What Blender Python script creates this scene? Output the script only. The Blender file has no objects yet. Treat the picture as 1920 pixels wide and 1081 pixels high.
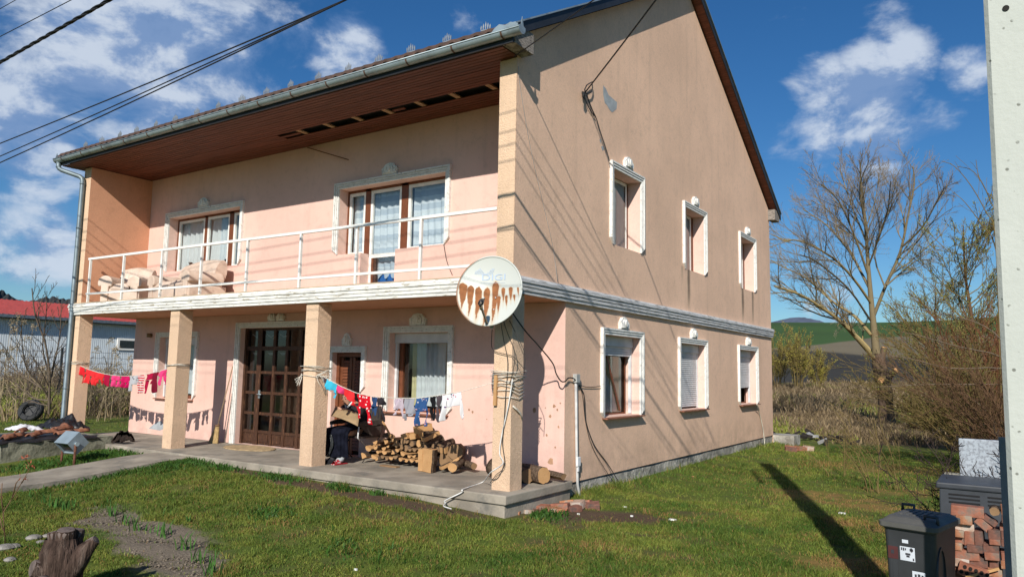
import bpy, bmesh, math, random
import numpy as np
from math import sin, cos, pi, radians, sqrt, atan2
from mathutils import Vector, Matrix
random.seed(7); rng = np.random.default_rng(7)
S = bpy.context.scene; COL = S.collection
# ---------------------------------------------------------------- camera
CAM = np.array([5.49, -8.2637, 1.5656]); FPX = 1396.65
RV = np.array([0.83305996, 0.55288968, 0.01800304]); UV = np.array([0.0455433, -0.10098314, 0.99384517]); FV = np.array([-0.55130473, 0.8271127, 0.10930543])
cd = bpy.data.cameras.new('camera'); cam = bpy.data.objects.new('camera', cd); COL.objects.link(cam)
cam.matrix_world = Matrix([[RV[i], UV[i], -FV[i], CAM[i]] for i in range(3)] + [[0, 0, 0, 1]])
cd.sensor_width = 36; cd.lens = FPX / 1920 * 36; cd.clip_start = 0.05; cd.clip_end = 9000; S.camera = cam
# surveying helpers: where a sight line through a photo point meets a plane of the place
def ray(px, py): return FV * FPX + RV * (px - 960) - UV * (py - 540.5)
def onX(px, py, X=0.0): d = ray(px, py); return CAM + d * (X - CAM[0]) / d[0]
def onY(px, py, Y=0.0): d = ray(px, py); return CAM + d * (Y - CAM[1]) / d[1]
def onZ(px, py, Z=0.0): d = ray(px, py); return CAM + d * (Z - CAM[2]) / d[2]
def at(px, py, depth): return CAM + ray(px, py) / FPX * depth
# ---------------------------------------------------------------- object plumbing
ORG = {}
def link(name, data, loc, parent):
    o = bpy.data.objects.new(name, data); COL.objects.link(o)
    loc = np.array(loc, float)
    if parent is not None:
        o.parent = parent; o.location = tuple(loc - ORG[parent.name])
    else: o.location = tuple(loc)
    ORG[o.name] = loc; return o
def tag(o, label=None, cat=None, group=None, kind=None):
    if label: o['label'] = label
    if cat: o['category'] = cat
    if group: o['group'] = group
    if kind: o['kind'] = kind
    return o
def thing(name, loc, label, cat, group=None): return tag(link(name, None, loc, None), label, cat, group)
class MB:
    def __init__(s): s.v = []; s.f = []; s.m = []; s.sm = []
    def add(s, vs, fs, mi=0, smooth=False):
        b = len(s.v); s.v += [tuple(map(float, v)) for v in vs]
        for f in fs: s.f.append([i + b for i in f]); s.m.append(mi); s.sm.append(smooth)
    def poly(s, pts, mi=0): s.add(pts, [list(range(len(pts)))], mi)
    def box(s, lo, hi, mi=0, R=None, c=None):
        x0, y0, z0 = lo; x1, y1, z1 = hi
        vs = [(x0, y0, z0), (x1, y0, z0), (x1, y1, z0), (x0, y1, z0), (x0, y0, z1), (x1, y0, z1), (x1, y1, z1), (x0, y1, z1)]
        if R is not None: vs = [tuple(Vector(R @ Vector(v)) + Vector(c)) for v in vs]
        s.add(vs, [[3, 2, 1, 0], [4, 5, 6, 7], [0, 1, 5, 4], [1, 2, 6, 5], [2, 3, 7, 6], [3, 0, 4, 7]], mi)
    def bar(s, a, b, w, h, mi=0, up=(0, 0, 1)):   # rectangular bar from a to b
        a = Vector(a); b = Vector(b); d = (b - a).normalized(); u = Vector(up)
        x = d.cross(u)
        if x.length < 1e-4: x = d.cross(Vector((0, 1, 0)))
        x.normalize(); z = x.cross(d)
        vs = []
        for p in (a, b):
            for (i, j) in ((-1, -1), (1, -1), (1, 1), (-1, 1)): vs.append(p + x * i * w / 2 + z * j * h / 2)
        s.add(vs, [[3, 2, 1, 0], [4, 5, 6, 7], [0, 1, 5, 4], [1, 2, 6, 5], [2, 3, 7, 6], [3, 0, 4, 7]], mi)
    def tube(s, pts, r, n=6, mi=0, caps=True, smooth=True):
        P = [Vector(p) for p in pts]; k = len(P)
        if not hasattr(r, '__len__'): r = [r] * k
        prev = None; vs = []
        for i in range(k):
            d = (P[min(i + 1, k - 1)] - P[max(i - 1, 0)])
            if d.length < 1e-9: d = Vector((0, 0, 1))
            d.normalize()
            if prev is None:
                x = d.cross(Vector((0, 0, 1)))
                if x.length < 1e-3: x = d.cross(Vector((0, 1, 0)))
            else: x = prev - d * prev.dot(d)
            x.normalize(); prev = x; y = d.cross(x)
            for j in range(n):
                a = 2 * pi * j / n; vs.append(P[i] + (x * cos(a) + y * sin(a)) * r[i])
        fs = [[i * n + j, i * n + (j + 1) % n, (i + 1) * n + (j + 1) % n, (i + 1) * n + j] for i in range(k - 1) for j in range(n)]
        s.add(vs, fs, mi, smooth)
        if caps and n > 2:
            b = len(s.v) - n * k
            s.f.append([b + j for j in range(n)][::-1]); s.f.append([b + (k - 1) * n + j for j in range(n)]); s.m += [mi, mi]; s.sm += [False, False]
    def grid(s, fn, nu, nv, mi=0, smooth=True, close=False):
        vs = [fn(i / nu, j / nv) for j in range(nv + 1) for i in range(nu + 1)]; w = nu + 1
        s.add(vs, [[j * w + i, j * w + i + 1, (j + 1) * w + i + 1, (j + 1) * w + i] for j in range(nv) for i in range(nu)], mi, smooth)
    def prism(s, pts2, fn, d0, d1, mi=0):   # outline pts2 mapped by fn(u, v, d)
        n = len(pts2); vs = [fn(u, v, d0) for u, v in pts2] + [fn(u, v, d1) for u, v in pts2]
        s.add(vs, [list(range(n))[::-1], list(range(n, 2 * n))] + [[i, (i + 1) % n, n + (i + 1) % n, n + i] for i in range(n)], mi)
    def build(s, name, mats, parent=None, origin=None, label=None, cat=None, group=None, kind=None, fix=False, bevel=0, solid=0):
        if origin is None:
            if parent is not None: origin = ORG[parent.name]
            else:
                A = np.array(s.v); origin = ((A[:, 0].min() + A[:, 0].max()) / 2, (A[:, 1].min() + A[:, 1].max()) / 2, A[:, 2].min())
        o = np.array(origin, float); me = bpy.data.meshes.new(name)
        me.from_pydata((np.array(s.v) - o).tolist(), [], s.f)
        for m in (mats if isinstance(mats, (list, tuple)) else [mats]): me.materials.append(m)
        me.polygons.foreach_set('material_index', s.m); me.polygons.foreach_set('use_smooth', s.sm)
        if fix:
            bm = bmesh.new(); bm.from_mesh(me); bmesh.ops.recalc_face_normals(bm, faces=bm.faces); bm.to_mesh(me); bm.free()
        me.update(); ob = link(name, me, origin, parent)
        if solid: q = ob.modifiers.new('thick', 'SOLIDIFY'); q.thickness = solid; q.offset = 0
        if bevel: q = ob.modifiers.new('bevel', 'BEVEL'); q.width = bevel; q.segments = 2; q.limit_method = 'ANGLE'; q.angle_limit = radians(40)
        return tag(ob, label, cat, group, kind)
def raw_mesh(name, V, F, mats, parent=None, origin=(0, 0, 0), col=None, mi=None, smooth=False):
    """numpy mesh; F is (n,3) or (n,4); col is per-vertex rgb stored as attribute 'col'"""
    me = bpy.data.meshes.new(name); V = np.asarray(V, float) - np.array(origin, float); F = np.asarray(F, np.int32); n, k = F.shape
    me.vertices.add(len(V)); me.vertices.foreach_set('co', V.astype(np.float32).ravel())
    me.loops.add(n * k); me.loops.foreach_set('vertex_index', F.ravel())
    me.polygons.add(n); me.polygons.foreach_set('loop_start', np.arange(0, n * k, k, dtype=np.int32)); me.polygons.foreach_set('loop_total', np.full(n, k, np.int32))
    for m in (mats if isinstance(mats, (list, tuple)) else [mats]): me.materials.append(m)
    if mi is not None: me.polygons.foreach_set('material_index', np.asarray(mi, np.int32))
    me.polygons.foreach_set('use_smooth', np.full(n, smooth, bool))
    if col is not None:
        a = me.color_attributes.new('col', 'FLOAT_COLOR', 'POINT'); c = np.ones((len(V), 4), np.float32); c[:, :3] = col; a.data.foreach_set('color', c.ravel())
    me.update(calc_edges=True); me.validate()
    return link(name, me, origin, parent)
# ---------------------------------------------------------------- materials
class NT:
    def __init__(s, name):
        s.mat = bpy.data.materials.new(name); s.mat.use_nodes = True; s.t = s.mat.node_tree; s.t.nodes.clear()
        s.out = s.n('ShaderNodeOutputMaterial')
    def n(s, ty, **kw):
        x = s.t.nodes.new(ty)
        for k, v in kw.items():
            if k.startswith('i_'):
                key = k[2:]; x.inputs[int(key) if key.isdigit() else key.replace('_', ' ')].default_value = v
            else: setattr(x, k, v)
        return x
    def l(s, a, b): s.t.links.new(a, b)
    def inp(s, v, sock):
        if hasattr(v, 'is_output') or hasattr(v, 'links'): s.l(v, sock)
        else: sock.default_value = v
    def math(s, op, a, b=0.0, c=None, clamp=False):
        x = s.n('ShaderNodeMath', operation=op, use_clamp=clamp); s.inp(a, x.inputs[0]); s.inp(b, x.inputs[1])
        if c is not None: s.inp(c, x.inputs[2])
        return x.outputs[0]
    def mix(s, f, a, b, mode='MIX'):
        x = s.n('ShaderNodeMix', data_type='RGBA', blend_type=mode); s.inp(f, x.inputs[0])
        for v, k in ((a, 6), (b, 7)):
            if isinstance(v, (tuple, list)): v = (*v[:3], 1)
            s.inp(v, x.inputs[k])
        return x.outputs[2]
    def coord(s, kind='Object'): return s.n('ShaderNodeTexCoord').outputs[kind]
    def mapv(s, v, scale=(1, 1, 1), rot=(0, 0, 0), loc=(0, 0, 0)):
        x = s.n('ShaderNodeMapping'); s.l(v, x.inputs[0]); x.inputs['Scale'].default_value = scale; x.inputs['Rotation'].default_value = rot; x.inputs['Location'].default_value = loc; return x.outputs[0]
    def noise(s, v, scale=5, detail=4, rough=.55, dist=0): 
        x = s.n('ShaderNodeTexNoise', i_Scale=scale, i_Detail=detail, i_Roughness=rough, i_Distortion=dist); s.l(v, x.inputs['Vector']); return x.outputs[0]
    def ramp(s, v, lo, hi): 
        x = s.n('ShaderNodeMapRange', interpolation_type='SMOOTHSTEP'); s.inp(v, x.inputs[0]); x.inputs[1].default_value = lo; x.inputs[2].default_value = hi; return x.outputs[0]
    def bsdf(s, color, rough=.8, metallic=0., bump=None, strength=.3, dist=.01, spec=.5):
        b = s.n('ShaderNodeBsdfPrincipled')
        if isinstance(color, (tuple, list)): color = (*color[:3], 1)
        s.inp(color, b.inputs['Base Color']); s.inp(rough, b.inputs['Roughness']); b.inputs['Metallic'].default_value = metallic; b.inputs['Specular IOR Level'].default_value = spec
        if bump is not None:
            q = s.n('ShaderNodeBump', i_Strength=strength, i_Distance=dist); s.l(bump, q.inputs['Height']); s.l(q.outputs[0], b.inputs['Normal'])
        s.l(b.outputs[0], s.out.inputs[0]); return b
    def xyz(s, v): x = s.n('ShaderNodeSeparateXYZ'); s.l(v, x.inputs[0]); return x.outputs
def plain(name, c, rough=.8, metallic=0., var=.25, vscale=6, bump=0., bscale=60, bdist=.004, c2=None, cscale=3, lo=.5, hi=.65, spec=.4, stretch=(1, 1, 1)):
    """a procedural paint / wood / metal: mottled base colour, an optional second colour in patches, fine bump"""
    t = NT(name); v = t.mapv(t.coord(), stretch)
    k = t.noise(v, vscale, 5); a = tuple(x * (1 - var) for x in c); b = tuple(min(1, x * (1 + var)) for x in c)
    col = t.mix(t.ramp(k, .3, .7), a, b)
    if c2: col = t.mix(t.ramp(t.noise(v, cscale, 6, .65), lo, hi), col, c2)
    t.bsdf(col, rough, metallic, t.noise(v, bscale, 3, .6) if bump else None, bump, bdist, spec); return t.mat
def attr_mat(name, rough=.9, var=.2, vscale=30, bump=.0, bscale=40, bdist=.01, trans=0., spec=.25):
    t = NT(name); a = t.n('ShaderNodeAttribute', attribute_name='col').outputs['Color']; v = t.coord()
    m = t.math('MULTIPLY_ADD', t.noise(v, vscale, 5, .65), 2 * var, 1 - var); 
    x = t.n('ShaderNodeVectorMath', operation='SCALE'); t.l(a, x.inputs[0]); t.l(m, x.inputs['Scale'])
    b = t.bsdf(x.outputs[0], rough, 0, t.noise(v, bscale, 5, .7) if bump else None, bump, bdist, spec)
    if trans:
        tr = t.n('ShaderNodeBsdfTranslucent'); t.l(x.outputs[0], tr.inputs[0]); mx = t.n('ShaderNodeMixShader', i_0=trans); t.l(b.outputs[0], mx.inputs[1]); t.l(tr.outputs[0], mx.inputs[2]); t.l(mx.outputs[0], t.out.inputs[0])
    return t.mat
def vnoise(x, y, s=1.0, seed=0, oct=4):
    x = np.asarray(x, float) / s; y = np.asarray(y, float) / s; r = np.zeros_like(x); amp = .5
    for o in range(oct):
        xi = np.floor(x).astype(np.int64); yi = np.floor(y).astype(np.int64); fx = x - xi; fy = y - yi; fx = fx * fx * (3 - 2 * fx); fy = fy * fy * (3 - 2 * fy)
        def h(i, j):
            n = (i * 374761393 + j * 668265263 + (seed + o) * 982451653) & 0x7fffffff; n = ((n ^ (n >> 13)) * 1274126177) & 0x7fffffff; return ((n ^ (n >> 16)) & 0xffff) / 65535.
        r += amp * ((h(xi, yi) * (1 - fx) + h(xi + 1, yi) * fx) * (1 - fy) + (h(xi, yi + 1) * (1 - fx) + h(xi + 1, yi + 1) * fx) * fy); amp *= .5; x = x * 2.03 + 11.3; y = y * 2.03 + 5.7
    return r / (1 - .5 ** oct)
def sstep(x, a, b): t = np.clip((np.asarray(x, float) - a) / (b - a), 0, 1); return t * t * (3 - 2 * t)
def mixc(a, b, f): f = np.asarray(f)[..., None]; return np.asarray(a) * (1 - f) + np.asarray(b) * f
def rotm(ax, ang): return Matrix.Rotation(ang, 3, ax)
# ---------------------------------------------------------------- light and sky
SUN = Vector((0.39, -1.0, 0.635)).normalized(); EL = math.asin(SUN.z); AZ = atan2(SUN.x, SUN.y)
S.view_settings.view_transform = 'Standard'; S.view_settings.look = 'None'; S.view_settings.gamma = 1; S.view_settings.use_curve_mapping = False
S.view_settings.exposure = 0.1
ld = bpy.data.lights.new('sun', 'SUN'); ld.energy = 5.0; ld.angle = radians(.5); ld.color = (1, .945, .86)
lo = bpy.data.objects.new('sun', ld); COL.objects.link(lo); lo.rotation_euler = SUN.to_track_quat('Z', 'Y').to_euler(); lo.location = (10, -30, 30)
W = bpy.data.worlds.new('World'); S.world = W; W.use_nodes = True
def build_world():
    t = NT.__new__(NT); t.t = W.node_tree; t.t.nodes.clear(); t.out = t.n('ShaderNodeOutputWorld')
    sky = t.n('ShaderNodeTexSky', sky_type='NISHITA', sun_disc=False, sun_elevation=EL, sun_rotation=AZ, air_density=1.0, dust_density=.3, ozone_density=3.0)
    g = t.n('ShaderNodeTexCoord').outputs['Generated']
    nz = t.n('ShaderNodeVectorMath', operation='NORMALIZE'); t.l(g, nz.inputs[0]); d = nz.outputs[0]
    # cumulus banks: (photo sight line, angular size, strength)
    banks = [(250, 90, .22, 1.), (60, 230, .17, .9), (420, 130, .15, .8), (330, 290, .12, .6), (650, 105, .085, .95), (60, 390, .10, .8), (30, 470, .09, .6), (470, 40, .1, .7), (215, 230, .12, .8),
             (1630, 175, .085, 1.), (1560, 235, .09, .75), (1820, 125, .045, 1.), (1480, 40, .08, .5), (1680, 50, .08, .5), (1600, 300, .07, .55), (1720, 230, .07, .6), (880, 20, .06, .35), (1500, 590, .1, .3), (1800, 620, .14, .35), (150, 160, .12, .9), (110, 450, .08, .9), (560, 60, .07, .7), (700, 170, .05, .7), (1700, 110, .06, .8), (1540, 160, .06, .9), (1460, 270, .07, .6), (1650, 280, .07, .8), (1560, 590, .09, .5),
             (2300, 100, .2, .8), (-400, 300, .3, .8), (-900, 100, .3, .7)]
    acc = None
    for (px, py, r, s) in banks:
        v = ray(px, py); v = v / np.linalg.norm(v)
        dn = t.n('ShaderNodeVectorMath', operation='DISTANCE'); t.l(d, dn.inputs[0]); dn.inputs[1].default_value = tuple(v)
        m = t.n('ShaderNodeMapRange', interpolation_type='SMOOTHSTEP'); t.l(dn.outputs['Value'], m.inputs[0]); m.inputs[1].default_value = r * 1.35; m.inputs[2].default_value = 0; m.inputs[4].default_value = s
        acc = m.outputs[0] if acc is None else t.math('MAXIMUM', acc, m.outputs[0])
    # the flat side of the sky behind the camera gets loose cumulus too
    beh = t.n('ShaderNodeVectorMath', operation='DOT_PRODUCT'); t.l(d, beh.inputs[0]); beh.inputs[1].default_value = (.55, -.83, 0)
    acc = t.math('MAXIMUM', acc, t.math('MULTIPLY', t.ramp(beh.outputs['Value'], .1, .6), .12))
    wv = t.mapv(d, (1, 1, 1.7))
    n1 = t.noise(wv, 8.5, 9, .6, .25); n1b = t.noise(t.mapv(d, (1, 1, 1.7), (0, 0, 0), (.012, -.03, .045)), 8.5, 9, .6, .25); n2 = t.noise(wv, 2.6, 4, .5)
    f = t.math('ADD', t.math('MULTIPLY', n1, 1.15), t.math('MULTIPLY', n2, .25))
    dens = t.ramp(t.math('ADD', f, t.math('MULTIPLY', acc, .72)), 1.02, 1.38)
    dens = t.math('MULTIPLY', dens, t.ramp(acc, .02, .3)); dens = t.math('MULTIPLY', dens, .9)
    shade = t.ramp(t.math('ADD', t.math('MULTIPLY', t.math('SUBTRACT', n1, n1b), 2.6), t.math('MULTIPLY', t.noise(wv, 4, 4, .5), .7)), .12, .62)
    cl = t.mix(shade, CLOUD_DARK, CLOUD_LIT)
    hsv = t.n('ShaderNodeHueSaturation'); hsv.inputs['Saturation'].default_value = SKY_SAT; t.l(sky.outputs[0], hsv.inputs['Color'])
    c = t.mix(dens, t.mix(1., hsv.outputs[0], SKY_TINT, 'MULTIPLY'), cl)
    bg = t.n('ShaderNodeBackground', i_Strength=.055); t.l(c, bg.inputs[0]); t.l(bg.outputs[0], t.out.inputs[0])
CLOUD_LIT = (10.5, 11.8, 13.8); CLOUD_DARK = (3.6, 5.6, 9.6); SKY_SAT = 1.25; SKY_TINT = (.98, 1.28, 1.5)
build_world()
# ---------------------------------------------------------------- ground
WX, PY, DY = 11.587, 1.427, 13.05      # house width, porch depth, house depth
def gz(x, y):
    x = np.asarray(x, float); y = np.asarray(y, float)
    za = np.interp(x, [-12, -6, -4, -1.5, 0, .9], [-.13, -.09, -.13, -.19, -.27, -.36]); zb = np.interp(x, [-12, -7, -4.5, -2, .9, 3], [-.24, -.28, -.36, -.44, -.46, -.46])
    s_ = sstep(-y, .4, 3.2); z = za * (1 - s_) + zb * s_ - .13 * sstep(x, 1.5, 5) * sstep(-y, -4, 1.5)
    z = z - .06 * sstep(y, 12, 20) + 1.2 * sstep(y, 38, 95) * sstep(x, -40, -5) 
    z = z + .25 * sstep(-x, 16, 40) 
    return z + .05 * (vnoise(x, y, 1.6, 3) - .5) * sstep(np.hypot(x + 5, y - 5), 3, 6)
# where the lawn is thin: (x, y, rx, ry, angle, strength), kind 0 brown earth 1 loose grey soil 2 straw
PATCH = [(.75, .85, 1.35, .5, .5, 1.2, 0), (.35, .1, 1.2, .3, .4, .6, 0), (1.3, 1.6, .9, .3, .8, .45, 0), (-1.6, -.62, 1.7, .26, .04, 1.3, 0), (-4.7, -.55, 1.5, .22, 0, 1.1, 0), (-3.2, -.62, 1, .26, 0, 1.2, 0), (-.7, -1.1, 1.0, .3, .3, .5, 0), (-2.2, -1.3, .8, .2, .2, .5, 0), (1.9, -.6, 1.2, .25, .2, .5, 0),
         (-2.75, -3.25, 2.0, .5, -.17, 1.3, 1), (-1.5, -3.6, 1.0, .5, -.3, 1.1, 1), (-4.4, -3.0, 1.2, .25, -.1, .55, 1), (3.35, 4.5, 1.4, .6, -.35, 1.2, 2), (4.2, 2.6, .9, .35, -.3, 1.0, 2), (4.1, .7, .7, .4, .3, 1.2, 2), (2.9, 9.5, 2.0, .9, .2, .7, 2), (1.5, 17, 4, 1.2, .0, .9, 0), (4.2, 6.2, .9, .5, .4, .7, 2),
         (1.8, 0.35, .5, .12, .4, .5, 0)]
def patches(x, y):
    out = np.zeros((3,) + np.shape(x)); w = (vnoise(x, y, .5, 11) - .5) * 1.1
    for (cx, cy, rx, ry, a, s, k) in PATCH:
        u = ((x - cx) * cos(a) + (y - cy) * sin(a)) / rx; v = (-(x - cx) * sin(a) + (y - cy) * cos(a)) / ry
        out[k] = np.maximum(out[k], s * sstep(1.25 - np.sqrt(u * u + v * v) + w, 0, .8))
    return np.clip(out, 0, 1)
def wild(x, y):   # 1 where mown lawn gives way to rank dead growth
    a = sstep(y + 1.5 * (vnoise(x, y, 3, 5) - .5) * 2 - .35 * np.minimum(x, 3), 13.8, 17.0) * sstep(x + .35 * np.maximum(y - 13, 0), -2.5, -1)
    b = sstep(-x + 2 * (vnoise(x, y, 2, 6) - .5) + .4 * np.minimum(y, 4), 18.5, 21.5)
    c = sstep(x + (vnoise(x, y, 2, 8) - .5), 5.2, 6.0) * sstep(y, .5, 2)
    return np.maximum(np.maximum(a, b), c)
GRASS_A = np.array((.075, .14, .02)); GRASS_B = np.array((.235, .26, .048)); EARTH = np.array((.10, .067, .043)); SOIL = np.array((.20, .165, .125)); STRAW = np.array((.34, .205, .075)); DEAD = np.array((.29, .215, .12))
def ground_col(x, y):
    c = mixc(GRASS_A * .8, GRASS_B * .7, vnoise(x, y, .5, 21)); c = mixc(c, EARTH * .8, .55 * sstep(vnoise(x, y, .18, 31), .4, .75))
    p = patches(x, y); c = mixc(c, EARTH * 1.05, p[0]); c = mixc(c, SOIL, p[1]); c = mixc(c, STRAW * .8, p[2] * .8 * sstep(vnoise(x, y, .13, 37), .25, .6))
    w = wild(x, y); d = mixc(DEAD * .75, np.array((.11, .085, .05)), vnoise(x, y, 2.5, 41)); d = mixc(d, GRASS_B, .75 * sstep(vnoise(x, y * .5, 3.5, 51), .55, .7)); c = mixc(c, d, w)
    far = sstep(np.hypot(x, y), 110, 160); return mixc(c, np.array((.07, .06, .04)), far)
def axis(lo, hi, st, far):
    a = list(np.arange(lo, hi + 1e-6, st)); s = st; 
    while a[-1] < far: s *= 1.22; a.append(a[-1] + s)
    s = st
    while a[0] > -far: s *= 1.22; a.insert(0, a[0] - s)
    return np.array(a)
def build_ground():
    xs = axis(-22, 9, .12, 4000); ys = axis(-7, 26, .12, 4000); X, Y = np.meshgrid(xs, ys); X = X.ravel(); Y = Y.ravel()
    Z = gz(X, Y); p = patches(X, Y); Z = Z + p[1] * (vnoise(X, Y, .12, 61, 3) - .45) * .09 + p[0] * (vnoise(X, Y, .2, 71) - .6) * .03
    nx = len(xs); i = np.arange(len(X)).reshape(len(ys), nx); F = np.stack([i[:-1, :-1], i[:-1, 1:], i[1:, 1:], i[1:, :-1]], -1).reshape(-1, 4)
    m = attr_mat('earth_and_turf', .95, .35, 14, .9, 28, .03, spec=.15)
    tag(raw_mesh('ground', np.stack([X, Y, Z], 1), F, m, None, (0, 0, 0), ground_col(X, Y), smooth=True), kind='structure')
build_ground()
def in_house(x, y): return ((x > -WX - .05) & (x < .03) & (y > PY - .05) & (y < DY + .05)) | ((x > -WX - .25) & (x < .22) & (y > -.36) & (y < PY + .2)) | ((x > -7.6) & (x < -6.4) & (y < 0) & (y > -9)) | ((x > -11.6) & (x < -8.9) & (y > -2.2) & (y < -.1))
def blades(x, y, z, h, w, col, lean=.6, segs=2, tip=None):
    """bent grass blades as a tapering strip each"""
    n = len(x); a = rng.uniform(0, 2 * pi, n); b = rng.uniform(0, 2 * pi, n); l = h * lean * rng.uniform(.2, 1.3, n)
    dx, dy = np.cos(a) * w / 2, np.sin(a) * w / 2; lx, ly = np.cos(b) * l, np.sin(b) * l
    V = np.zeros((n, 5, 3)); C = np.zeros((n, 5, 3))
    for k, (s, t, q, j) in enumerate(((-1, 0, 0, 1), (1, 0, 0, 1), (1, .6, .35, .8), (-1, .6, .35, .8), (0, 1, 1, 0))):
        V[:, k, 0] = x + s * dx * j + lx * q; V[:, k, 1] = y + s * dy * j + ly * q; V[:, k, 2] = z - .01 * (t == 0) + h * t * (1 if t < 1 else .95); C[:, k] = col if (tip is None or t < .5) else tip
    i = np.arange(n)[:, None] * 5
    F = np.concatenate([i + np.array([[0, 1, 2]]), i + np.array([[0, 2, 3]]), i + np.array([[3, 2, 4]])]).reshape(-1, 3)
    return V.reshape(-1, 3), F, C.reshape(-1, 3)
MGRASS = attr_mat('grass_blade', .6, .15, 3, trans=.3, spec=.3)
def cat(parts):
    V = []; F = []; C = []; b = 0
    for v, f, c in parts: V.append(v); F.append(f + b); C.append(c); b += len(v)
    return np.concatenate(V), np.concatenate(F), np.concatenate(C)
def seen(x, y, z, m=60):
    P = np.stack([x, y, z], -1) - CAM; d = P @ FV; px = 960 + FPX * (P @ RV) / d; py = 540.5 - FPX * (P @ UV) / d
    return (d > 1) & (px > -m) & (px < 1920 + m) & (py < 1081 + m * 2), d
def build_grass():
    parts = []
    for (n, x0, x1, y0, y1) in ((900000, -7, 6.2, -5.5, 3), (560000, -12.5, 6.5, -5.5, 14), (60000, -21, -8, -5, 8)):
        x = rng.uniform(x0, x1, n); y = rng.uniform(y0, y1, n); z = gz(x, y); ok, d = seen(x, y, z)
        p = patches(x, y); cl = vnoise(x, y, .22, 81, 3); th = vnoise(x, y, .9, 83)
        keep = ok & ~in_house(x, y) & (rng.uniform(0, 1, n) < np.clip(1.1 - p[0] * 1.5 - p[1] * 1.08 - p[2] * .82, 0.015, 1) * (.10 + 1.25 * sstep(cl, .28, .62)) * (.45 + .75 * sstep(th, .3, .55)) * (1 - wild(x, y)))
        x, y, z, cl, th, d = [q[keep] for q in (x, y, z, cl, th, d)]; n = len(x)
        h = (.014 + .040 * rng.uniform(0, 1, n) ** 1.6) * (.35 + 1.0 * th + .7 * sstep(vnoise(x, y, .16, 85, 2), .45, .8)); 
        near = np.minimum(np.abs(y + .45), 3) ; edge = sstep(.35 - near, 0, .3) * (x < .3); side = sstep(.55 - x, 0, .5) * (x > -.1) * (y > 1.3)
        h = h * (1 + .5 * edge * (vnoise(x, y, .4, 87) > .5) + 1.2 * side); w = .0025 + .002 * rng.uniform(0, 1, n) + .00035 * d
        c = mixc(GRASS_A, GRASS_B, np.clip((vnoise(x, y, .35, 91) - .5) * 1.7 + (vnoise(x, y, 1.5, 93) - .5) * 1.2 + .42 + rng.normal(0, .22, n), 0, 1)); dead = rng.uniform(0, 1, n) < .05 + .25 * sstep(vnoise(x, y, .5, 95), .58, .8) + .6 * np.clip(p[2][keep] + .5 * p[0][keep], 0, 1)
        c = np.where(dead[:, None], STRAW * rng.uniform(.7, 1.25, (n, 1)), c * rng.uniform(.5, 1.5, (n, 1)))
        parts.append(blades(x, y, z, h, w, c, .9))
    V, F, C = cat(parts); tag(raw_mesh('lawn_grass', V, F, MGRASS, None, (0, 0, 0), C), 'short patchy green lawn grass in front of and beside the pink house', 'grass', kind='stuff')
    # weeds: broader leaves along the path, the block and the porch edge
    P = []
    for (cx, cy, rx, ry, n) in ((-8.3, -1.2, .55, 1.5, 2600), (-6.15, -.75, .5, .4, 1500), (-9.1, -.6, .9, .5, 900), (-5.2, -.55, .35, .16, 300), (-3.9, -.55, .4, .15, 420), (-2.6, -.5, .25, .12, 260), (-1.9, -.45, .1, .08, 90), (-6.3, -1.9, .14, 1.4, 420), (.35, .35, .25, .3, 420), (-2.4, -1.9, .4, .25, 300), (-.5, -2.2, .5, .3, 260)):
        x = rng.normal(cx, rx * .55, n); y = rng.normal(cy, ry * .55, n); k = ~in_house(x, y); x = x[k]; y = y[k]; n = len(x)
        P.append(blades(x, y, gz(x, y), rng.uniform(.02, .10, n), rng.uniform(.010, .026, n), np.array((.05, .12, .018)) * rng.uniform(.7, 1.4, (n, 1)), .9))
    V, F, C = cat(P); tag(raw_mesh('weeds', V, F, MGRASS, None, (0, 0, 0), C), 'lush green weeds growing along the path and the porch edge', 'weeds', kind='stuff')
    # crumbly clods on the bare soil
    n = 16000; x = rng.uniform(-5.5, -.2, n); y = rng.uniform(-4.6, -2.3, n); p = patches(x, y)[1]; k = (rng.uniform(0, 1, n) < sstep(p, .3, .8)) & ~in_house(x, y); x, y = x[k], y[k]; n = len(x); r = .005 + .017 * rng.uniform(0, 1, n) ** 3
    O = np.array([(1, .1, .1), (0, 1, 0), (-1, .1, .1), (0, -1, 0), (.1, 0, .62), (0, 0, -.6)]); V = np.stack([x, y, gz(x, y) + r * .1], -1)[:, None] + (O[None] * (1 + rng.normal(0, .22, (n, 6, 3))) + rng.normal(0, .15, (n, 6, 3))) * r[:, None, None]
    F = (np.arange(n)[:, None, None] * 6 + np.array([[0, 1, 4], [1, 2, 4], [2, 3, 4], [3, 0, 4], [1, 0, 5], [2, 1, 5], [3, 2, 5], [0, 3, 5]])[None]).reshape(-1, 3); C = np.repeat(SOIL * rng.uniform(.6, 1.1, (n, 1)), 6, 0)
    tag(raw_mesh('soil_clods', V.reshape(-1, 3), F, attr_mat('soil_clod', .95, .3, 30), None, (0, 0, 0), C, smooth=True), 'crumbly grey clods of bare soil in the flower bed strip', 'soil', kind='stuff')
    # rank dead growth: behind the house on the right, and in front of the warehouse
    P = []
    for (n, x0, x1, y0, y1, hh) in ((42000, -3, 12, 13.5, 32, .3), (45000, -14, 18, 28, 75, .75), (9000, 4.9, 7.5, .5, 14, .35), (34000, -36, -18, -6, 16, .75), (12000, -48, -30, 0, 24, 1.2)):
        x = rng.uniform(x0, x1, n); y = rng.uniform(y0, y1, n); z = gz(x, y); ok, d = seen(x, y, z, 120); k = ok & ~in_house(x, y) & (rng.uniform(0, 1, n) < wild(x, y) * (.25 + .9 * sstep(vnoise(x, y * .6, 2.2, 101), .35, .6))); x, y, z, d = x[k], y[k], z[k], d[k]; n = len(x)
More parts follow.
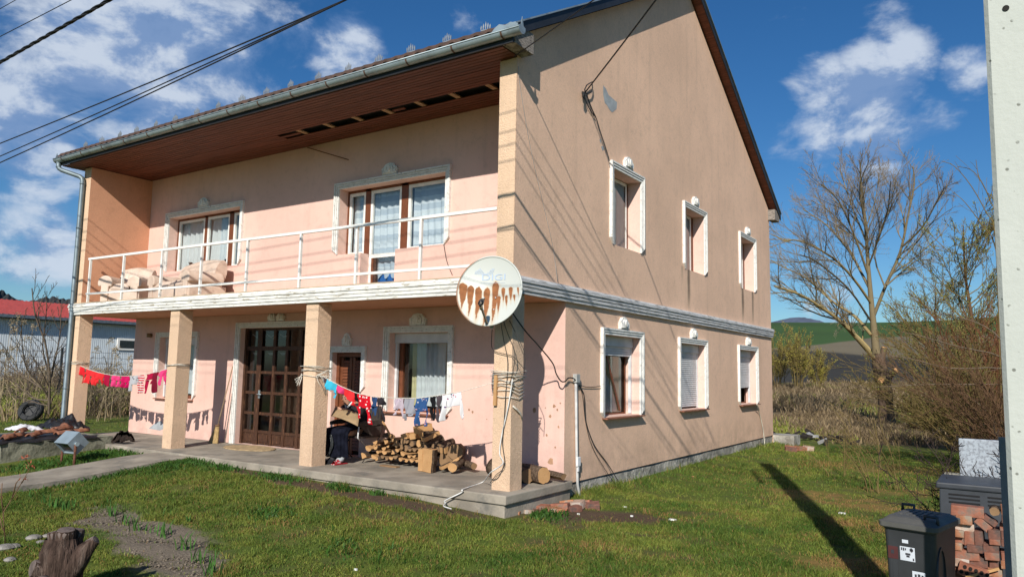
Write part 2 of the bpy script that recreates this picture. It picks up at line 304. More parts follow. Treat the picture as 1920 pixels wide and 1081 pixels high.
        hm = vnoise(x, y, 3, 103); gr = (sstep(vnoise(x, y * .5, 3.5, 51), .55, .7) * .8)
        h = hh * (.35 + 1.1 * hm) * rng.uniform(.4, 1.2, n); h = h * (1 - .6 * gr)
        c = mixc(DEAD * 1.25, np.array((.13, .09, .05)), rng.uniform(0, 1, n)); c = np.where((rng.uniform(0, 1, n) < gr)[:, None], GRASS_B * 1.1, c)
        P.append(blades(x, y, z, h, .006 + .0011 * d, c * rng.uniform(.7, 1.3, (n, 1)), .85))
    V, F, C = cat(P); tag(raw_mesh('dry_grass', V, F, MGRASS, None, (0, 0, 0), C), 'tall dead straw-coloured grass and reeds filling the fields behind the house', 'dry grass', kind='stuff')
build_grass()
# ---------------------------------------------------------------- hills and fields
MFIELD = attr_mat('field', .95, .12, .05, spec=.1)
def build_hills():
    # right: slope behind the field in green, tan and dark bands
    az = np.radians(np.linspace(-42, 42, 220)); V = []; C = []
    rows = np.linspace(0, 1, 90)
    for r in rows:
        D = 115 + 620 * r
        for a in az:
            x = CAM[0] + D * sin(a); y = CAM[1] + D * cos(a)
            crest = 50 + 3.5 * sin(a * 7 + 1.3) + 2 * sin(a * 17); z = .2 + (crest - .2) * (r ** 1.25)
            P = np.array((x, y, z)) - CAM; d = P @ FV; px = 960 + FPX * (P @ RV) / d
            nn = float(vnoise(x, y, 60, 5)); ed = 0
            green = mixc(np.array((.06, .115, .032)), np.array((.045, .08, .028)), nn)
            tan = mixc(np.array((.21, .175, .11)), np.array((.15, .125, .085)), float(vnoise(x, y * 3, 40, 9)))
            dark = np.array((.046, .042, .035)) * (.8 + .5 * nn)
            py = 540.5 - FPX * (P @ UV) / d + 5 * (nn - .5)
            c = mixc(tan, green, sstep(-py, -np.interp(px, [1440, 1500, 1560, 1640, 1740, 1900], [652, 648, 642, 632, 628, 626]) - 1, -np.interp(px, [1440, 1500, 1560, 1640, 1740, 1900], [652, 648, 642, 632, 628, 626]) + 1))
            lw = np.interp(px, [1440, 1500, 1560, 1640, 1740, 1900], [655, 656, 660, 668, 675, 690]); c = mixc(dark, c, sstep(-py, -lw - 2, -lw + 2))
            V.append((x, y, z)); C.append(c)
    n = len(az); i = np.arange(len(V)).reshape(len(rows), n); F = np.stack([i[:-1, :-1], i[:-1, 1:], i[1:, 1:], i[1:, :-1]], -1).reshape(-1, 4)
    tag(raw_mesh('hill', V, F, MFIELD, None, (0, 0, 0), np.array(C), smooth=True), kind='structure')
    def ridge(name, a0, a1, D, depth, prof, col, nz=0.0, seed=0):
        az = np.radians(np.linspace(a0, a1, 260)); V = []; C = []; rows = 14
        for r in range(rows + 1):
            t = r / rows
            for a in az:
                x = CAM[0] + (D + depth * t) * sin(a); y = CAM[1] + (D + depth * t) * cos(a)
                h = prof(math.degrees(a)); z = -2 + (h + 2) * t ** .8 + nz * float(vnoise(a * 900, t * 20, 2.0, seed) - .5) * (t > 0)
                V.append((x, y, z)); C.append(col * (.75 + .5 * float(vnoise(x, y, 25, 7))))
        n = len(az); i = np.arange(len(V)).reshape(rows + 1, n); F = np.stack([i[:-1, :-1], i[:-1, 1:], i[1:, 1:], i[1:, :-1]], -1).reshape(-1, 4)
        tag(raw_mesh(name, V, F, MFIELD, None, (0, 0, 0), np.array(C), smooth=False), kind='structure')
    ridge('hill', -82, -48, 950, 250, lambda a: 96 + 10 * sin(a * .5) + 4 * sin(a * 1.9), np.array((.045, .05, .052)), 9, 3)
    ridge('mountain', -22, 30, 3000, 900, lambda a: 252 + 34 * math.exp(-((a + 12.6) / 1.7) ** 2) - 60 * sstep(a, -11.2, -9), np.array((.10, .12, .17)), 4, 5)  # blue of the distant haze put into the mountain's colour
build_hills()
# ---------------------------------------------------------------- house materials
def stucco(name, c, strength, var=.1, streaks=False, c2=None, dist=.010, scale=60, speck=.22):
    t = NT(name); v = t.coord(); k = t.noise(v, .55, 5, .6); col = t.mix(t.ramp(k, .3, .7), tuple(x * (1 - var) for x in c), tuple(min(1, x * (1 + var)) for x in c))
    col = t.mix(t.math('MULTIPLY', t.ramp(t.noise(v, 7, 6, .7), .48, .78), .5), col, c2 or tuple(x * .72 for x in c))
    v2 = t.mapv(v, (3.2, 3.2, .22)); col = t.mix(t.math('MULTIPLY', t.ramp(t.noise(v2, 1.6, 5, .6), .5, .78), .28), col, tuple(x * .68 for x in c))
    o = t.xyz(v); col = t.mix(t.math('MULTIPLY', t.math('MULTIPLY', t.ramp(o[2], .75, .0), t.ramp(t.noise(v, 3.2, 5, .7), .32, .66)), .42), col, tuple(x * .5 for x in c))
    if streaks:
        for (y0, w, z0, z1, s) in streaks:
            g = t.math('DIVIDE', t.math('ABSOLUTE', t.math('SUBTRACT', o[1], y0)), w); g = t.ramp(t.math('ADD', g, t.math('MULTIPLY', t.noise(v, 3, 4), .6)), 1.3, .3)
            zz = t.math('MULTIPLY', t.ramp(o[2], z0 - .05, z0 + .5), t.ramp(o[2], z1 + .02, z1 - .02)); col = t.mix(t.math('MULTIPLY', t.math('MULTIPLY', g, zz), s), col, (.09, .075, .055))
    gr_ = t.math('MULTIPLY_ADD', t.noise(v, 42, 3, .7), speck * 2, 1 - speck); x_ = t.n('ShaderNodeVectorMath', operation='SCALE'); t.l(col, x_.inputs[0]); t.l(gr_, x_.inputs['Scale']); col = x_.outputs[0]
    w1 = t.noise(v, scale, 4, .65, .3); t.bsdf(col, .92, 0, t.math('ADD', w1, t.math('MULTIPLY', t.noise(v, scale * .4, 2, .5), .35)), strength, dist, .2); return t.mat
HO = np.array((-5.8, 6.5, -.07))
MGABLE = stucco('tan_stucco', (.80, .54, .385), .9, .08, [(6.62 - HO[1], .13, 2.82 - HO[2], 3.74 - HO[2], .8), (6.25 - HO[1], .1, 3.3 - HO[2], 3.75 - HO[2], .35), (10.42 - HO[1], .16, 2.82 - HO[2], 3.74 - HO[2], .85), (11.3 - HO[1], .14, 2.82 - HO[2], 3.74 - HO[2], .7)])
MPINK = stucco('pink_plaster', (.73, .485, .41), .16, .07, scale=40, speck=.07)
MBALC = stucco('orange_plaster', (.64, .335, .205), .3, .07, scale=45)
MPILL = stucco('peach_stucco', (.74, .525, .36), 1., .08, dist=.016)
MREV = stucco('pale_pink_plaster', (.74, .52, .44), .15, .05, scale=40)
MCONC = plain('weathered_concrete', (.30, .265, .215), .95, 0, .28, 1.6, .5, 24, .012, (.17, .16, .14), 2.2, .5, .72, .15)
MFOUND = plain('rough_foundation', (.36, .34, .30), .95, 0, .35, 2.2, .9, 9, .04, (.20, .185, .16), 3.2, .5, .62, .15)
MWHITE = plain('peeling_white_paint', (.74, .735, .70), .8, 0, .08, 10, .3, 40, .006, (.36, .34, .29), 24, .56, .70, .3, (1, 1, 1))
MCORN = plain('flaking_cornice_paint', (.70, .69, .65), .85, 0, .15, 9, .4, 35, .01, (.33, .28, .19), 11, .54, .68, .25, (.5, .5, 2.5))
MBROWN = plain('brown_varnished_wood', (.16, .052, .022), .5, 0, .3, 20, .2, 30, .003, None, spec=.4, stretch=(6, 6, .6))
MDOOR = plain('dark_weathered_wood', (.055, .024, .013), .55, 0, .4, 14, .3, 30, .004, (.21, .10, .045), 9, .56, .7, .4, (5, 5, .6))
MPVC = plain('white_window_paint', (.78, .77, .73), .5, 0, .08, 8, 0, c2=(.5, .47, .4), cscale=20, lo=.6, hi=.75)
MSILL = plain('rusty_brown_sill', (.25, .10, .06), .6, 0, .3, 10)
MSOFF = plain('brown_soffit_boards', (.165, .055, .031), .6, 0, .35, 4, .2, 30, .004, (.13, .038, .02), 5, .45, .7, .3, (.35, 8, 2))
MSHUT = plain('grey_white_shutter', (.62, .63, .64), .45, 0, .08, 5, spec=.4)
MZINC = plain('galvanised_zinc', (.33, .40, .43), .45, .45, .12, 3, 0, c2=(.23, .27, .29), cscale=2.5)
MTILE = plain('brown_roof_tile', (.085, .05, .038), .85, 0, .35, 6, .4, 20, .01, (.07, .05, .042), 5)
MDARK = plain('dark_metal_flashing', (.028, .031, .036), .5, .3, .2, 3)
MWEATH = plain('weathered_grey_board', (.26, .23, .20), .9, 0, .4, 6, .3, 20, .005, (.06, .05, .045), 8, stretch=(2, 2, 12))
MGREYB = plain('bare_grey_plaster', (.34, .37, .39), .95, 0, .12, 8, .3, 30, .006)
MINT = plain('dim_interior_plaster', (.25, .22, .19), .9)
def glass(name, tint=(.9, .95, .95), rough=.02):
    t = NT(name); tr = t.n('ShaderNodeBsdfTransparent'); tr.inputs[0].default_value = (*tint, 1); gl = t.n('ShaderNodeBsdfGlossy'); gl.inputs['Roughness'].default_value = rough
    fr = t.n('ShaderNodeFresnel', i_IOR=1.5); f = t.math('MULTIPLY_ADD', fr.outputs[0], 1.5, .03, True)
    m = t.n('ShaderNodeMixShader'); t.l(f, m.inputs[0]); t.l(tr.outputs[0], m.inputs[1]); t.l(gl.outputs[0], m.inputs[2]); t.l(m.outputs[0], t.out.inputs[0]); return t.mat
MGLASS = glass('window_glass')
def cloth_mat(name, c, c2=None, kind=None, scale=30, trans=.15, thr=.3):
    t = NT(name); v = t.coord()
    col = t.mix(t.noise(v, 8, 4), tuple(x * .85 for x in c), tuple(min(1, x * 1.1) for x in c))
    if kind == 'dots':
        vo = t.n('ShaderNodeTexVoronoi', i_Scale=scale, i_Randomness=.45); t.l(t.mapv(v, (1, .02, 1)), vo.inputs['Vector']); col = t.mix(t.ramp(vo.outputs['Distance'], thr, thr - .06), col, c2)
    elif kind == 'specks':
        vo = t.n('ShaderNodeTexVoronoi', i_Scale=scale, i_Randomness=1.); t.l(t.mapv(v, (1, .02, 1)), vo.inputs['Vector'])
        cc = t.mix(t.ramp(t.noise(v, 45, 2), .45, .55), c2[0], c2[1]); col = t.mix(t.ramp(vo.outputs['Distance'], thr, thr - .08), col, cc)
    elif kind == 'bands': o = t.xyz(v); col = t.mix(t.ramp(t.math('SINE', t.math('MULTIPLY', o[2], scale)), .1, .3), col, c2)
    b = t.bsdf(col, .9, 0, t.noise(v, 180, 2), .2, .002, .15); tr = t.n('ShaderNodeBsdfTranslucent'); t.l(col, tr.inputs[0]); mx = t.n('ShaderNodeMixShader', i_0=trans)
    t.l(b.outputs[0], mx.inputs[1]); t.l(tr.outputs[0], mx.inputs[2]); t.l(mx.outputs[0], t.out.inputs[0]); return t.mat
MCURT = cloth_mat('white_net_curtain', (.84, .86, .88), None, trans=.3)
MLACE = cloth_mat('white_banded_curtain', (.82, .86, .92), (.58, .64, .72), 'bands', 26, .25)
MYEL = cloth_mat('yellow_curtain', (.74, .66, .38), None, trans=.25); MBLUE = cloth_mat('blue_cloth', (.03, .13, .42))
# ---------------------------------------------------------------- house
house = thing('house', HO, 'two-storey pink and tan plastered house with long front balcony and brown roof', 'house')
def P_(mb, name, m, parent=None, **k): return mb.build(name, m, parent or house, **k)
def wall_holes(mb, rv, fn, us, vs, holes, depth, skip=()):
    """cells between grid lines; a hole cell gets reveals towards its solid neighbours. fn(u, v, d): d into the wall"""
    def hole(i, j):
        if i < 0 or j < 0 or i >= len(us) - 1 or j >= len(vs) - 1: return None
        cu, cv = (us[i] + us[i + 1]) / 2, (vs[j] + vs[j + 1]) / 2
        return any(a < cu < b and c < cv < d for a, b, c, d in holes)
    for i in range(len(us) - 1):
        for j in range(len(vs) - 1):
            a, b, c, d = us[i], us[i + 1], vs[j], vs[j + 1]
            if not hole(i, j): mb.poly([fn(a, c, 0), fn(b, c, 0), fn(b, d, 0), fn(a, d, 0)])
            else:
                for (p, q, o) in (((a, c), (a, d), hole(i - 1, j)), ((b, d), (b, c), hole(i + 1, j)), ((a, d), (b, d), hole(i, j + 1)), ((b, c), (a, c), hole(i, j - 1))):
                    if not o: rv.setdefault(rvkey((a + b) / 2, (c + d) / 2, holes), MB()).poly([fn(*p, 0), fn(*q, 0), fn(*q, depth), fn(*p, depth)])
def rvkey(u, v, holes):
    h = [k for k in holes if k[0] < u < k[1] and k[2] < v < k[3]][0]; return max([k for k in holes if k[0] <= h[0] + .001 and k[1] >= h[1] - .001 and abs(k[2] - h[3]) < .01] + [h], key=lambda k: k[1] - k[0])
def lines(lo, hi, holes, k): return sorted(set([lo, hi] + [h[k] for h in holes] + [h[k + 1] for h in holes if lo < h[k + 1] <= hi]))
FH = [(-4.92, -2.35, 3.66, 4.91), (-4.32, -3.47, 2.84, 3.66), (-10.48, -7.88, 3.66, 4.91), (-9.33, -8.45, 2.84, 3.66),
      (-3.52, -2.2, .83, 2.18), (-4.92, -4.17, 0., 1.84), (-7.66, -5.42, 0., 2.33), (-10.54, -9.17, .82, 2.17)]
GH = [(2.99, 4.16, 3.72, 5.03), (6.38, 7.58, 3.72, 5.02), (10.23, 11.45, 3.72, 5.02), (2.68, 4.12, .84, 2.18), (6.07, 7.54, .84, 2.18), (10.01, 11.47, .84, 2.18)]
FF = lambda u, v, d: (u, PY + d, v); GF = lambda u, v, d: (-d, u, v)
fw = MB(); fr = {}; up = [h for h in FH if h[2] > 2.5]; dn = [h for h in FH if h[2] < 2.5]
for hs, z0, z1 in ((up, 2.84, 5.9), (dn, 0., 2.6)):
    us = sorted(set([-WX, 0.] + [x for h in hs for x in h[:2]])); vs = sorted(set([z0, z1] + [x for h in hs for x in h[2:]])); wall_holes(fw, fr, FF, us, vs, hs, .27)
P_(fw, 'facade_wall', MPINK)
gw = MB(); gr = {}
lo_ = [h for h in GH if h[2] < 2]; hi_ = [h for h in GH if h[2] > 2]
wall_holes(gw, gr, GF, sorted(set([PY, DY] + [x for h in lo_ for x in h[:2]])), sorted({-.07, 2.6, .84, 2.18}), lo_, .3)
wall_holes(gw, gr, GF, sorted(set([0, DY] + [x for h in hi_ for x in h[:2]])), sorted({2.6, 3.72, 5.02, 5.03, 6.2}), hi_, .3)
RK = .572; PKY, PKZ = 6.55, 9.92
gw.poly([(0, 0, 6.2), (0, DY, 6.2), (0, PKY, 6.2 + RK * PKY)])
gw.poly([(-.012, PY, -.07), (-.012, DY, -.07), (0, DY, -.07), (0, PY, -.07)])
gw.poly([(-.3, PY + .001, 0), (0, PY + .001, 0), (0, PY + .001, -.07), (-.3, PY + .001, -.07)])
P_(gw, 'gable_wall', MGABLE)
for m_ in list(fr.values()) + list(gr.values()): P_(m_, 'window_reveal', MREV)
bw = MB(); bw.poly([(-WX, DY, -.4), (-WX, PY, -.4), (-WX, PY, 2.6), (-WX, DY, 2.6)]); bw.poly([(-WX, DY, 2.6), (-WX, 0, 2.6), (-WX, 0, 6.2), (-WX, DY, 6.2)]); bw.poly([(-WX, 0, 6.2), (-WX, DY, 6.2), (-WX, PKY, PKZ)][::-1]); bw.poly([(0, DY, -.4), (-WX, DY, -.4), (-WX, DY, 6.2), (0, DY, 6.2)])
P_(bw, 'outer_wall', MGABLE)
# balcony end walls (their insides are orange, their fronts peach)
for (x0, x1) in ((-WX, -WX + .29), (-.29, -.004)):
    e = MB(); e.box((x0 + .004, .0, 2.845), (x1, PY - .002, 5.88)); e.m = [0] * 6; e.m[2] = 1
    if x1 > -1: e.m[3] = 1
    P_(e, 'balcony_end_wall', [MBALC, MPILL])
for x1 in (-WX + .29, -7.6, -3.77, -.0):
    e = MB(); e.box((x1 - .29, .0, -.02), (x1, .29, 2.6)); P_(e, 'pillar', MPILL, bevel=.006)
# balcony slab with stepped cornice along front, gable and left side
s = MB(); s.box((-WX, 0, 2.602), (-.002, PY - .003, 2.838)); s.box((-WX + .05, PY + .02, 2.55), (-.32, DY - .05, 2.75)); P_(s, 'balcony_slab', MBALC)
PROF = [(0, 2.6), (.05, 2.6), (.05, 2.645), (.066, 2.65), (.066, 2.69), (.058, 2.697), (.075, 2.703), (.075, 2.742), (.066, 2.75), (.09, 2.757), (.09, 2.80), (.075, 2.835), (0, 2.846)]
MCORN2 = plain('weathered_grey_cornice', (.60, .60, .60), .85, 0, .2, 7, .4, 35, .01, (.10, .095, .085), 9, .5, .66, .25, (2, .35, 14))
path = [((-WX, DY), (-1, 0)), ((-WX, 0), (-1, -1)), ((0, 0), (1, -1)), ((0, DY), (1, 0))]
for i in range(3):
    (a, na), (b, nb) = path[i], path[i + 1]; c = MB()
    for k in range(len(PROF) - 1):
        (d0, z0), (d1, z1) = PROF[k], PROF[k + 1]
        c.poly([(a[0] + na[0] * d0, a[1] + na[1] * d0, z0), (b[0] + nb[0] * d0, b[1] + nb[1] * d0, z0), (b[0] + nb[0] * d1, b[1] + nb[1] * d1, z1), (a[0] + na[0] * d1, a[1] + na[1] * d1, z1)])
    P_(c, 'cornice', MCORN2 if i == 2 else MCORN)
pf = MB(); pf.box((-WX - .02, -.06, 2.839), (-.01, PY - .004, 2.856)); P_(pf, 'balcony_floor', plain('yellowed_screed', (.45, .34, .22), .9, 0, .2, 5))
# foundation and porch
f = MB()
def fnd(u, v): y = PY + .004 + u * (DY - PY); return (-.03 + .045 * v * 0 + .03 * float(vnoise(y, v * 3, .5, 3)) - .0, y, -.6 + .475 * v + (.035 * float(vnoise(y, 9, .6, 5)) if v == 1 else 0))
f.grid(lambda u, v: fnd(u, 1 - v), 120, 6, smooth=False); f.box((-.3, PY + .01, -.6), (-.05, DY, -.075)); f.box((-.25, DY + .005, -.6), (.55, DY + .7, -.06)); P_(f, 'foundation', MFOUND)
po = MB(); po.box((-WX - .12, -.31, -.12), (.15, PY - .002, -.001)); po.box((-WX - .08, -.275, -.62), (.11, PY + .002, -.121)); P_(po, 'porch', MCONC, bevel=.015)
# ---------------------------------------------------------------- roof
XL, XR = -WX - .28, .2
TH = .13
def roof_z(y): return 6.245 + RK * (y if y < PKY else 2 * PKY - y)   # underside
r = MB(); EY = -.42
nseg = 300
def rf(u, v):
    x = XL + .02 + (XR - XL - .04) * u; y = EY - .06 + (PKY - EY + .06) * v; row = (v * 28) % 1
    return (x, y, roof_z(y) + TH + .018 * sin(x * 2 * pi / .21) + .02 * (1 - row))
r.grid(rf, 420, 56); 
for j in range(420):      # the cut ends of the lowest tile row
    a, b = rf(j / 420, 0), rf((j + 1) / 420, 0); r.poly([(a[0], a[1], a[2] - .045), (b[0], b[1], b[2] - .045), b, a])
r.poly([(XL, PKY, roof_z(PKY) + TH), (XR, PKY, roof_z(PKY) + TH), (XR, DY + .45, roof_z(DY + .45) + TH), (XL, DY + .45, roof_z(DY + .45) + TH)][::-1])
r.poly([(XL, EY, roof_z(EY) + .02), (XL, PKY, roof_z(PKY) + .02), (XR, PKY, roof_z(PKY) + .02), (XR, EY, roof_z(EY) + .02)][::1]); r.poly([(XL, PKY, roof_z(PKY) + .02), (XL, DY + .45, roof_z(DY + .45) + .02), (XR, DY + .45, roof_z(DY + .45) + .02), (XR, PKY, roof_z(PKY) + .02)])
roof = P_(r, 'roof', MTILE)
for xa in (XR, XL - .02):     # verge boards with their flashing; the underside is stained brown
    for (ya, yb) in ((EY, PKY), (DY + .45, PKY)):
        b = MB(); za, zb = roof_z(ya), roof_z(yb)
        for (x0, x1, l0, l1, mi) in ((xa - .0, xa + .022, -.03, TH + .005, 0), (xa - .03, xa + .045, TH + .006, TH + .03, 2)):
            b.add([(x0, ya, za + l0), (x1, ya, za + l0), (x1, ya, za + l1), (x0, ya, za + l1), (x0, yb, zb + l0), (x1, yb, zb + l0), (x1, yb, zb + l1), (x0, yb, zb + l1)], [[0, 1, 2, 3], [7, 6, 5, 4], [0, 4, 5, 1], [1, 5, 6, 2], [2, 6, 7, 3], [3, 7, 4, 0]], mi)
        x0, x1 = (0.002, XR - .002) if xa > 0 else (XL, -WX); b.add([(x0, ya, za - .0), (x1, ya, za - .0), (x1, yb, zb - .0), (x0, yb, zb - .0)], [[0, 1, 2, 3]], 1)
        P_(b, 'bargeboard', [MDARK, MSOFF, MZINC], fix=True)
for y0, y1 in ((-.36, .11), (DY - .12, DY + .36)): e = MB(); e.box((.002, y0, 5.91), (XR - .003, y1, 6.2)); P_(e, 'eaves_box', MWEATH)
e = MB(); e.box((XL, -.40, 5.905), (XR - .01, -.37, 6.03)); P_(e, 'fascia', MDARK)
# soffit of narrow boards, two of them missing for half the length, the gap crossed by pale battens
so = MB(); by = -.36; k = 0; SO_Z = 5.89
while by < PY - .01:
    w = .083; gap = .62 < by < .87
    if gap:
        for (x0, x1) in ((XL + .02, -5.85 + .5 * (k % 2)),): so.box((x0, by, SO_Z), (x1, by + w - .006, SO_Z + .015))
        if k % 2: so.box((-3.0, by, SO_Z), (-2.75, by + w - .006, SO_Z + .015))
    else:
        xs = [XL + .02] + sorted(random.uniform(-10, -1) for _ in range(2)) + [-.3 if by > 0 else .0]
        for q in range(len(xs) - 1): so.box((xs[q] + .002, by, SO_Z + random.uniform(0, .004)), (xs[q + 1] - .002, by + w - .014, SO_Z + .017))
    by += w; k += 1
soff = P_(so, 'soffit', MSOFF)
q = MB(); q.box((XL + .02, -.36, SO_Z + .10), (-.005, PY + .3, SO_Z + .115)); q.box((-WX + .3, PY + .0, SO_Z - .0), (-.3, PY + .02, SO_Z + .1)); P_(q, 'roof_void', plain('roof_cavity_shade', (.012, .012, .013), .95))  # black sheet stands in for the shade of the roof cavity
q = MB()
for i in range(8): x = -5.35 + i * .72; q.box((x, -.2, SO_Z + .018), (x + .09, PY - .01, SO_Z + .04))
P_(q, 'batten', plain('raw_pine', (.42, .27, .15), .8, 0, .2, 10), soff)
q = MB(); q.bar((-5.85, PY - .03, 5.86), (-4.62, PY - .12, 5.42), .03, .018); P_(q, 'loose_lath', MSOFF)
# gutter, straps, snow guards, downpipe
g = MB(); GY, GZ, GR = EY - .02, 6.035, .078; GX0, GX1 = -11.97, .36
g.grid(lambda u, v: (GX0 + (GX1 - GX0) * u, GY + GR * cos(pi + pi * v), GZ + GR * sin(pi + pi * v)), 60, 10)
g.grid(lambda u, v: (GX0 + (GX1 - GX0) * u, GY + (GR - .004) * cos(2 * pi - pi * v), GZ + (GR - .004) * sin(2 * pi - pi * v)), 60, 10)
g.tube([(GX0, GY - GR, GZ), (GX1, GY - GR, GZ)], .011, 6)
for x in (GX0, GX1): g.prism([(GR * 1.03 * cos(pi + pi * i / 10), GR * 1.03 * sin(pi + pi * i / 10)) for i in range(11)] + [(GR, .02), (.03, .035), (0, .07 + .09), (-.03, .035), (-GR, .02)], lambda u, v, d: (x + d, GY + u, GZ + v), -.004, .004)
g.prism([(0, 0), (.42, 0), (.42, .03), (.30, .075), (.22, .05), (.12, .085), (.05, .05)], lambda u, v, d: (GX1 - .43 + u, GY - GR - .006 + d, GZ + .008 + v), -.003, .003)
gut = P_(g, 'gutter', MZINC)
for i in range(15):
    x = -11.62 + i * .835
    if i == 0: k = MB(); k.grid(lambda u, v: (x + .03 * (u - .5), GY + (GR + .004) * cos(pi + pi * v * 1.05), GZ + (GR + .004) * sin(pi + pi * v * 1.05)), 1, 10); k.bar((x, GY + GR, GZ), (x, GY + GR + .08, GZ + .06), .03, .005); st0 = P_(k, 'gutter_strap', plain('rust_brown_strap', (.10, .055, .035), .7), gut)
    else:
        o = st0.copy(); COL.objects.link(o); o.parent = gut; o.location.x = st0.location.x + i * .835
for i in range(17):
    x = -11.25 + i * .678; y = -.2
    if i == 0:
        k = MB(); z = roof_z(y) + TH + .03; k.box((x - .02, y - .02, z - .03), (x + .02, y + .25, z - .018))
        k.box((x - .075, y - .004, z), (x + .075, y + .004, z + .012)); k.box((x - .008, y - .004, z - .03), (x + .008, y + .004, z))
        for dx, hh in ((-.072, .075), (-.036, .10), (0, .125), (.036, .10), (.072, .075)):
            k.prism([(-.005, 0), (.005, 0), (.011, hh * .55), (0, hh), (-.011, hh * .55)], lambda u, v, d: (x + dx + u, y + d, z + .01 + v), -.004, .004)
        sg0 = P_(k, 'snow_guard', plain('pale_zinc', (.30, .33, .35), .5, .3), roof, origin=(x, y, z))
    else:
        o = sg0.copy(); COL.objects.link(o); o.parent = roof; o.location.x = sg0.location.x + i * .678 + random.uniform(-.03, .03); o.rotation_euler = (random.uniform(-.1, .1), 0, random.uniform(-.15, .15))
k = MB(); X0 = -11.86; XP = -11.5; YP = -.075
k.tube([(X0, GY, GZ - .05), (X0, GY, 5.88), (X0 + .015, GY + .01, 5.83), (X0 + .06, GY + .05, 5.79), (XP - .06, YP - .05, 5.68), (XP - .015, YP - .01, 5.64), (XP, YP, 5.57), (XP, YP, .12), (XP - .01, YP - .05, .03)], .05, 12)
for z in (5.5, 4.5, 2.75, 1.0): k.tube([(XP, YP, z), (XP, YP, z + .035)], .057, 12)
for i in range(6): k.tube([(X0 + .005 * i, GY + .006 * i, 5.86 - .012 * i), (X0 + .005 * i, GY + .006 * i, 5.855 - .012 * i)], .055, 12)
P_(k, 'downpipe', plain('dull_zinc_pipe', (.17, .215, .24), .5, .4, .15, 4))
# plaster losses on the gable
def patch(mb, pts, fn): mb.poly([fn(*p) for p in pts])
k = MB()
def gp(px, py): q = onX(px, py, .0035); return tuple(q)
for pts in ([(1131, 160), (1136, 166), (1141, 178), (1150, 186), (1157, 192), (1156, 204), (1148, 211), (1143, 206), (1138, 197), (1134, 193), (1131, 177)], [(1127, 275), (1131, 273), (1133, 279), (1130, 283)], [(1124, 262), (1127, 260), (1127, 270)]): k = MB(); k.poly([gp(*p) for p in pts]); P_(k, 'plaster_scar', MGREYB)
MCHIP = plain('chipped_plaster', (.38, .22, .13), .95)
for (x, z, s) in [(-.18, 1.05, .03), (-.12, 1.0, .02), (-.25, .9, .025), (-.1, .75, .02), (-.3, .62, .018), (-.07, 1.1, .014), (-.22, .25, .06), (-1.75, .93, .02), (-1.68, .9, .025), (-.52, .98, .04), (-3.9, .9, .03), (-.15, .45, .016), (-.33, 1.02, .012), (-1.2, .5, .012), (-2.9, .72, .012), (-1.4, .8, .012)]:
    n = 7; k = MB(); k.poly([(x + s * random.uniform(.5, 1.2) * cos(-2 * pi * i / n), PY - .003, z + s * random.uniform(.5, 1.4) * sin(-2 * pi * i / n)) for i in range(n)][::-1]); P_(k, 'plaster_chip', MCHIP)
k = MB(); k.poly([(x, PY - .003, z) for x, z in [(-10.75, .12), (-10.3, .1), (-10.1, .17), (-10.3, .32), (-10.5, .26)]][::-1])
P_(k, 'plaster_chip', MGREYB)
# ---------------------------------------------------------------- windows
def surround(par, fn, u0, u1, z0, z1, chamf=True, z00=None, left=True):
    """moulded architrave: three stepped strips per side, chamfered feet, keystone above"""
    s = MB(); w = .11
    for (a, b, t) in ((0, .03, .055), (.03, .04, .028), (.04, .068, .045), (.068, .078, .022), (.078, w, .034)):
        for sg, ue in ((1, u0), (-1, u1)):
            o, i = ue + sg * a, ue + sg * b
            c0 = z0 + (.0 if z00 is None else z00 - z0); ch = .1 if chamf else 0
            s.prism([(o, c0 + ch * (1 - a / w)), (i, c0 + ch * (1 - b / w)), (i, z1 - b), (o, z1 - a)], lambda u, v, d: fn(u, v, -d), -.0, t)
        s.prism([(u0 + a, z1 - a), (u0 + b, z1 - b), (u1 - b, z1 - b), (u1 - a, z1 - a)], lambda u, v, d: fn(u, v, -d), -.0, t)
    return s.build('surround', MWHITE, par, fix=True)
def keystone(par, fn, uc, z, wd=.30, ht=.2, name='keystone'):
    k = MB(); n = 12; w = wd / 2
    k.prism([(-w, 0), (w, 0), (w * 1.12, ht * .55), (w * .8, ht * .72), (w * .55, ht * .95), (0, ht * 1.05), (-w * .55, ht * .95), (-w * .8, ht * .72), (-w * 1.12, ht * .55)], lambda u, v, d: fn(uc + u, z + v, -d), 0, .05)
    k.prism([(w * .62 * cos(pi * i / n) * (1), ht * .35 + ht * .5 * sin(pi * i / n)) for i in range(n + 1)] + [(-w * .55, .02), (w * .55, .02)], lambda u, v, d: fn(uc + u, z + v, -d), .05, .075)
    k.prism([(w * .3 * cos(2 * pi * i / n), ht * .5 + ht * .3 * sin(2 * pi * i / n)) for i in range(n)], lambda u, v, d: fn(uc + u, z + v, -d), .075, .095)
    for sg in (-1, 1): k.prism([(sg * w * .68, .02), (sg * w * .92, .02), (sg * w, ht * .52), (sg * w * .72, ht * .6)], lambda u, v, d: fn(uc + u, z + v, -d), .05, .07)
    return k.build(name, MWHITE, par, fix=True)
def fbar(mb, fn, u0, u1, v0, v1, d0, d1, mi=0): mb.prism([(u0, v0), (u1, v0), (u1, v1), (u0, v1)], fn, d0, d1, mi)
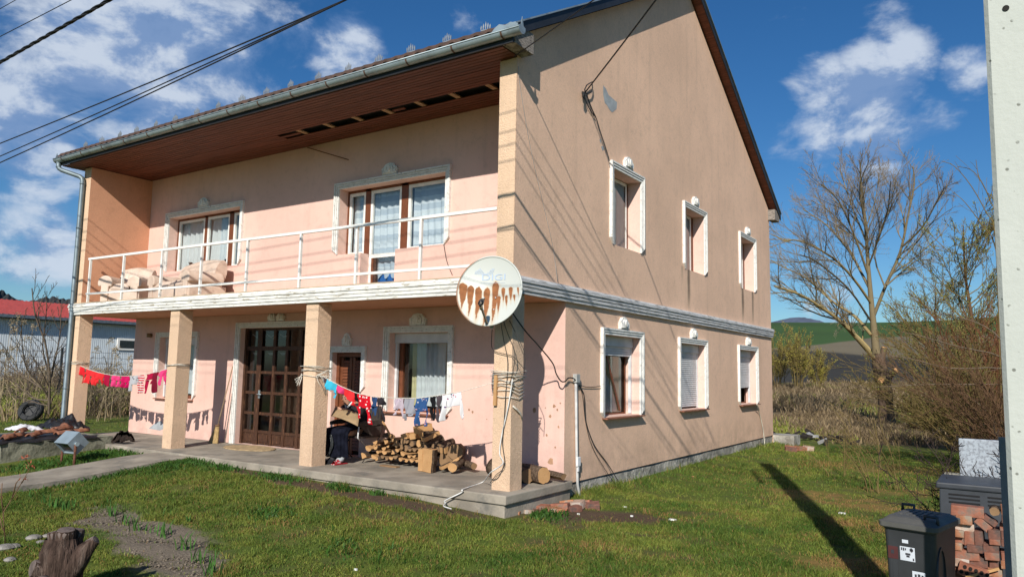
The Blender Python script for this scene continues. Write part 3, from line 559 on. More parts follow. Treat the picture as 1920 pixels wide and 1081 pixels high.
def sash(fn, par, u0, u1, v0, v1, d, m=None, w=.055, name='sash', curtain=MCURT, cfall=0., mid=None, th=.05):
    s = MB()
    for (a, b, c, e) in ((u0, u0 + w, v0, v1), (u1 - w, u1, v0, v1), (u0 + w, u1 - w, v0, v0 + w), (u0 + w, u1 - w, v1 - w, v1)): fbar(s, fn, a, b, c, e, d, d + th)
    if mid: fbar(s, fn, u0 + w, u1 - w, mid - .035, mid + .035, d + .002, d + .05)
    sa = s.build(name, m or MPVC, par, fix=True)
    g = MB(); g.poly([fn(u0 + w, v0 + w, d + th / 2), fn(u1 - w, v0 + w, d + th / 2), fn(u1 - w, v1 - w, d + th / 2), fn(u0 + w, v1 - w, d + th / 2)]); g.build('pane', MGLASS, par)
    return sa
def curtain(fn, par, u0, u1, v0, v1, d, m=MCURT, folds=9, amp=.03, scallop=0.):
    c = MB(); ph = random.uniform(0, 6)
    c.grid(lambda u, v: fn(u0 + (u1 - u0) * u, v1 - (v1 - v0 - scallop * (.5 + .5 * sin(u * 23 + ph))) * v, d + amp * sin(u * folds * 2 * pi + ph + .6 * sin(v * 3 + ph)) * (.5 + .5 * v) + amp * .4 * sin(u * folds * 5.1)), int(folds * 8), 8)
    return c.build('curtain', m, par)
def wthing(name, fn, u, v): return link(name, None, fn(u, v, 0), house)
# room shells so that openings look into dim rooms and not through the house
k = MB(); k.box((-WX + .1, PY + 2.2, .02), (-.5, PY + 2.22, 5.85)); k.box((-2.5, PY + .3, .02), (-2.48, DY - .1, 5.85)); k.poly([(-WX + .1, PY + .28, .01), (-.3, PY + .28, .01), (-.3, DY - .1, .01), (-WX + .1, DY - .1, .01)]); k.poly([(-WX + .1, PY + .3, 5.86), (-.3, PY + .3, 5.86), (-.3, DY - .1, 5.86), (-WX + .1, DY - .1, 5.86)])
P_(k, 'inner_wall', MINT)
D0 = .22
# upper front windows with a balcony door in each
def upper(u0, u1, parts, mull, slot, door, bluec=False):
    w = wthing('window', FF, (u0 + u1) / 2, 3.66); surround(w, FF, u0 - .11, u1 + .11, 3.66, 5.02); keystone(w, FF, (u0 + u1) / 2, 5.03, .34, .2)
    m = MB()
    for a, b in mull: fbar(m, FF, a, b, 2.86 if False else 3.6, 4.9, D0 - .01, D0 + .07)
    fbar(m, FF, u0, u1, 4.86, 4.908, D0 - .01, D0 + .07); fbar(m, FF, u0 + .002, u0 + .04, 3.67, 4.86, D0 - .012, D0 + .07); fbar(m, FF, slot[0] - .04, slot[0] + .1, 2.86, 3.66, D0 + .01, D0 + .09)
    m.build('frame', MBROWN, w, fix=True)
    for a, b in parts: sash(FF, w, a, b, 3.67, 4.86, D0)
    sash(FF, w, door[0], door[1], 2.87, 4.86, D0, name='balcony_door', mid=3.62)
    curtain(FF, w, u0 + .06, u1 - .05, 3.62, 4.84, D0 + .10, MCURT if not bluec else MLACE, 15, .03, 0 if bluec else .28)
    if bluec: curtain(FF, w, door[0] + .05, door[1] - .05, 3.2, 3.75, D0 + .14, MLACE, 4, .03, .1); curtain(FF, w, door[0] + .05, door[1], 2.87, 3.3, D0 + .17, MBLUE, 3, .05)
    fl = MB(); fl.poly([FF(slot[0], 2.858, 0), FF(slot[1], 2.858, 0), FF(slot[1], 2.858, .6), FF(slot[0], 2.858, .6)]); fl.build('threshold', MCONC, w)
upper(-4.92, -2.35, [(-4.88, -4.45), (-3.39, -2.37)], [(-4.45, -4.32), (-3.55, -3.39)], (-4.32, -3.47), (-4.32, -3.55), True)
upper(-10.48, -7.88, [(-10.44, -9.44), (-8.41, -7.9)], [(-9.44, -9.35), (-8.55, -8.41)], (-9.33, -8.45), (-9.35, -8.55))
def rollerbox(w, fn, u0, u1, z1, closed, crooked=0.):
    k = MB(); fbar(k, fn, u0 + .005, u1 - .005, z1 - .16, z1 - .003, .13, .26); k.prism([(u0 + .005, z1 - .17), (u1 - .005, z1 - .17), (u1 - .005, z1 - .16), (u0 + .005, z1 - .16)], fn, .12, .27)
    for a, b in ((u0 + .004, u0 + .05), (u1 - .05, u1 - .004)): fbar(k, fn, a, b, z1 - 1.33, z1 - .17, .15, .2)
    k.build('shutter_box', MSHUT, w, fix=True)
    if closed > 0:
        s = MB(); n = max(2, int(closed / .042))
        for i in range(n):
            z = z1 - .17 - (i + 1) * .042; tl = crooked * sstep(i / n, .5, 1); s.prism([(u0 + .05, z + .003), (u1 - .05, z + .003 + tl), (u1 - .05, z + .04 + tl), (u0 + .05, z + .04)], lambda u, v, d: fn(u, v, .165 + d), 0, .018 + .0)
            s.prism([(u0 + .05, z + .012), (u1 - .05, z + .012 + tl), (u1 - .05, z + .031 + tl), (u0 + .05, z + .031)], lambda u, v, d: fn(u, v, .165 - d), 0, .006)
        s.build('shutter', MSHUT, w, fix=True)
def sill(w, fn, u0, u1, z, out=.07):
    k = MB(); k.prism([(u0 - .03, -.0), (u1 + .03, -.0), (u1 + .03, -.018), (u0 - .03, -.018)], lambda u, v, d: fn(u, z + v + .0 - (.012 if d < 0 else 0), d), -out, .2); k.build('sill', MSILL, w, fix=True)
# ground floor front windows
for (u0, u1, z0, z1, key) in ((-3.52, -2.2, .83, 2.18, .34), (-10.54, -9.17, .82, 2.17, .3)):
    w = wthing('window', FF, (u0 + u1) / 2, z0); surround(w, FF, u0 - .11, u1 + .11, z0, z1 + .11); keystone(w, FF, (u0 + u1) / 2, z1 + .12, key, .2); rollerbox(w, FF, u0, u1, z1, 0); sill(w, FF, u0, u1, z0)
    m = MB()
    for a, b, c, d in ((u0 + .05, u0 + .13, z0, z1 - .17), (u1 - .13, u1 - .05, z0, z1 - .17), (u0 + .13, u1 - .13, z0, z0 + .07)): fbar(m, FF, a, b, c, d, D0, D0 + .06)
    m.build('frame', MBROWN, w, fix=True); g = MB(); g.poly([FF(u0 + .1, z0 + .05, D0 + .03), FF(u1 - .1, z0 + .05, D0 + .03), FF(u1 - .1, z1 - .17, D0 + .03), FF(u0 + .1, z1 - .17, D0 + .03)]); g.build('pane', MGLASS, w)
    curtain(FF, w, u0 + .32, u1 - .1, z0 + .1, z1 - .15, D0 + .13, MCURT, 9, .03); curtain(FF, w, u0 + .2, u0 + .34, z0 + .1, z1 - .15, D0 + .16, MYEL, 2, .02)
# small louvred door
w = wthing('door', FF, -4.55, 0); surround(w, FF, -5.03, -4.06, 1.13, 1.95); keystone(w, FF, -4.54, 1.96, .2, .22)
m = MB(); fbar(m, FF, -4.92, -4.85, 0, 1.83, .1, .2); fbar(m, FF, -4.25, -4.17, 0, 1.83, .1, .2); fbar(m, FF, -4.85, -4.25, 1.76, 1.83, .1, .2)
for a, b in ((-4.85, -4.56), (-4.54, -4.25)):
    fbar(m, FF, a, a + .06, .0, 1.75, .14, .18); fbar(m, FF, b - .06, b, .0, 1.75, .14, .18)
    for i in range(28): z = .08 + i * .058; m.prism([(a + .06, z), (b - .06, z), (b - .06, z + .05), (a + .06, z + .05)], lambda u, v, d: FF(u, v, .15 + d + (z + .05 - v) * -.3), 0, .012)
m.build('louvred_leaf', MBROWN, w, fix=True)
# entrance: dark glazed door with side lights and transom
w = wthing('door', FF, -6.54, 0); surround(w, FF, -7.77, -5.31, 0, 2.44, False)
keystone(w, FF, -6.66, 2.455, .2, .17); keystone(w, FF, -6.40, 2.455, .2, .17)
m = MB(); g = MB(); cols = [-7.64, -7.2, -6.76, -6.38, -5.98, -5.44]; rows = [.26, .62, 1.03, 1.44, 1.92, 2.31]; DD = .14
fbar(m, FF, -7.66, -7.60, 0, 2.33, DD - .03, DD + .08); fbar(m, FF, -5.48, -5.42, 0, 2.33, DD - .03, DD + .08)
for cx in cols[1:-1]: fbar(m, FF, cx - .036, cx + .036, .0, 2.33, DD, DD + .06)
for rz in rows: fbar(m, FF, -7.6, -5.48, rz - .03, rz + .025, DD + .004, DD + .055)
fbar(m, FF, -7.6, -5.48, .02, .23, DD + .02, DD + .05); fbar(m, FF, -7.2 - .07, -7.2 + .07, 0, 2.33, DD - .012, DD); fbar(m, FF, -7.6, -5.48, 1.88, 1.96, DD - .01, DD + .003)
for i in range(5):
    for j in range(6):
        a, b = cols[i] + .05, cols[i + 1] - .05; c_, d_ = ([.02] + rows)[j] + .035, ([.02] + rows)[j + 1] - .04
        if j == 0: fbar(m, FF, a + .03, b - .03, c_ + .0, d_ - .02, DD + .005, DD + .02)
dl = m.build('glazed_leaf', MDOOR, w, fix=True)
g.poly([FF(-7.6, .26, DD + .03), FF(-5.48, .26, DD + .03), FF(-5.48, 2.31, DD + .03), FF(-7.6, 2.31, DD + .03)]); g.build('pane', glass('dusty_door_glass', (.6, .6, .58), .08), w)
h = MB(); h.tube([FF(-7.14, 1.0, DD - .0), FF(-7.14, 1.0, DD - .06), FF(-7.02, 1.0, DD - .06)], .011, 6); h.box((-7.165, PY + DD - .015, .92), (-7.115, PY + DD - .001, 1.08)); h.build('handle', MZINC, w)
cl = MB()
for i, x in enumerate((-7.42, -6.97, -6.57)):   # pale arcs behind the upper door panes
    cl.prism([(x - .16, 2.2), (x - .02, 2.135), (x + .15, 2.21), (x + .15, 2.235), (x - .02, 2.165), (x - .16, 2.225)], FF, DD + .09, DD + .1)
for i, x in enumerate((-7.42, -6.95, -6.57)): cl.prism([(x - .14, 1.84), (x - .05, 1.79), (x + .06, 1.79), (x + .14, 1.84)], FF, DD + .09, DD + .1)
cl.build('pale_arcs', MCURT, w, fix=True)
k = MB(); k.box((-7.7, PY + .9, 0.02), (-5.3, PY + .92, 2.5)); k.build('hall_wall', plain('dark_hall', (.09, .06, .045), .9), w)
# gable windows
for i, (u0, u1, z0, z1) in enumerate(GH):
    w = wthing('window', GF, (u0 + u1) / 2, z0); upw = z0 > 2
    surround(w, GF, u0 - .1, u1 + .1, z0 - (.0 if upw else .02), z1 + .11); keystone(w, GF, (u0 + u1) / 2, z1 + .12, .3, .2)
    if upw:
        sash(GF, w, u0 + .01, u1 - .07 if i == 0 else u1 - .16, z0 + .01, z1 - .02, .24, th=.012); m = MB(); fbar(m, GF, u1 - .06 if i == 0 else u1 - .15, u1 - .005, z0, z1 - .02, .245, .255); m.build('frame', MBROWN, w, fix=True)
        curtain(GF, w, u0 + .06, u1 - .10, z0 + .02, z1 - .04, .275, MCURT, 9, .012)
    else:
        sill(w, GF, u0, u1, z0, .1); rollerbox(w, GF, u0, u1, z1, (.17, 1.14, .82)[i - 3], (0, 0, .03)[i - 3])
        m = MB(); fbar(m, GF, u0 + .05, u0 + .12, z0, z1 - .17, .262, .28); fbar(m, GF, u1 - .085, u1 - .05, z0, z1 - .17, .25, .262); fbar(m, GF, u0 + .12, u1 - .085, z0, z0 + .03, .264, .275); m.build('frame', MBROWN, w, fix=True)
        if i == 3:   # sash tilted open
            g = MB(); g.poly([GF(u0 + .1, z0 + .04, .268), GF(u1 - .09, z0 + .04, .268), GF(u1 - .09, z1 - .18, .268), GF(u0 + .1, z1 - .18, .268)]); g.build('pane', MGLASS, w)
            k = MB(); k.prism([(u0 + .62, z1 - .34), (u0 + .67, z1 - .34), (u1 - .23, z0 + .05), (u1 - .29, z0 + .05)], GF, .25, .262); k.build('tilted_sash', MBROWN, w, fix=True)
            curtain(GF, w, u0 + .75, u1 - .08, z0 + .03, z1 - .2, .33, MYEL, 5, .012)
            k = MB(); k.grid(lambda u, v: GF(u0 + .45 + (u1 - .30 - u0 - .45) * u, z0 + .05 + (.08 + .85 * (1 - u) ** .8) * v, .30 + .012 * sin(u * 34)), 40, 6); k.build('curtain', MCURT, w)
        if i == 5: curtain(GF, w, u0 + .1, u1 - .35, z0 + .02, z1 - .5, .30, MCURT, 4, .01)
# balcony railing
ra = link('balcony_railing', None, (-5.7, .03, 2.85), house); k = MB(); RY = .03
k.bar((-11.15, RY, 3.815), (-.3, RY, 3.785), .045, .045); k.build('rail', MPVC, ra); k = MB(); k.bar((-11.15, RY, 3.05), (-.3, RY, 3.01), .04, .04); k.build('rail', MPVC, ra)
for x in (-11.08, -9.74, -8.35, -7.05, -5.7, -4.3, -2.99, -1.67): k = MB(); k.box((x - .02, RY - .0215, 2.857), (x + .02, RY + .0215, 3.79)); k.build('post', MPVC, ra)
# wall lamp, conduit box
k = MB(); k.tube([(-10.9, PY, 2.22), (-10.9, PY - .06, 2.22)], .04, 10); k.tube([(-10.9, PY - .06, 2.17), (-10.9, PY - .06, 2.26)], [.05, .055], 10); P_(k, 'wall_lamp', plain('brass_lamp', (.18, .12, .06), .5, .3))
# ---------------------------------------------------------------- concrete path
def build_path():
    k = MB(); xs = [-7.62, -7.4, -7.0, -6.6, -6.42]
    def pf(u, v):
        y = -.31 - 8.4 * v; x = -7.55 + 1.13 * u + .05 * (float(vnoise(y, u * 9, .8, 3)) - .5) * (1 if u in (0, 1) else 0) + .38 * v * 0
        return (x, y, float(gz(-7, y)) + .065 - .0 * u)
    k.grid(lambda u, v: pf(u, 1 - v), 6, 60)
    for u in (0, 1): k.grid(lambda a, v: (pf(u, v)[0], pf(u, v)[1], pf(u, v)[2] - .2 * (1 - a)), 1, 60)
    k.build('path', MCONC, origin=(-7, -4, -.2), kind='structure')
build_path()
# ---------------------------------------------------------------- satellite dish
def build_dish():
    C = Vector((-.14, -.36, 2.60)); n = Vector((sin(radians(17)), -cos(radians(17)), .22)).normalized()
    ux = Vector((0, 0, 1)).cross(n).normalized(); ux = -ux if ux.x < 0 else ux; uy = n.cross(ux); uy = -uy if uy.z < 0 else uy
    A, B, DP = .445, .475, .085
    t = NT('rusty_white_dish'); v = t.coord(); o = t.xyz(v)
    # local coords: object is built with its own axes (x across, y up, z out)
    fine = t.noise(v, 16, 5, .65); wob = t.noise(t.mapv(v, (14, 5, 1)), 1.2, 4, .6); m = None; glow = None
    for (zx, zt, zb, hw) in ((170, 315, 500, 33), (225, 328, 550, 27), (282, 336, 590, 29), (345, 338, 625, 27), (405, 300, 610, 28), (437, 400, 530, 17), (466, 343, 450, 17), (495, 398, 480, 13), (524, 343, 440, 18), (556, 398, 450, 11), (582, 350, 415, 8)):
        uc, tp, bt, w_ = (zx - 374) * .00185, (374 - zt) * .00197, (374 - zb) * .00197, hw * .00185
        tt = t.math('DIVIDE', t.math('SUBTRACT', tp, o[1]), tp - bt); dx = t.math('DIVIDE', t.math('ABSOLUTE', t.math('SUBTRACT', t.math('SUBTRACT', o[0], uc), t.math('MULTIPLY', tt, .02))), w_)
        q = t.math('ADD', t.math('ADD', dx, t.math('MULTIPLY', t.math('POWER', t.math('MAXIMUM', tt, 0.), 1.6), .95)), t.math('ADD', t.math('MULTIPLY', wob, .75), t.math('MULTIPLY', fine, .45)))
        q = t.math('ADD', q, t.math('MULTIPLY', t.math('POWER', t.math('MAXIMUM', t.math('SUBTRACT', .12, tt), 0.), 2.), 55.))
        m = q if m is None else t.math('MINIMUM', m, q)
    glow = t.ramp(m, 2.6, 1.2); m = t.ramp(m, 1.66, 1.4)
    rim = t.math('MULTIPLY', t.ramp(t.math('ADD', t.math('POWER', t.math('DIVIDE', o[0], A), 2.), t.math('POWER', t.math('DIVIDE', o[1], B), 2.)), .955, .985), t.ramp(o[0], -.12, -.3))
    halo = t.math('MULTIPLY', glow, .55); m = t.math('MAXIMUM', m, t.math('MULTIPLY', rim, .9))
    col = t.mix(halo, (.53, .55, .51), (.52, .37, .19)); rust = t.mix(fine, (.13, .045, .022), (.42, .17, .06)); col = t.mix(m, col, rust)
    t.bsdf(col, t.mix(m, (.4, .4, .4), (.9, .9, .9)), 0, t.noise(v, 60, 3), .15, .003, .4)
    root = thing('satellite_dish', C, 'round white satellite dish with brown rust drips on the balcony corner', 'satellite dish')
    M4 = Matrix([[ux.x, uy.x, n.x, 0], [ux.y, uy.y, n.y, 0], [ux.z, uy.z, n.z, 0], [0, 0, 0, 1]])
    root.matrix_world = Matrix.Translation(C) @ M4; ORG[root.name] = np.zeros(3)   # children in the dish's own axes
    k = MB()
    def bowl(u, v, off=0): a = 2 * pi * u; r = v; return (A * r * cos(a), B * r * sin(a), DP * r * r - DP + off)
    k.grid(lambda u, v: bowl(u, max(v, .002)), 64, 16); k.grid(lambda u, v: bowl(1 - u, max(v, .002), -.006), 64, 16)
    k.tube([(A * cos(2 * pi * i / 64), B * sin(2 * pi * i / 64), -.002) for i in range(65)], .012, 8); rf_ = k.build('reflector', t.mat, root)
    # faded lettering and dotted wave emblem
    cu = bpy.data.curves.new('lettering', 'FONT'); cu.body = 'DIGI'; cu.size = .115; cu.align_x = 'CENTER'; cu.extrude = 0
    tmp = bpy.data.objects.new('tmp', cu); COL.objects.link(tmp); bpy.context.view_layer.update()
    me = bpy.data.meshes.new_from_object(tmp.evaluated_get(bpy.context.evaluated_depsgraph_get())); bpy.data.objects.remove(tmp)
    k = MB(); vs = []
    for q in me.vertices: x = q.co.x * 1.55 + .03; y = q.co.y + .165; vs.append((x, y, DP * ((x / A) ** 2 + (y / B) ** 2) - DP + .005))
    k.add(vs, [list(p.vertices) for p in me.polygons])
    def dot(x, y, w, h): k.poly([(a, b, DP * ((a / A) ** 2 + (b / B) ** 2) - DP + .005) for a, b in ((x, y), (x + w, y), (x + w, y + h), (x, y + h))])
    for i in range(12):
        for j in range(5):
            if j < 2.4 + 2 * sin(i * .75): dot(-.235 + i * .021 + j * .006, .245 + j * .016, .013, .010)
    for i in range(16): dot(-.14 + i * .021, .125, .014, .004)
    k.build('lettering', plain('faded_blue_print', (.40, .50, .64), .6, 0, .05), root)
    k = MB(); k.bar((0.01, -.46, -.05), (.035, -.35, .30), .022, .02); k.tube([(.035, -.36, .32), (.035, -.28, .37)], .022, 8); k.build('feed_arm', plain('grimy_arm', (.30, .24, .16), .5, .3), root)
    k = MB(); k.tube([(.03, -.30, .36), (.03, -.27, .34), (.03, -.23, .30)], [.034, .036, .028], 12); k.tube([(.03, -.30, .36), (.03, -.33, .38)], [.03, .012], 10); k.build('feed_horn', [plain('black_plastic', (.02, .02, .022), .4)], root)
    k = MB(); k.bar((0, -.1, -.10), (0, -.1, -.28), .05, .05); k.box((-.09, -.2, -.11), (.09, .1, -.085)); k.tube([(0, -.45, -.24), (0, .12, -.24)], .025, 8)
    for x, y in ((-.08, .0), (.08, .0), (-.07, -.16), (.07, -.16)): k.tube([(x, y - .08, -.09), (x, y - .08, -.055 + .0)], .008, 6)
    k.build('bracket', MZINC, root)
build_dish()
# ---------------------------------------------------------------- washing on two lines
def line_pt(pts, x):
    for a, b in zip(pts, pts[1:]):
        if a[0] <= x <= b[0]: f = (x - a[0]) / (b[0] - a[0]); return a[2] * (1 - f) + b[2] * f
    return pts[0][2] if x < pts[0][0] else pts[-1][2]
LY = .1
def sag_line(P0, PM, P1, n=24):   # smooth curve through three surveyed points
    out = []
    for i in range(n + 1):
        x = P0[0] + (P1[0] - P0[0]) * i / n; l0 = (x - PM[0]) * (x - P1[0]) / ((P0[0] - PM[0]) * (P0[0] - P1[0])); l1 = (x - P0[0]) * (x - P1[0]) / ((PM[0] - P0[0]) * (PM[0] - P1[0])); l2 = (x - P0[0]) * (x - PM[0]) / ((P1[0] - P0[0]) * (P1[0] - PM[0]))
        out.append((x, LY, P0[2] * l0 + PM[2] * l1 + P1[2] * l2))
    return out
L1 = sag_line(onY(146, 683, LY), onY(245, 704, LY), onY(322, 688, LY)); 
P2 = [onY(*q, LY) for q in ((600, 702), (618, 712), (640, 724), (668, 736), (700, 743), (740, 745.5), (780, 746), (820, 741), (868, 733), (932, 715))]; L2 = [tuple(p) for p in P2]
MROPE = plain('pale_rope', (.62, .58, .50), .9, 0, .2, 30); MROPEB = plain('grey_wire', (.35, .33, .31), .7, .2)
for L, lab, nm in ((L1, 'washing line of red and pink baby clothes between the two leftmost pillars', 'clothesline'), (L2, 'washing line between the middle pillar and the right corner pillar', 'clothesline')):
    k = MB(); k.tube(L, .006, 6)
    xa, xb = ((-WX, -WX + .29), (-7.89, -7.6)) if L is L1 else ((-4.06, -3.77), (-.29, 0))
    for (x0, x1) in (xa, xb):
        zc = line_pt(L, (x0 + x1) / 2 if L is L1 else (x1 if x0 < -1 else x0))
        for j in range(3 if L is L1 else 5):
            z = zc + .02 + random.uniform(-.03, .05) + .03 * j * (L is L2); d = .012 + .006 * j
            pts = [(x0 - d, -d, z), (x1 + d, -d, z + random.uniform(-.04, .06)), (x1 + d, .29 + d, z + random.uniform(-.05, .05)), (x0 - d, .29 + d, z), (x0 - d, -d, z)]; k.tube(pts, .006, 5)
    if L is L2:
        for j in range(7): a = random.uniform(-.3, .3); k.tube([(-3.79 + .02, .02, 1.43), (-3.77 + .05 + .1 * random.random(), .05 * j * .8, 1.47 + a * .5), (-3.70, .1 + .02 * j, 1.35 + a * .4), (-3.73, .2, 1.1 + .1 * random.random())], .0045, 5)
        for j in range(3): k.tube([(-4.07, -.02, 1.42 + .02 * j), (-4.2 + .03 * j, -.05, 1.36 - .05 * j), (-4.1, -.03, 1.3 - .02 * j), (-4.06, -.02, 1.41)], .005, 5)
    k.build('clothesline', MROPE, origin=L[0], label=lab, cat='clothesline', group='clotheslines under the balcony')
def garment(name, strips, mat, label, cat, L, group, tilt=0., pegs=(MROPE,), sew=0.):
    """strips: (x at line, drop at top, x at bottom, drop at bottom, top width, bottom width); hangs from the line with folds"""
    k = MB(); ph = random.uniform(0, 6); f1 = random.uniform(16, 30)
    for (xa, da, xb, db, wa, wb) in strips:
        def fn(u, v):
            s = (u - .5); x = xa + (xb - xa) * v + s * (wa + (wb - wa) * v) + .006 * sin(9 * v + ph)
            xt = xa + s * wa; z = line_pt(L, xt) - (da + (db - da) * v) - .012 * abs(sin(u * pi * 2)) * (v < .01)
            y = LY + (.028 * sin(x * f1 + ph + 2 * v) + .016 * sin(x * 61 + ph * 2 + 5 * v)) * (.3 + v) + tilt * v
            return (x, y, z)
        k.grid(fn, 8, 8)
    xs = [p[0] for p in k.v]; xc = (min(xs) + max(xs)) / 2
    o = k.build(name, mat, origin=(xc, LY, line_pt(L, xc)), label=label, cat=cat, group=group, solid=.005)
    o.modifiers.new('sub', 'SUBSURF').levels = 1; o.modifiers['sub'].render_levels = 1
    return o
def LX(px, py): return float(onY(px, py, LY)[0])
PM = 1 / 104.0   # metres per photo pixel at the left line
g1 = 'red and pink baby clothes on the left washing line'; g2 = 'baby clothes on the right washing line'
red = cloth_mat('red_cotton', (.72, .02, .03)); red2 = cloth_mat('bright_red_cotton', (.80, .035, .04)); crim = cloth_mat('crimson_cotton', (.42, .008, .05)); pink = cloth_mat('pink_cotton', (.80, .06, .22)); mag = cloth_mat('magenta_cotton', (.62, .012, .12)); mar = cloth_mat('maroon_cotton', (.20, .01, .03))
gry = cloth_mat('grey_print_cotton', (.50, .50, .52), ((.75, .75, .78), (.06, .06, .08)), 'specks', 11, .15, .35); stri = cloth_mat('striped_red_cotton', (.62, .02, .03), (.75, .72, .70), 'bands', 130)
def xw(p0, p1, y=700): a, b = LX(p0, y), LX(p1, y); return (a + b) / 2, b - a
def G(nm, L, grp, mat, lab, cat, p0, p1, body, legs=(), arms=(), y=700, tilt=0.):
    c, w = xw(p0, p1, y); w *= .93; st = [(c, 0., c, body, w, w * (.9 if len(legs) < 2 else 1.0))]
    for (f, l, wf, sp) in legs: st.append((c + f * w, body - .012, c + (f + sp) * w, body + l, w * wf * 1.05, w * wf * .8))
    for (f, d, l, wf, sp) in arms: st.append((c + f * w, d, c + (f + sp) * w, d + l, w * wf, w * wf * .8))
    return garment(nm, st, mat, lab, cat, L, grp, tilt)
pants = lambda l: ((-.27, l, .42, -.07), (.27, l, .42, .07))
G('baby_shirt', L1, g1, red, 'red long-sleeved baby shirt, leftmost on the line beside the downpipe', 'baby shirt', 141, 159, .19, (), ((-.42, .02, .34, .26, -.02), (.42, .06, .28, .26, .04)))
G('baby_trousers', L1, g1, red2, 'bright red baby trousers, second item from the downpipe', 'baby trousers', 160, 181, .12, pants(.18))
G('baby_shorts', L1, g1, red2, 'bright red baby shorts beside the crimson cloth on the left line', 'baby shorts', 181, 195, .15, pants(.08))
G('baby_vest', L1, g1, crim, 'dark crimson baby vest between red shorts and pink trousers', 'baby vest', 196, 209, .24)
G('baby_trousers', L1, g1, pink, 'pink baby trousers in the middle of the left line', 'baby trousers', 210, 227, .10, pants(.13))
G('baby_shorts', L1, g1, mag, 'magenta baby shorts beside the grey printed shirt', 'baby shorts', 228, 244, .14, pants(.10))
G('baby_shirt', L1, g1, gry, 'grey baby shirt with a white print hanging on the left line', 'baby shirt', 243, 259, .18, (), ((-.34, .1, .21, .34, -.14),))
G('baby_shirt', L1, g1, stri, 'red baby suit with white stripes near the top', 'baby suit', 258, 272, .15, pants(.21))
G('baby_trousers', L1, g1, crim, 'long crimson baby trousers beside the striped red suit', 'baby trousers', 273, 297, .13, ((-.36, .26, .34, -.18), (.30, .1, .3, -.25)))
G('baby_tights', L1, g1, mar, 'thin maroon baby tights hanging lowest on the left line', 'baby tights', 287, 295, .40)
G('baby_trousers', L1, g1, pink, 'bright pink baby trousers, nearest the second pillar', 'baby trousers', 300, 312, .12, pants(.17))
turq = cloth_mat('turquoise_cotton', (.06, .52, .72)); dots = cloth_mat('red_polka_dot', (.62, .008, .02), (.85, .82, .80), 'dots', 19, .12, .3); navy = cloth_mat('navy_cotton', (.03, .07, .17)); char = cloth_mat('charcoal_knit', (.035, .03, .035)); lil = cloth_mat('pale_lilac_cotton', (.56, .47, .53), ((.7, .5, .6), (.4, .35, .42)), 'specks', 16, .15, .3); grey = cloth_mat('grey_cotton', (.36, .36, .40)); blu = cloth_mat('blue_floral', (.035, .10, .26), ((.6, .25, .25), (.55, .55, .6)), 'specks', 22, .12, .28); blk = cloth_mat('black_cotton', (.012, .012, .014)); dgr = cloth_mat('dark_grey_cotton', (.10, .08, .09)); wht = cloth_mat('white_print', (.78, .77, .78), ((.6, .04, .10), (.04, .06, .2)), 'specks', 19, .15, .27)
def G2(*a, **k): return G(*a, y=740, **k)
G2('baby_sock', L2, g2, dgr, 'dark grey baby cloth bunched at the middle pillar', 'baby cloth', 602, 612, .11)
G2('baby_shirt', L2, g2, turq, 'turquoise sleeveless baby top next to the middle pillar', 'baby shirt', 611, 632, .15, ((-.3, .02, .3, 0), (.32, .08, .34, 0)))
G2('baby_vest', L2, g2, pink, 'small pink baby vest beside the turquoise top', 'baby vest', 632, 645, .12)
G2('baby_shorts', L2, g2, red2, "plain red baby shorts hiding the seated person's face", 'baby shorts', 643, 667, .155, ((.4, .07, .2, .02),))
G2('baby_suit', L2, g2, dots, 'red baby suit with white polka dots', 'baby suit', 670, 696, .20, ((-.38, .18, .2, -.02), (.36, .24, .2, .12)))
G2('baby_trousers', L2, g2, navy, 'navy blue baby trousers on the right line', 'baby trousers', 696, 709, .15, pants(.13))
G2('baby_tights', L2, g2, char, 'charcoal baby tights with two thin legs', 'baby tights', 709, 722, .12, ((-.33, .20, .2, 0), (.3, .25, .22, .02)))
G2('baby_shirt', L2, g2, lil, 'pale lilac baby shirt hanging before the ground floor window', 'baby shirt', 739, 757, .16, ((-.2, .09, .3, 0), (.35, .14, .24, .15)))
G2('baby_trousers', L2, g2, grey, 'plain grey baby trousers before the ground floor window', 'baby trousers', 757, 779, .23, ((-.36, .1, .22, -.1), (.2, .03, .5, 0)))
G2('baby_suit', L2, g2, blu, 'blue floral baby suit hanging above the firewood', 'baby suit', 780, 805, .20, ((-.34, .20, .32, -.06), (.38, .22, .2, .04)))
G2('baby_trousers', L2, g2, blk, 'black baby trousers beside the blue floral suit', 'baby trousers', 806, 819, .17, pants(.18))
G2('baby_trousers', L2, g2, dgr, 'dark grey baby leggings beside the white printed shirt', 'baby leggings', 818, 829, .16, pants(.22))
G2('baby_shirt', L2, g2, wht, 'white baby shirt with red and blue specks and long sleeves', 'baby shirt', 828, 867, .19, (), ((-.34, .08, .30, .2, -.13), (.44, .04, .34, .14, .06)))
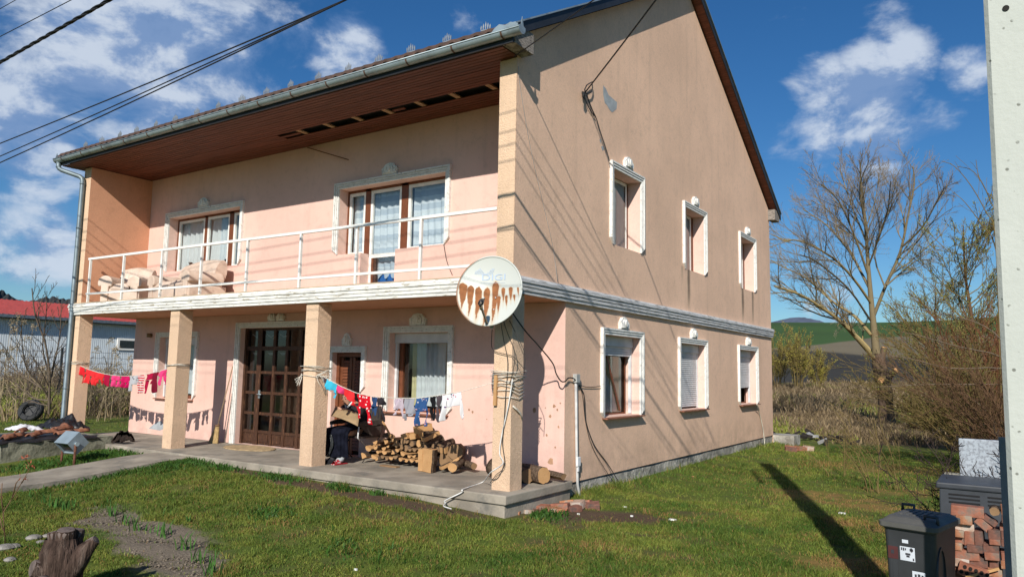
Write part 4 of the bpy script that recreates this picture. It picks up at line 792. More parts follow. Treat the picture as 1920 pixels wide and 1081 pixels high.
# ---------------------------------------------------------------- firewood
def log_mats():
    a = plain('oak_bark', (.10, .068, .046), .95, 0, .5, 12, .9, 16, .02, (.17, .13, .095), 6, .55, .75, .15, (3, .7, 3))
    t = NT('cut_wood'); v = t.coord(); n = t.noise(v, 9, 4); c = t.mix(n, (.40, .215, .09), (.58, .35, .165)); c = t.mix(t.ramp(t.noise(t.mapv(v, (14, 1, 14)), 4, 3), .55, .75), c, (.36, .20, .085)); t.bsdf(c, .85, 0, t.noise(t.mapv(v, (20, 2, 20)), 3, 3), .4, .006, .15)
    t2 = NT('aged_cut_wood'); v = t2.coord(); c = t2.mix(t2.noise(v, 9, 4), (.17, .10, .055), (.32, .20, .105)); t2.bsdf(c, .9, 0, t2.noise(v, 40, 3), .4, .006, .15)
    return a, t.mat, t2.mat
BARK, CUT, OLD = log_mats()
def log(p, axis, L, r, kind, label=None, cat='log', group='firewood stacked on the porch', seed=0, old=False, squash=1., roll=None, name='firewood_log', origin=None):
    rr = random.Random(seed); n = 16 if r > .06 else 11; d = Vector(axis).normalized(); x = d.cross(Vector((0, 0, 1)))
    if x.length < .1: x = d.cross(Vector((0, 1, 0)))
    x.normalize(); y = x.cross(d); ro = rr.uniform(0, 6.28) if roll is None else roll
    out = []
    if kind == 'round': out = [(cos(2 * pi * i / n), sin(2 * pi * i / n), 0) for i in range(n)]
    elif kind == 'half': out = [(cos(pi * i / (n - 4)), sin(pi * i / (n - 4)) - .3, 0) for i in range(n - 3)]
    elif kind == 'quarter': out = [(cos(pi / 2 * i / 7) * 1.3 - .5, sin(pi / 2 * i / 7) * 1.3 - .5, 0) for i in range(8)] + [(-.5, -.5, 1)]
    else: out = [(-1, -.7, 1), (1, -.75, 1), (.95, .7, 1), (-.9, .75, 0)]
    out = [(a * (1 + rr.uniform(-.09, .09)), b * squash * (1 + rr.uniform(-.09, .09))) for a, b, _ in out]
    k = MB(); m = len(out); c0 = Vector(p); vs = []; ns = 4
    for s in range(ns + 1):
        f = s / ns; sc = 1 + rr.uniform(-.05, .05); off = (rr.uniform(-.05, .05) * r, rr.uniform(-.05, .05) * r)
        for (a, b) in out:
            a2 = a * cos(ro) - b * sin(ro); b2 = a * sin(ro) + b * cos(ro); vs.append(c0 + d * (L * f + .02 * r * rr.uniform(-1, 1)) + x * (a2 * r * sc + off[0]) + y * (b2 * r * sc + off[1]))
    k.add(vs, [])
    for s in range(ns):
        for i in range(m):
            j = (i + 1) % m; split = (kind == 'half' and i == m - 1) or (kind == 'quarter' and i >= 7) or (kind == 'block' and i in (0, 1, 3))
            k.f.append([s * m + i, s * m + j, (s + 1) * m + j, (s + 1) * m + i]); k.m.append((2 if old else 1) if split else 0); k.sm.append(kind == 'round')
    for s in (0, ns): k.f.append([s * m + i for i in range(m)]); k.m.append(2 if old else 1); k.sm.append(False)
    return k.build(name, [BARK, CUT, OLD], None, origin or tuple(c0), label, cat, group, fix=True)
def zpx(x, y, Y=.92): return onY(660 + .1354 * x, 780 + .1354 * y, Y)
ends = [(155, 545, 62, 'quarter', 0), (300, 560, 52, 'half', 0), (338, 585, 30, 'round', 0), (222, 445, 55, 'half', 0), (320, 358, 44, 'half', 0), (328, 430, 42, 'half', 0), (386, 398, 30, 'half', 0), (440, 440, 44, 'half', 0), (355, 490, 38, 'half', 0), (447, 497, 50, 'half', 0), (560, 502, 46, 'quarter', 0), (625, 470, 36, 'half', 0), (465, 345, 66, 'quarter', 0), (500, 412, 32, 'half', 0), (615, 382, 48, 'round', 1), (690, 418, 36, 'round', 1), (745, 440, 45, 'round', 1), (825, 378, 40, 'round', 1), (800, 462, 34, 'half', 1), (862, 460, 40, 'half', 1), (702, 520, 46, 'half', 0), (670, 598, 38, 'half', 0), (746, 605, 42, 'half', 0), (824, 612, 36, 'half', 0), (893, 608, 40, 'half', 0), (790, 555, 30, 'half', 0), (860, 552, 30, 'half', 0), (540, 580, 36, 'half', 0), (922, 500, 23, 'round', 0), (720, 280, 58, 'block', 0), (830, 280, 54, 'block', 0), (926, 372, 48, 'round', 0), (1045, 402, 36, 'round', 1), (1125, 412, 32, 'round', 1), (705, 345, 40, 'round', 1), (600, 560, 42, 'half', 1), (1000, 430, 44, 'round', 1), (950, 440, 42, 'round', 1), (420, 560, 34, 'half', 1), (480, 580, 34, 'half', 1), (620, 320, 40, 'half', 1), (520, 350, 40, 'half', 1), (760, 350, 40, 'half', 1), (1090, 480, 48, 'round', 1), (1170, 470, 48, 'round', 1), (1010, 520, 48, 'round', 1)]
for i, (x, y, r, kd, old) in enumerate(ends):
    Y = .92 + random.uniform(-.04, .05) + .05 * (y < 420); q = zpx(x, y, Y); r = r * .1354 / 118
    q[2] = max(q[2], r * .75)
    log(q, (random.uniform(-.08, .08), 1, random.uniform(-.03, .05)), 1.40 - Y - .01, r, kd, 'old darkened log end in the firewood stack against the pink wall' if old else 'pale split firewood log with its cut end showing in the stack by the wall', 'log', seed=i, old=bool(old), roll={'half': pi + random.uniform(-.6, .6), 'quarter': random.uniform(0, 1.2)}.get(kd))
def lg(x0, y0, Y0, x1, y1, Y1, r, kd, lab, seed, old=False, squash=1., roll=0.):
    a = Vector(zpx(x0, y0, Y0)); b = Vector(zpx(x1, y1, Y1)); return log(a, b - a, (b - a).length, r, kd, lab, 'log', seed=seed, old=old, squash=squash, roll=roll)
lg(880, 190, .9, 1080, 135, 1.15, .075, 'block', 'pale split billet lying topmost on the firewood pile', 101)
lg(960, 255, .95, 1120, 200, 1.2, .06, 'round', 'brown round log just under the topmost billet', 102)
lg(985, 320, .85, 1190, 220, 1.1, .055, 'block', 'long pale split plank-like log sloping down from the pile top', 103, squash=.8)
lg(1020, 385, .95, 1250, 300, 1.25, .07, 'quarter', 'dark rough log sloping below the pale plank-like log', 104, True)
lg(1200, 420, 1.0, 1390, 350, 1.3, .06, 'round', 'round bark-covered log at the right shoulder of the pile', 105, True)
lg(1250, 470, .9, 1385, 400, 1.1, .065, 'block', 'orange-faced split billet at the right of the pile', 106)
lg(1430, 500, .98, 1470, 470, 1.36, .12, 'round', 'thick dark round log with rough bark at the right end of the pile', 107, True)
lg(1300, 600, .95, 1420, 560, 1.3, .12, 'round', 'dark bark log behind the small strips', 108, True)
lg(1225, 715, .78, 1370, 650, .95, .035, 'block', 'narrow pale split strip on the porch floor beside the chopping block', 109)
lg(1400, 625, .9, 1480, 575, .95, .028, 'block', 'small tan wood strip resting on a round log', 110)
lg(1392, 705, .78, 1520, 620, 1.15, .067, 'round', 'pale-ended round log lying at the front right of the pile', 111)
lg(1570, 650, 1.2, 1690, 690, 1.1, .055, 'round', 'mossy little log on the porch right of the pile', 112, True)
lg(470, 265, 1.1, 550, 285, 1.0, .07, 'half', 'dark bark slab topmost at the left of the pile', 113, True)
p = zpx(1060, 745, .72); p[2] = .005
log(p, (.02, .03, 1), .345, .135, 'half', 'upright split trunk block with bright yellow face before the firewood pile', 'log', seed=77, roll=.3, squash=1.1)
p = zpx(965, 745, .75); p[2] = .005; log(p, (-.02, .02, 1), .33, .045, 'block', 'thin upright splinter leaning on the bright trunk block', 'log', seed=78, roll=.2)
k = MB(); a, b = zpx(425, 70, .95), zpx(575, 345, .88); k.bar(a, b, .028, .022); k.build('stick', CUT, label='thin brown stick leaning up out of the firewood pile', cat='stick')
k = MB(); a = zpx(410, 600, .8); b = zpx(640, 632, .8); k.bar((a[0], a[1], .012), (b[0], b[1], .012), .09, .02); k.build('plank', OLD, label='flat dark board on the porch before the log ends', cat='board')
p = onY(918, 868, .62); p[2] = .13; log((-.92, .95, .14), (.6, -.28, 0), .45, .14, 'round', 'big dark bark log half hidden behind the corner pillar', 'log', group='big logs behind the corner pillar', seed=201, old=True, name='log')
log((-.62, 1.05, .12), (1, -.35, 0), .68, .12, 'round', 'thick log with bright orange cut end right of the corner pillar', 'log', group='big logs behind the corner pillar', seed=202, name='log')
log((-.25, 1.22, .1), (1, -.2, -.05), .42, .075, 'quarter', 'split log piece against the wall at the porch edge', 'log', group='big logs behind the corner pillar', seed=203, old=True, name='log')
log((-.45, .88, .1), (.8, -.45, 0), .3, .1, 'round', 'dark log end beside the orange cut end at the corner pillar', 'log', group='big logs behind the corner pillar', seed=204, old=True, name='log')
# ---------------------------------------------------------------- seated person
SKIN = plain('skin', (.42, .23, .15), .6, 0, .12, 20); KNIT = plain('black_knit', (.014, .014, .018), .9, 0, .3, 40, .3, 120, .003); SKIRT = plain('dark_navy_skirt', (.008, .009, .016), 1., 0, .4, 10, .3, 30, .006, spec=.05)
def skinned(name, nodes, edges, mat, parent, root=0, levels=2, **k):
    me = bpy.data.meshes.new(name); org = ORG[parent.name] if parent else np.array(nodes[root][0]); me.materials.append(mat); bm = bmesh.new(); sl = bm.verts.layers.skin.verify()
    vs = [bm.verts.new(tuple(np.array(p) - org)) for p, r in nodes]
    for a, b in edges: bm.edges.new((vs[a], vs[b]))
    for i, (p, r) in enumerate(nodes): vs[i][sl].radius = r if hasattr(r, '__len__') else (r, r); vs[i][sl].use_root = (i == root)
    bm.to_mesh(me); bm.free(); o = link(name, me, org, parent)
    o.modifiers.new('skin', 'SKIN').use_smooth_shade = True; s = o.modifiers.new('sub', 'SUBSURF'); s.levels = levels; s.render_levels = levels; return tag(o, **k)
def build_person():
    X, Y = -3.85, 1.06
    per = thing('person', (X, Y - .1, 0), 'person in dark clothes sitting with folded arms and a cardboard sheet behind the washing', 'person')
    N = []; E_ = []; ZA = float(onY(655, 771, Y - .42)[2])
    def chain(pts, start=None):
        last = start
        for p, r in pts:
            N.append((p, r)); i = len(N) - 1
            if last is not None: E_.append((last, i))
            last = i
        return last
    pel = chain([((X, Y, .52), .13)]); ch = chain([((X, Y - .03, .68), .125), ((X - .01, Y - .08, .83), (.15, .11)), ((X - .01, Y - .12, .93), (.13, .08))], pel)
    nk = chain([((X - .015, Y - .17, .97), .05), ((X - .02, Y - .235, .985), .06), ((X - .02, Y - .25, 1.04), .086), ((X - .02, Y - .24, 1.10), .085), ((X - .02, Y - .23, 1.145), .05)], ch)
    chain([((X - .02, Y - .335, 1.015), .016)], nk - 2)
    for s in (-1, 1):
        sh = chain([((X + s * .16, Y - .12, .91), .06)], ch); el = chain([((X + s * .235, Y - .22, .76), .048)], sh); wr = chain([((X + s * .06, Y - .40, ZA + .02 * s), .036), ((X - s * .05, Y - .42, ZA + .005 + .02 * s), .036)], el)
        for f in range(4): a = chain([((X - s * (.09 + .012 * f), Y - .43 + .004 * f, ZA + .03 - .018 * f + .02 * s), .010), ((X - s * (.135 - .004 * abs(f - 1.5)), Y - .425, ZA + .022 - .02 * f + .02 * s), .008)], wr)
        chain([((X - s * .055, Y - .45, ZA + .045 + .02 * s), .011), ((X - s * .08, Y - .455, ZA + .06 + .02 * s), .009)], wr - 1)
        hip = chain([((X + s * .09, Y - .08, .50), .09)], pel); kn = chain([((X + s * .12, Y - .46, .50), .065)], hip); an = chain([((X + s * .10 + .04, Y - .50, .25), .05), ((X + s * .09 + .08, Y - .48, .09), .035), ((X + s * .09 + .1, Y - .56, .045), .035), ((X + s * .09 + .11, Y - .65, .035), .028)], kn)
    skinned('body', N, E_, SKIN, per, pel)
    top = [((X, Y, .5), .16), ((X, Y - .03, .66), .155), ((X - .01, Y - .08, .83), (.185, .135)), ((X - .01, Y - .125, .945), (.12, .09))]; e = [(0, 1), (1, 2), (2, 3)]
    for s in (-1, 1): b = len(top); top += [((X + s * .17, Y - .12, .91), .082), ((X + s * .245, Y - .21, .77), .066)] + ([((X + s * .15, Y - .33, ZA + .0), .05)] if s < 0 else []); e += [(2, b), (b, b + 1)] + ([(b + 1, b + 2)] if s < 0 else [])
    skinned('jumper', top, e, KNIT, per)
    k = MB(); k.tube([(X - .09, Y - .2, .99), (X - .05, Y - .245, .93), (X - .02, Y - .262, .88)], [.02, .02, .008], 6); k.tube([(X + .06, Y - .2, .99), (X + .03, Y - .245, .93), (X - .01, Y - .262, .88)], [.02, .02, .008], 6); k.build('collar', plain('white_collar', (.55, .55, .56), .8), per)
    # skirt falling over the knees to the ankles
    k = MB()
    prof = [(.60, Y - .02, .17, .15), (.585, Y - .25, .22, .16), (.56, Y - .45, .235, .16), (.50, Y - .50, .24, .15), (.36, Y - .50, .235, .14), (.22, Y - .49, .235, .15), (.11, Y - .48, .24, .16)]
    def sk(u, v):
        f = v * (len(prof) - 1); i = min(int(f), len(prof) - 2); t = f - i; z, y, a, b = [prof[i][q] * (1 - t) + prof[i + 1][q] * t for q in range(4)]; g = 2 * pi * u; w = 1 + .10 * v * sin(g * 7 + 1) + .05 * sin(g * 13)
        up = (1 - min(f, 2) / 2); return (X + .02 + a * cos(g) * w, y + b * .8 * sin(g) * w * (1 - .3 * up), z + .1 * up * sin(g) * 0 - .07 * max(0, sin(g)) * (f < 3))
    k.grid(sk, 56, 24); k.build('skirt', SKIRT, per)
    k = MB(); lx = X + .02; k.grid(lambda u, v: (X + .03 + .05 * sin(v * 4) + .06 * (u - .5), Y - .64 + .01 * sin(u * 9) - .012 * v, .47 - .36 * v), 5, 10); k.build('apron_band', plain('shiny_dark_trim', (.03, .033, .035), .25, 0, .4, 20, .6, 40, .01), per)
    for s in (-1, 1):
        xx = X + s * .09 + .085
        k = MB(); k.tube([(xx - .01, Y - .50, .27), (xx, Y - .49, .16), (xx + .005, Y - .52, .08), (xx + .015, Y - .6, .055)], [.052, .048, .052, .045], 10); k.build('sock', plain('grey_wool_sock' if s > 0 else 'dark_sock', (.36, .38, .39) if s > 0 else (.03, .03, .035), .95), per)
        k = MB(); k.grid(lambda u, v: (xx + .015 + .052 * cos(pi * u) * (1 - .35 * v * v), Y - .57 - .12 * v, .012 + .075 * sin(pi * u) * (1 - .35 * v)), 10, 6); k.box((xx - .035, Y - .70, .002), (xx + .065, Y - .43, .016)); k.build('slipper', cloth_mat('patterned_slipper', (.35, .02, .03), ((.7, .68, .66), (.02, .02, .02)), 'specks', 45, 0, .4) if s > 0 else KNIT, per)
    k = MB(); k.grid(lambda u, v: (X - .02 + .097 * cos(2 * pi * u) * sin(pi * .55 * v + .02), Y - .222 + .105 * sin(2 * pi * u) * sin(pi * .55 * v + .02), 1.075 + .12 * cos(pi * .55 * v) + (.05 * v if sin(2 * pi * u) < -.3 else 0)), 20, 10); k.build('headscarf', plain('dark_scarf', (.05, .03, .035), .9), per)
    k = MB()
    for s in (-1, 1): k.tube([(X - .02 + s * .034, Y - .322, 1.045), (X - .02 + s * .034, Y - .330, 1.045)], .012, 8); k.build('eye', KNIT, per); k = MB()
    k.tube([(X - .05, Y - .305, .975), (X - .02, Y - .315, .972), (X + .01, Y - .305, .975)], .006, 6); k.build('mouth', plain('dark_lip', (.16, .06, .05), .5), per)
    # cardboard across the lap, and the folding chair
    k = MB(); A = [onY(621, 779, Y - .60), onY(671, 799, Y - .60), onY(674, 777, Y - .42), onY(628, 765, Y - .42)]
    k.grid(lambda u, v: tuple((A[0] * (1 - u) + A[1] * u) * (1 - v) + (A[3] * (1 - u) + A[2] * u) * v + np.array((0, 0, .02 * sin(u * 3)))), 8, 5); k.build('cardboard', plain('brown_cardboard', (.30, .21, .115), .9, 0, .15, 6), label="tilted brown cardboard sheet on the seated person's lap", cat='cardboard', solid=.012)
    ch = thing('folding_chair', (X + .03, Y + .05, 0), 'dark fabric folding armchair with white metal tubes under the seated person', 'chair'); CF = plain('dark_brown_canvas', (.045, .035, .03), .9, 0, .3, 12, .2, 80, .003); TU = plain('white_tube', (.62, .62, .62), .4)
    k = MB(); k.box((X - .27, Y - .25, .40), (X + .33, Y + .2, .43)); k.build('seat', CF, ch)
    k = MB(); k.box((X - .27, Y + .2, .42), (X + .33, Y + .23, .92)); k.build('backrest', CF, ch, bevel=.01)
    for sx in (-.30, .345):
        k = MB(); k.prism([(Y - .33, .60), (Y + .22, .62), (Y + .22, .69), (Y - .2, .68), (Y - .33, .65)], lambda u, v, d: (X + sx + d, u, v), -.03, .03); k.build('armrest', CF, ch)
        k = MB(); k.tube([(X + sx, Y - .31, .62), (X + sx, Y - .33, .42), (X + sx, Y - .29, .38)], .013, 6); k.build('arm_tube', TU, ch)
        k = MB(); k.tube([(X + sx, Y - .3, .4), (X + sx, Y + .2, .01)], .009, 6); k.build('leg', CF, ch); k = MB(); k.tube([(X + sx, Y + .2, .42), (X + sx, Y - .2, .01)], .009, 6); k.build('leg', CF, ch)
    k = MB(); k.prism([(Y + .0, .43), (Y + .2, .44), (Y + .22, .60), (Y - .3, .6), (Y - .15, .5)], lambda u, v, d: (X + .345 + d, u, v), -.01, .01); k.build('side_pocket', CF, ch)
build_person()
# ---------------------------------------------------------------- sofa and armchair on the balcony
LEA = plain('cream_leather', (.60, .47, .38), .5, 0, .12, 4, .35, 7, .03, (.46, .34, .27), 6, .55, .75)
def scroll_arm(par, x, y0, y1, z0, w, h):
    k = MB(); n = 14; out = [(-w * .32, 0), (-w * .32, h * .6)] + [(w * .62 * cos(pi * 1.15 - pi * 1.3 * i / n) + 0, h * .72 + h * .28 * sin(pi * 1.15 - pi * 1.3 * i / n)) for i in range(n + 1)] + [(w * .32, h * .6), (w * .32, 0)]
    k.prism(out, lambda u, v, d: (x + u, d, z0 + v), y0, y1); return k.build('armrest', LEA, par, fix=True, bevel=.02)
def couch(name, xc, yc, L, lab, rot=0., nseat=1, back=.80):
    z = 2.856; so = thing(name, (xc, yc, z), lab, name); a0 = -L / 2; k = MB()
    k.box((xc - L / 2, yc - .42, z + .02), (xc + L / 2, yc + .38, z + .3)); k.build('base', LEA, so, bevel=.03)
    for s in (-1, 1): scroll_arm(so, xc + s * (L / 2 - .11), yc - .45, yc + .30, z, .26, .58)
    w = (L - .44) / nseat
    for i in range(nseat): k = MB(); x = xc - L / 2 + .22 + i * w; k.grid(lambda u, v: (x + w * u, yc - .44 + .62 * v, z + .30 + .13 * (1 - (2 * u - 1) ** 6) * (1 - (2 * v - 1) ** 6) ** .5), 12, 10); k.box((x + .01, yc - .43, z + .28), (x + w - .01, yc + .18, z + .33)); k.build('seat', LEA, so)
    k = MB(); n = 28
    def bk(u, v):
        g = 2 * pi * v; pl = 1 + .05 * sin(u * 2 * pi * 7 * nseat) * (cos(g) < .3); cr = .06 * sin(pi * u)
        return (xc - L / 2 + .08 + (L - .16) * u, yc + .28 + .13 * cos(g) * pl + .05 * sin(g), z + .30 + (back - .30 + cr) * (.5 + .5 * sin(g)))
    k.grid(bk, 40, 20); k.build('backrest', LEA, so)
    for f in (0., 1.): 
        kk = MB(); kk.poly([bk(f, i / 20) for i in range(20)]); kk.build('back_end', LEA, so)
    for q in [so]: q.rotation_euler.z = rot
    return so
couch('armchair', -10.55, .66, .86, 'cream leather armchair with rolled arms at the left end of the balcony', .55)
couch('sofa', -8.75, .88, 1.75, 'cream leather sofa with pleated back on the balcony before the left window', -.12, 2, .86)
# ---------------------------------------------------------------- small things on the porch
k = MB(); t = thing('broom', (-7.9, 1.2, 0), 'straw broom leaning upside up against the wall left of the entrance', 'broom')
k.tube([(-7.93, 1.2, .3), (-7.80, 1.385, 1.55)], .013, 6); k.build('handle', plain('bare_stick', (.30, .21, .13), .8), t)
k = MB(); k.grid(lambda u, v: (-7.93 + (.05 + .10 * v) * cos(2 * pi * u) - .05 * v, 1.2 - .04 * v + (.04 + .02 * v) * sin(2 * pi * u), .34 - .335 * v), 18, 6); k.build('bristles', plain('straw', (.42, .29, .13), .95, 0, .35, 20, .9, 50, .02, stretch=(3, 3, .3)), t)
k = MB(); k.tube([(-7.93, 1.2, .34), (-7.93, 1.195, .37)], .055, 8); k.build('binding', plain('brown_twine', (.16, .09, .05)), t)
for (x, lab) in ((-7.68 - .12, 'thin grey pole leaning on the wall beside the straw broom'),): k = MB(); k.tube([(x, 1.3, .01), (x + .06, 1.40, 1.25)], .012, 6); k.build('pole', MWEATH, label=lab, cat='pole')
k = MB(); k.prism([(.62 * cos(2 * pi * i / 28) * (1 + .03 * sin(i * 3)), .36 * sin(2 * pi * i / 28)) for i in range(28)], lambda u, v, d: (-6.65 + u, 1.02 + v, d), .002, .018); k.build('doormat', plain('worn_beige_mat', (.40, .29, .16), .95, 0, .25, 10, .6, 60, .008), label='worn oval beige doormat before the entrance door', cat='doormat')
k = MB(); k.bar((-.235, -.035, 1.10), (-.225, -.035, 1.50), .045, .03, up=(0, 1, 0)); k.build('wood_peg', CUT, label='short yellow wooden stick tied to the corner pillar', cat='stick')
k = MB(); k.box((-4.62, 1.15, .02), (-4.40, 1.3, .09)); k.box((-4.55, 1.2, .09), (-4.38, 1.38, .16)); k.bar((-4.6, 1.2, .16), (-4.4, 1.3, .42), .03, .03); k.build('kindling', CUT, label='small bits of kindling on the porch behind the middle pillar', cat='kindling')
# ---------------------------------------------------------------- masonry block, tarpaulin and old roof tiles on it
def block_side(): 
    k = MB()
    def fx(u, v, w): return (-11.4 + 2.12 * u + .02 * (float(vnoise(v * 5, w * 3, .5, 4)) - .5) * 2, -2.1 + 1.95 * v, -.4 + .52 * w)
    k.box((-11.4, -2.12, -.5), (-9.32, -.17, .135)); k.grid(lambda u, v: (-9.30 + .05 * (float(vnoise(u * 4, v * 2, .35, 4)) - .5), -2.12 + 1.95 * u, -.5 + .64 * (1 - v)), 40, 12); k.grid(lambda u, v: (-11.4 + 2.1 * u, -2.12 + 1.95 * v, .138 + .03 * (float(vnoise(u * 4, v * 4, .4, 4)) - .5)), 30, 30)
    k.build('masonry_block', plain('mossy_masonry', (.21, .205, .155), .95, 0, .35, 2.5, .9, 9, .03, (.12, .115, .09), 3, .48, .65, .15), label='low grey masonry block beside the path', cat='masonry block')
block_side()
def rag(name, cx, cy, cz, rx, ry, hh, mat, lab, cat, seed, drop=0., amp=.05):
    k = MB(); 
    def fn(u, v):
        a = u * 2 - 1; b = v * 2 - 1; x = cx + rx * a * (1 + .18 * float(vnoise(b * 3 + seed, seed, 1, seed) - .5) * 2); y = cy + ry * b * (1 + .2 * float(vnoise(a * 3 + seed, seed + 5, 1, seed) - .5) * 2); z = cz + hh * (1 - max(abs(a), abs(b)) ** 2) * (.3 + float(vnoise(a * 3, b * 3, 1.0, seed))) + amp * float(vnoise(a * 6, b * 6, 1., seed + 3) - .4)
        if x > -9.33: z -= drop * min(1, (x + 9.33) * 6); x = min(x, -9.26)
        return (x, y, z)
    k.grid(fn, 30, 24); return k.build(name, mat, label=lab, cat=cat, solid=.01)
BLKP = plain('black_plastic_sheet', (.016, .016, .018), .45, 0, .3, 8, .4, 8, .03)
rag('tarpaulin', -10.05, -1.35, .15, .80, .85, .05, BLKP, 'black plastic sheet spread under the old tiles on the masonry block', 'tarpaulin', 3, .10, .02)
rag('tarpaulin', -10.9, -.35, .20, .4, .35, .25, BLKP, 'crumpled black sheet standing up at the right end of the masonry block', 'tarpaulin', 9, 0, .2)
rag('white_cloth', -10.4, -1.3, .26, .30, .22, .1, cloth_mat('white_rag', (.72, .72, .76)), 'crumpled white cloth lying among the old tiles on the block', 'cloth', 13, 0, .08)
TERR = plain('old_terracotta', (.26, .105, .055), .9, 0, .4, 8, .4, 20, .01, (.12, .055, .04), 5)
for i, (x, y, z, r, s) in enumerate([(-9.65, -1.8, .2, .1, .2), (-9.55, -1.5, .21, .6, .19), (-9.75, -1.2, .23, -.3, .22), (-9.6, -.95, .21, .2, .2), (-9.95, -1.55, .26, .9, .2), (-9.9, -.85, .27, .4, .24), (-9.65, -.65, .22, -.2, .2), (-10.1, -.7, .3, 1.2, .2), (-9.5, -1.95, .19, .5, .16)]):
    k = MB(); k.grid(lambda u, v: (x + s * .7 * (u - .5) * cos(r) - s * 1.7 * (v - .5) * sin(r), y + s * .7 * (u - .5) * sin(r) + s * 1.7 * (v - .5) * cos(r), z + .05 * sin(pi * u) + .02 * v), 8, 3); k.build('roof_tile', TERR, label='old curved terracotta tile lying in the heap on the masonry block', cat='roof tile', group='old tiles on the masonry block', solid=.025)
k = MB(); k.box((-9.28, -.12, -.2), (-8.98, .12, -.0)); k.build('cinder_block', plain('sooty_black', (.012, .012, .012), .9), label='sooty black brick on the ground at the right end of the block', cat='brick')
rag('bark_scrap', -9.05, .02, .02, .28, .22, .22, plain('charred_bark', (.05, .035, .028), .95, 0, .4, 8, .8, 12, .03), 'dark charred bark scrap lying on the sooty brick by the porch', 'scrap', 21, 0, .12)
# ---------------------------------------------------------------- square steel lamp box on two rusty posts
t = thing('floodlight', (-7.98, -1.6, -.2), 'tilted square grey steel lamp box on two rusty posts beside the path', 'floodlight'); RUST = plain('rusty_steel', (.12, .05, .03), .85, .2, .4, 20, .4, 50, .004)
c = Vector((-8.02, -1.58, .20)); Rm = rotm('Z', radians(6)) @ rotm('X', radians(44)) 
k = MB(); s = .19
h = .135; w_ = .012
for lo, hi in (((-s, -h, h - w_), (s, h, h)), ((-s, -h, -h), (s, h, -h + w_)), ((-s, h - w_, -h + w_), (s, h, h - w_)), ((-s, -h, -h + w_), (-s + w_, h - w_, h - w_)), ((s - w_, -h, -h + w_), (s, h - w_, h - w_))): k.box(lo, hi, 0, Rm, c)
k.build('housing', plain('grey_sheet_steel', (.25, .31, .35), .45, .2, .1, 6), t)
k = MB(); k.box((-s + .014, -h + .03, -h + .014), (s - .014, -h + .04, h - .014), 0, Rm, c); k.build('reflector', plain('box_shade_panel', (.03, .03, .03), .2), t)  # dark panel across the opening paints the shade inside the box
for x, y in ((-8.23, -1.62), (-7.80, -1.62)): k = MB(); k.tube([(x, y, -.35), (x, y, .19)], .022, 8); k.build('post', RUST, t)
k = MB(); k.tube([(-7.84, -1.60, .19), (-7.76, -1.61, .19)], .035, 10); k.build('pivot_bolt', MZINC, t)
# tyre
tx, ty = -18.1, 2.2; tz = float(gz(tx, ty)); t = thing('tyre', (tx, ty, tz), 'old black tyre standing tilted in the grass before the dead reeds', 'tyre'); TR = plain('tyre_rubber', (.018, .019, .021), .75, 0, .3, 10, .4, 30, .01)
Rt = rotm('Z', radians(42)) @ rotm('X', radians(64))
k = MB(); prof = [(.17, .05), (.20, .08), (.27, .095), (.31, .08), (.33, .05), (.33, -.05), (.31, -.08), (.27, -.095), (.20, -.08), (.17, -.05)]
k.grid(lambda u, v: tuple(Vector((tx, ty, tz + .29)) + Rt @ Vector((prof[int(round(v * 9))][0] * cos(2 * pi * u), prof[int(round(v * 9))][0] * sin(2 * pi * u), prof[int(round(v * 9))][1]))), 32, 9); k.build('tread', TR, t)
k = MB()
for r_ in (.235, .20, .29): k.tube([tuple(Vector((tx, ty, tz + .29)) + Rt @ Vector((r_ * cos(2 * pi * i / 32), r_ * sin(2 * pi * i / 32), .092))) for i in range(33)], .008, 5)
k.build('sidewall_rib', plain('worn_rubber', (.05, .053, .057), .6), t)
k = MB(); k.prism([(.16 * cos(2 * pi * i / 20), .16 * sin(2 * pi * i / 20)) for i in range(20)], lambda u, v, d: tuple(Vector((tx, ty, tz + .29)) + Rt @ Vector((u, v, d))), -.03, .0); k.build('rim', plain('dull_rim', (.02, .022, .024), .6), t)
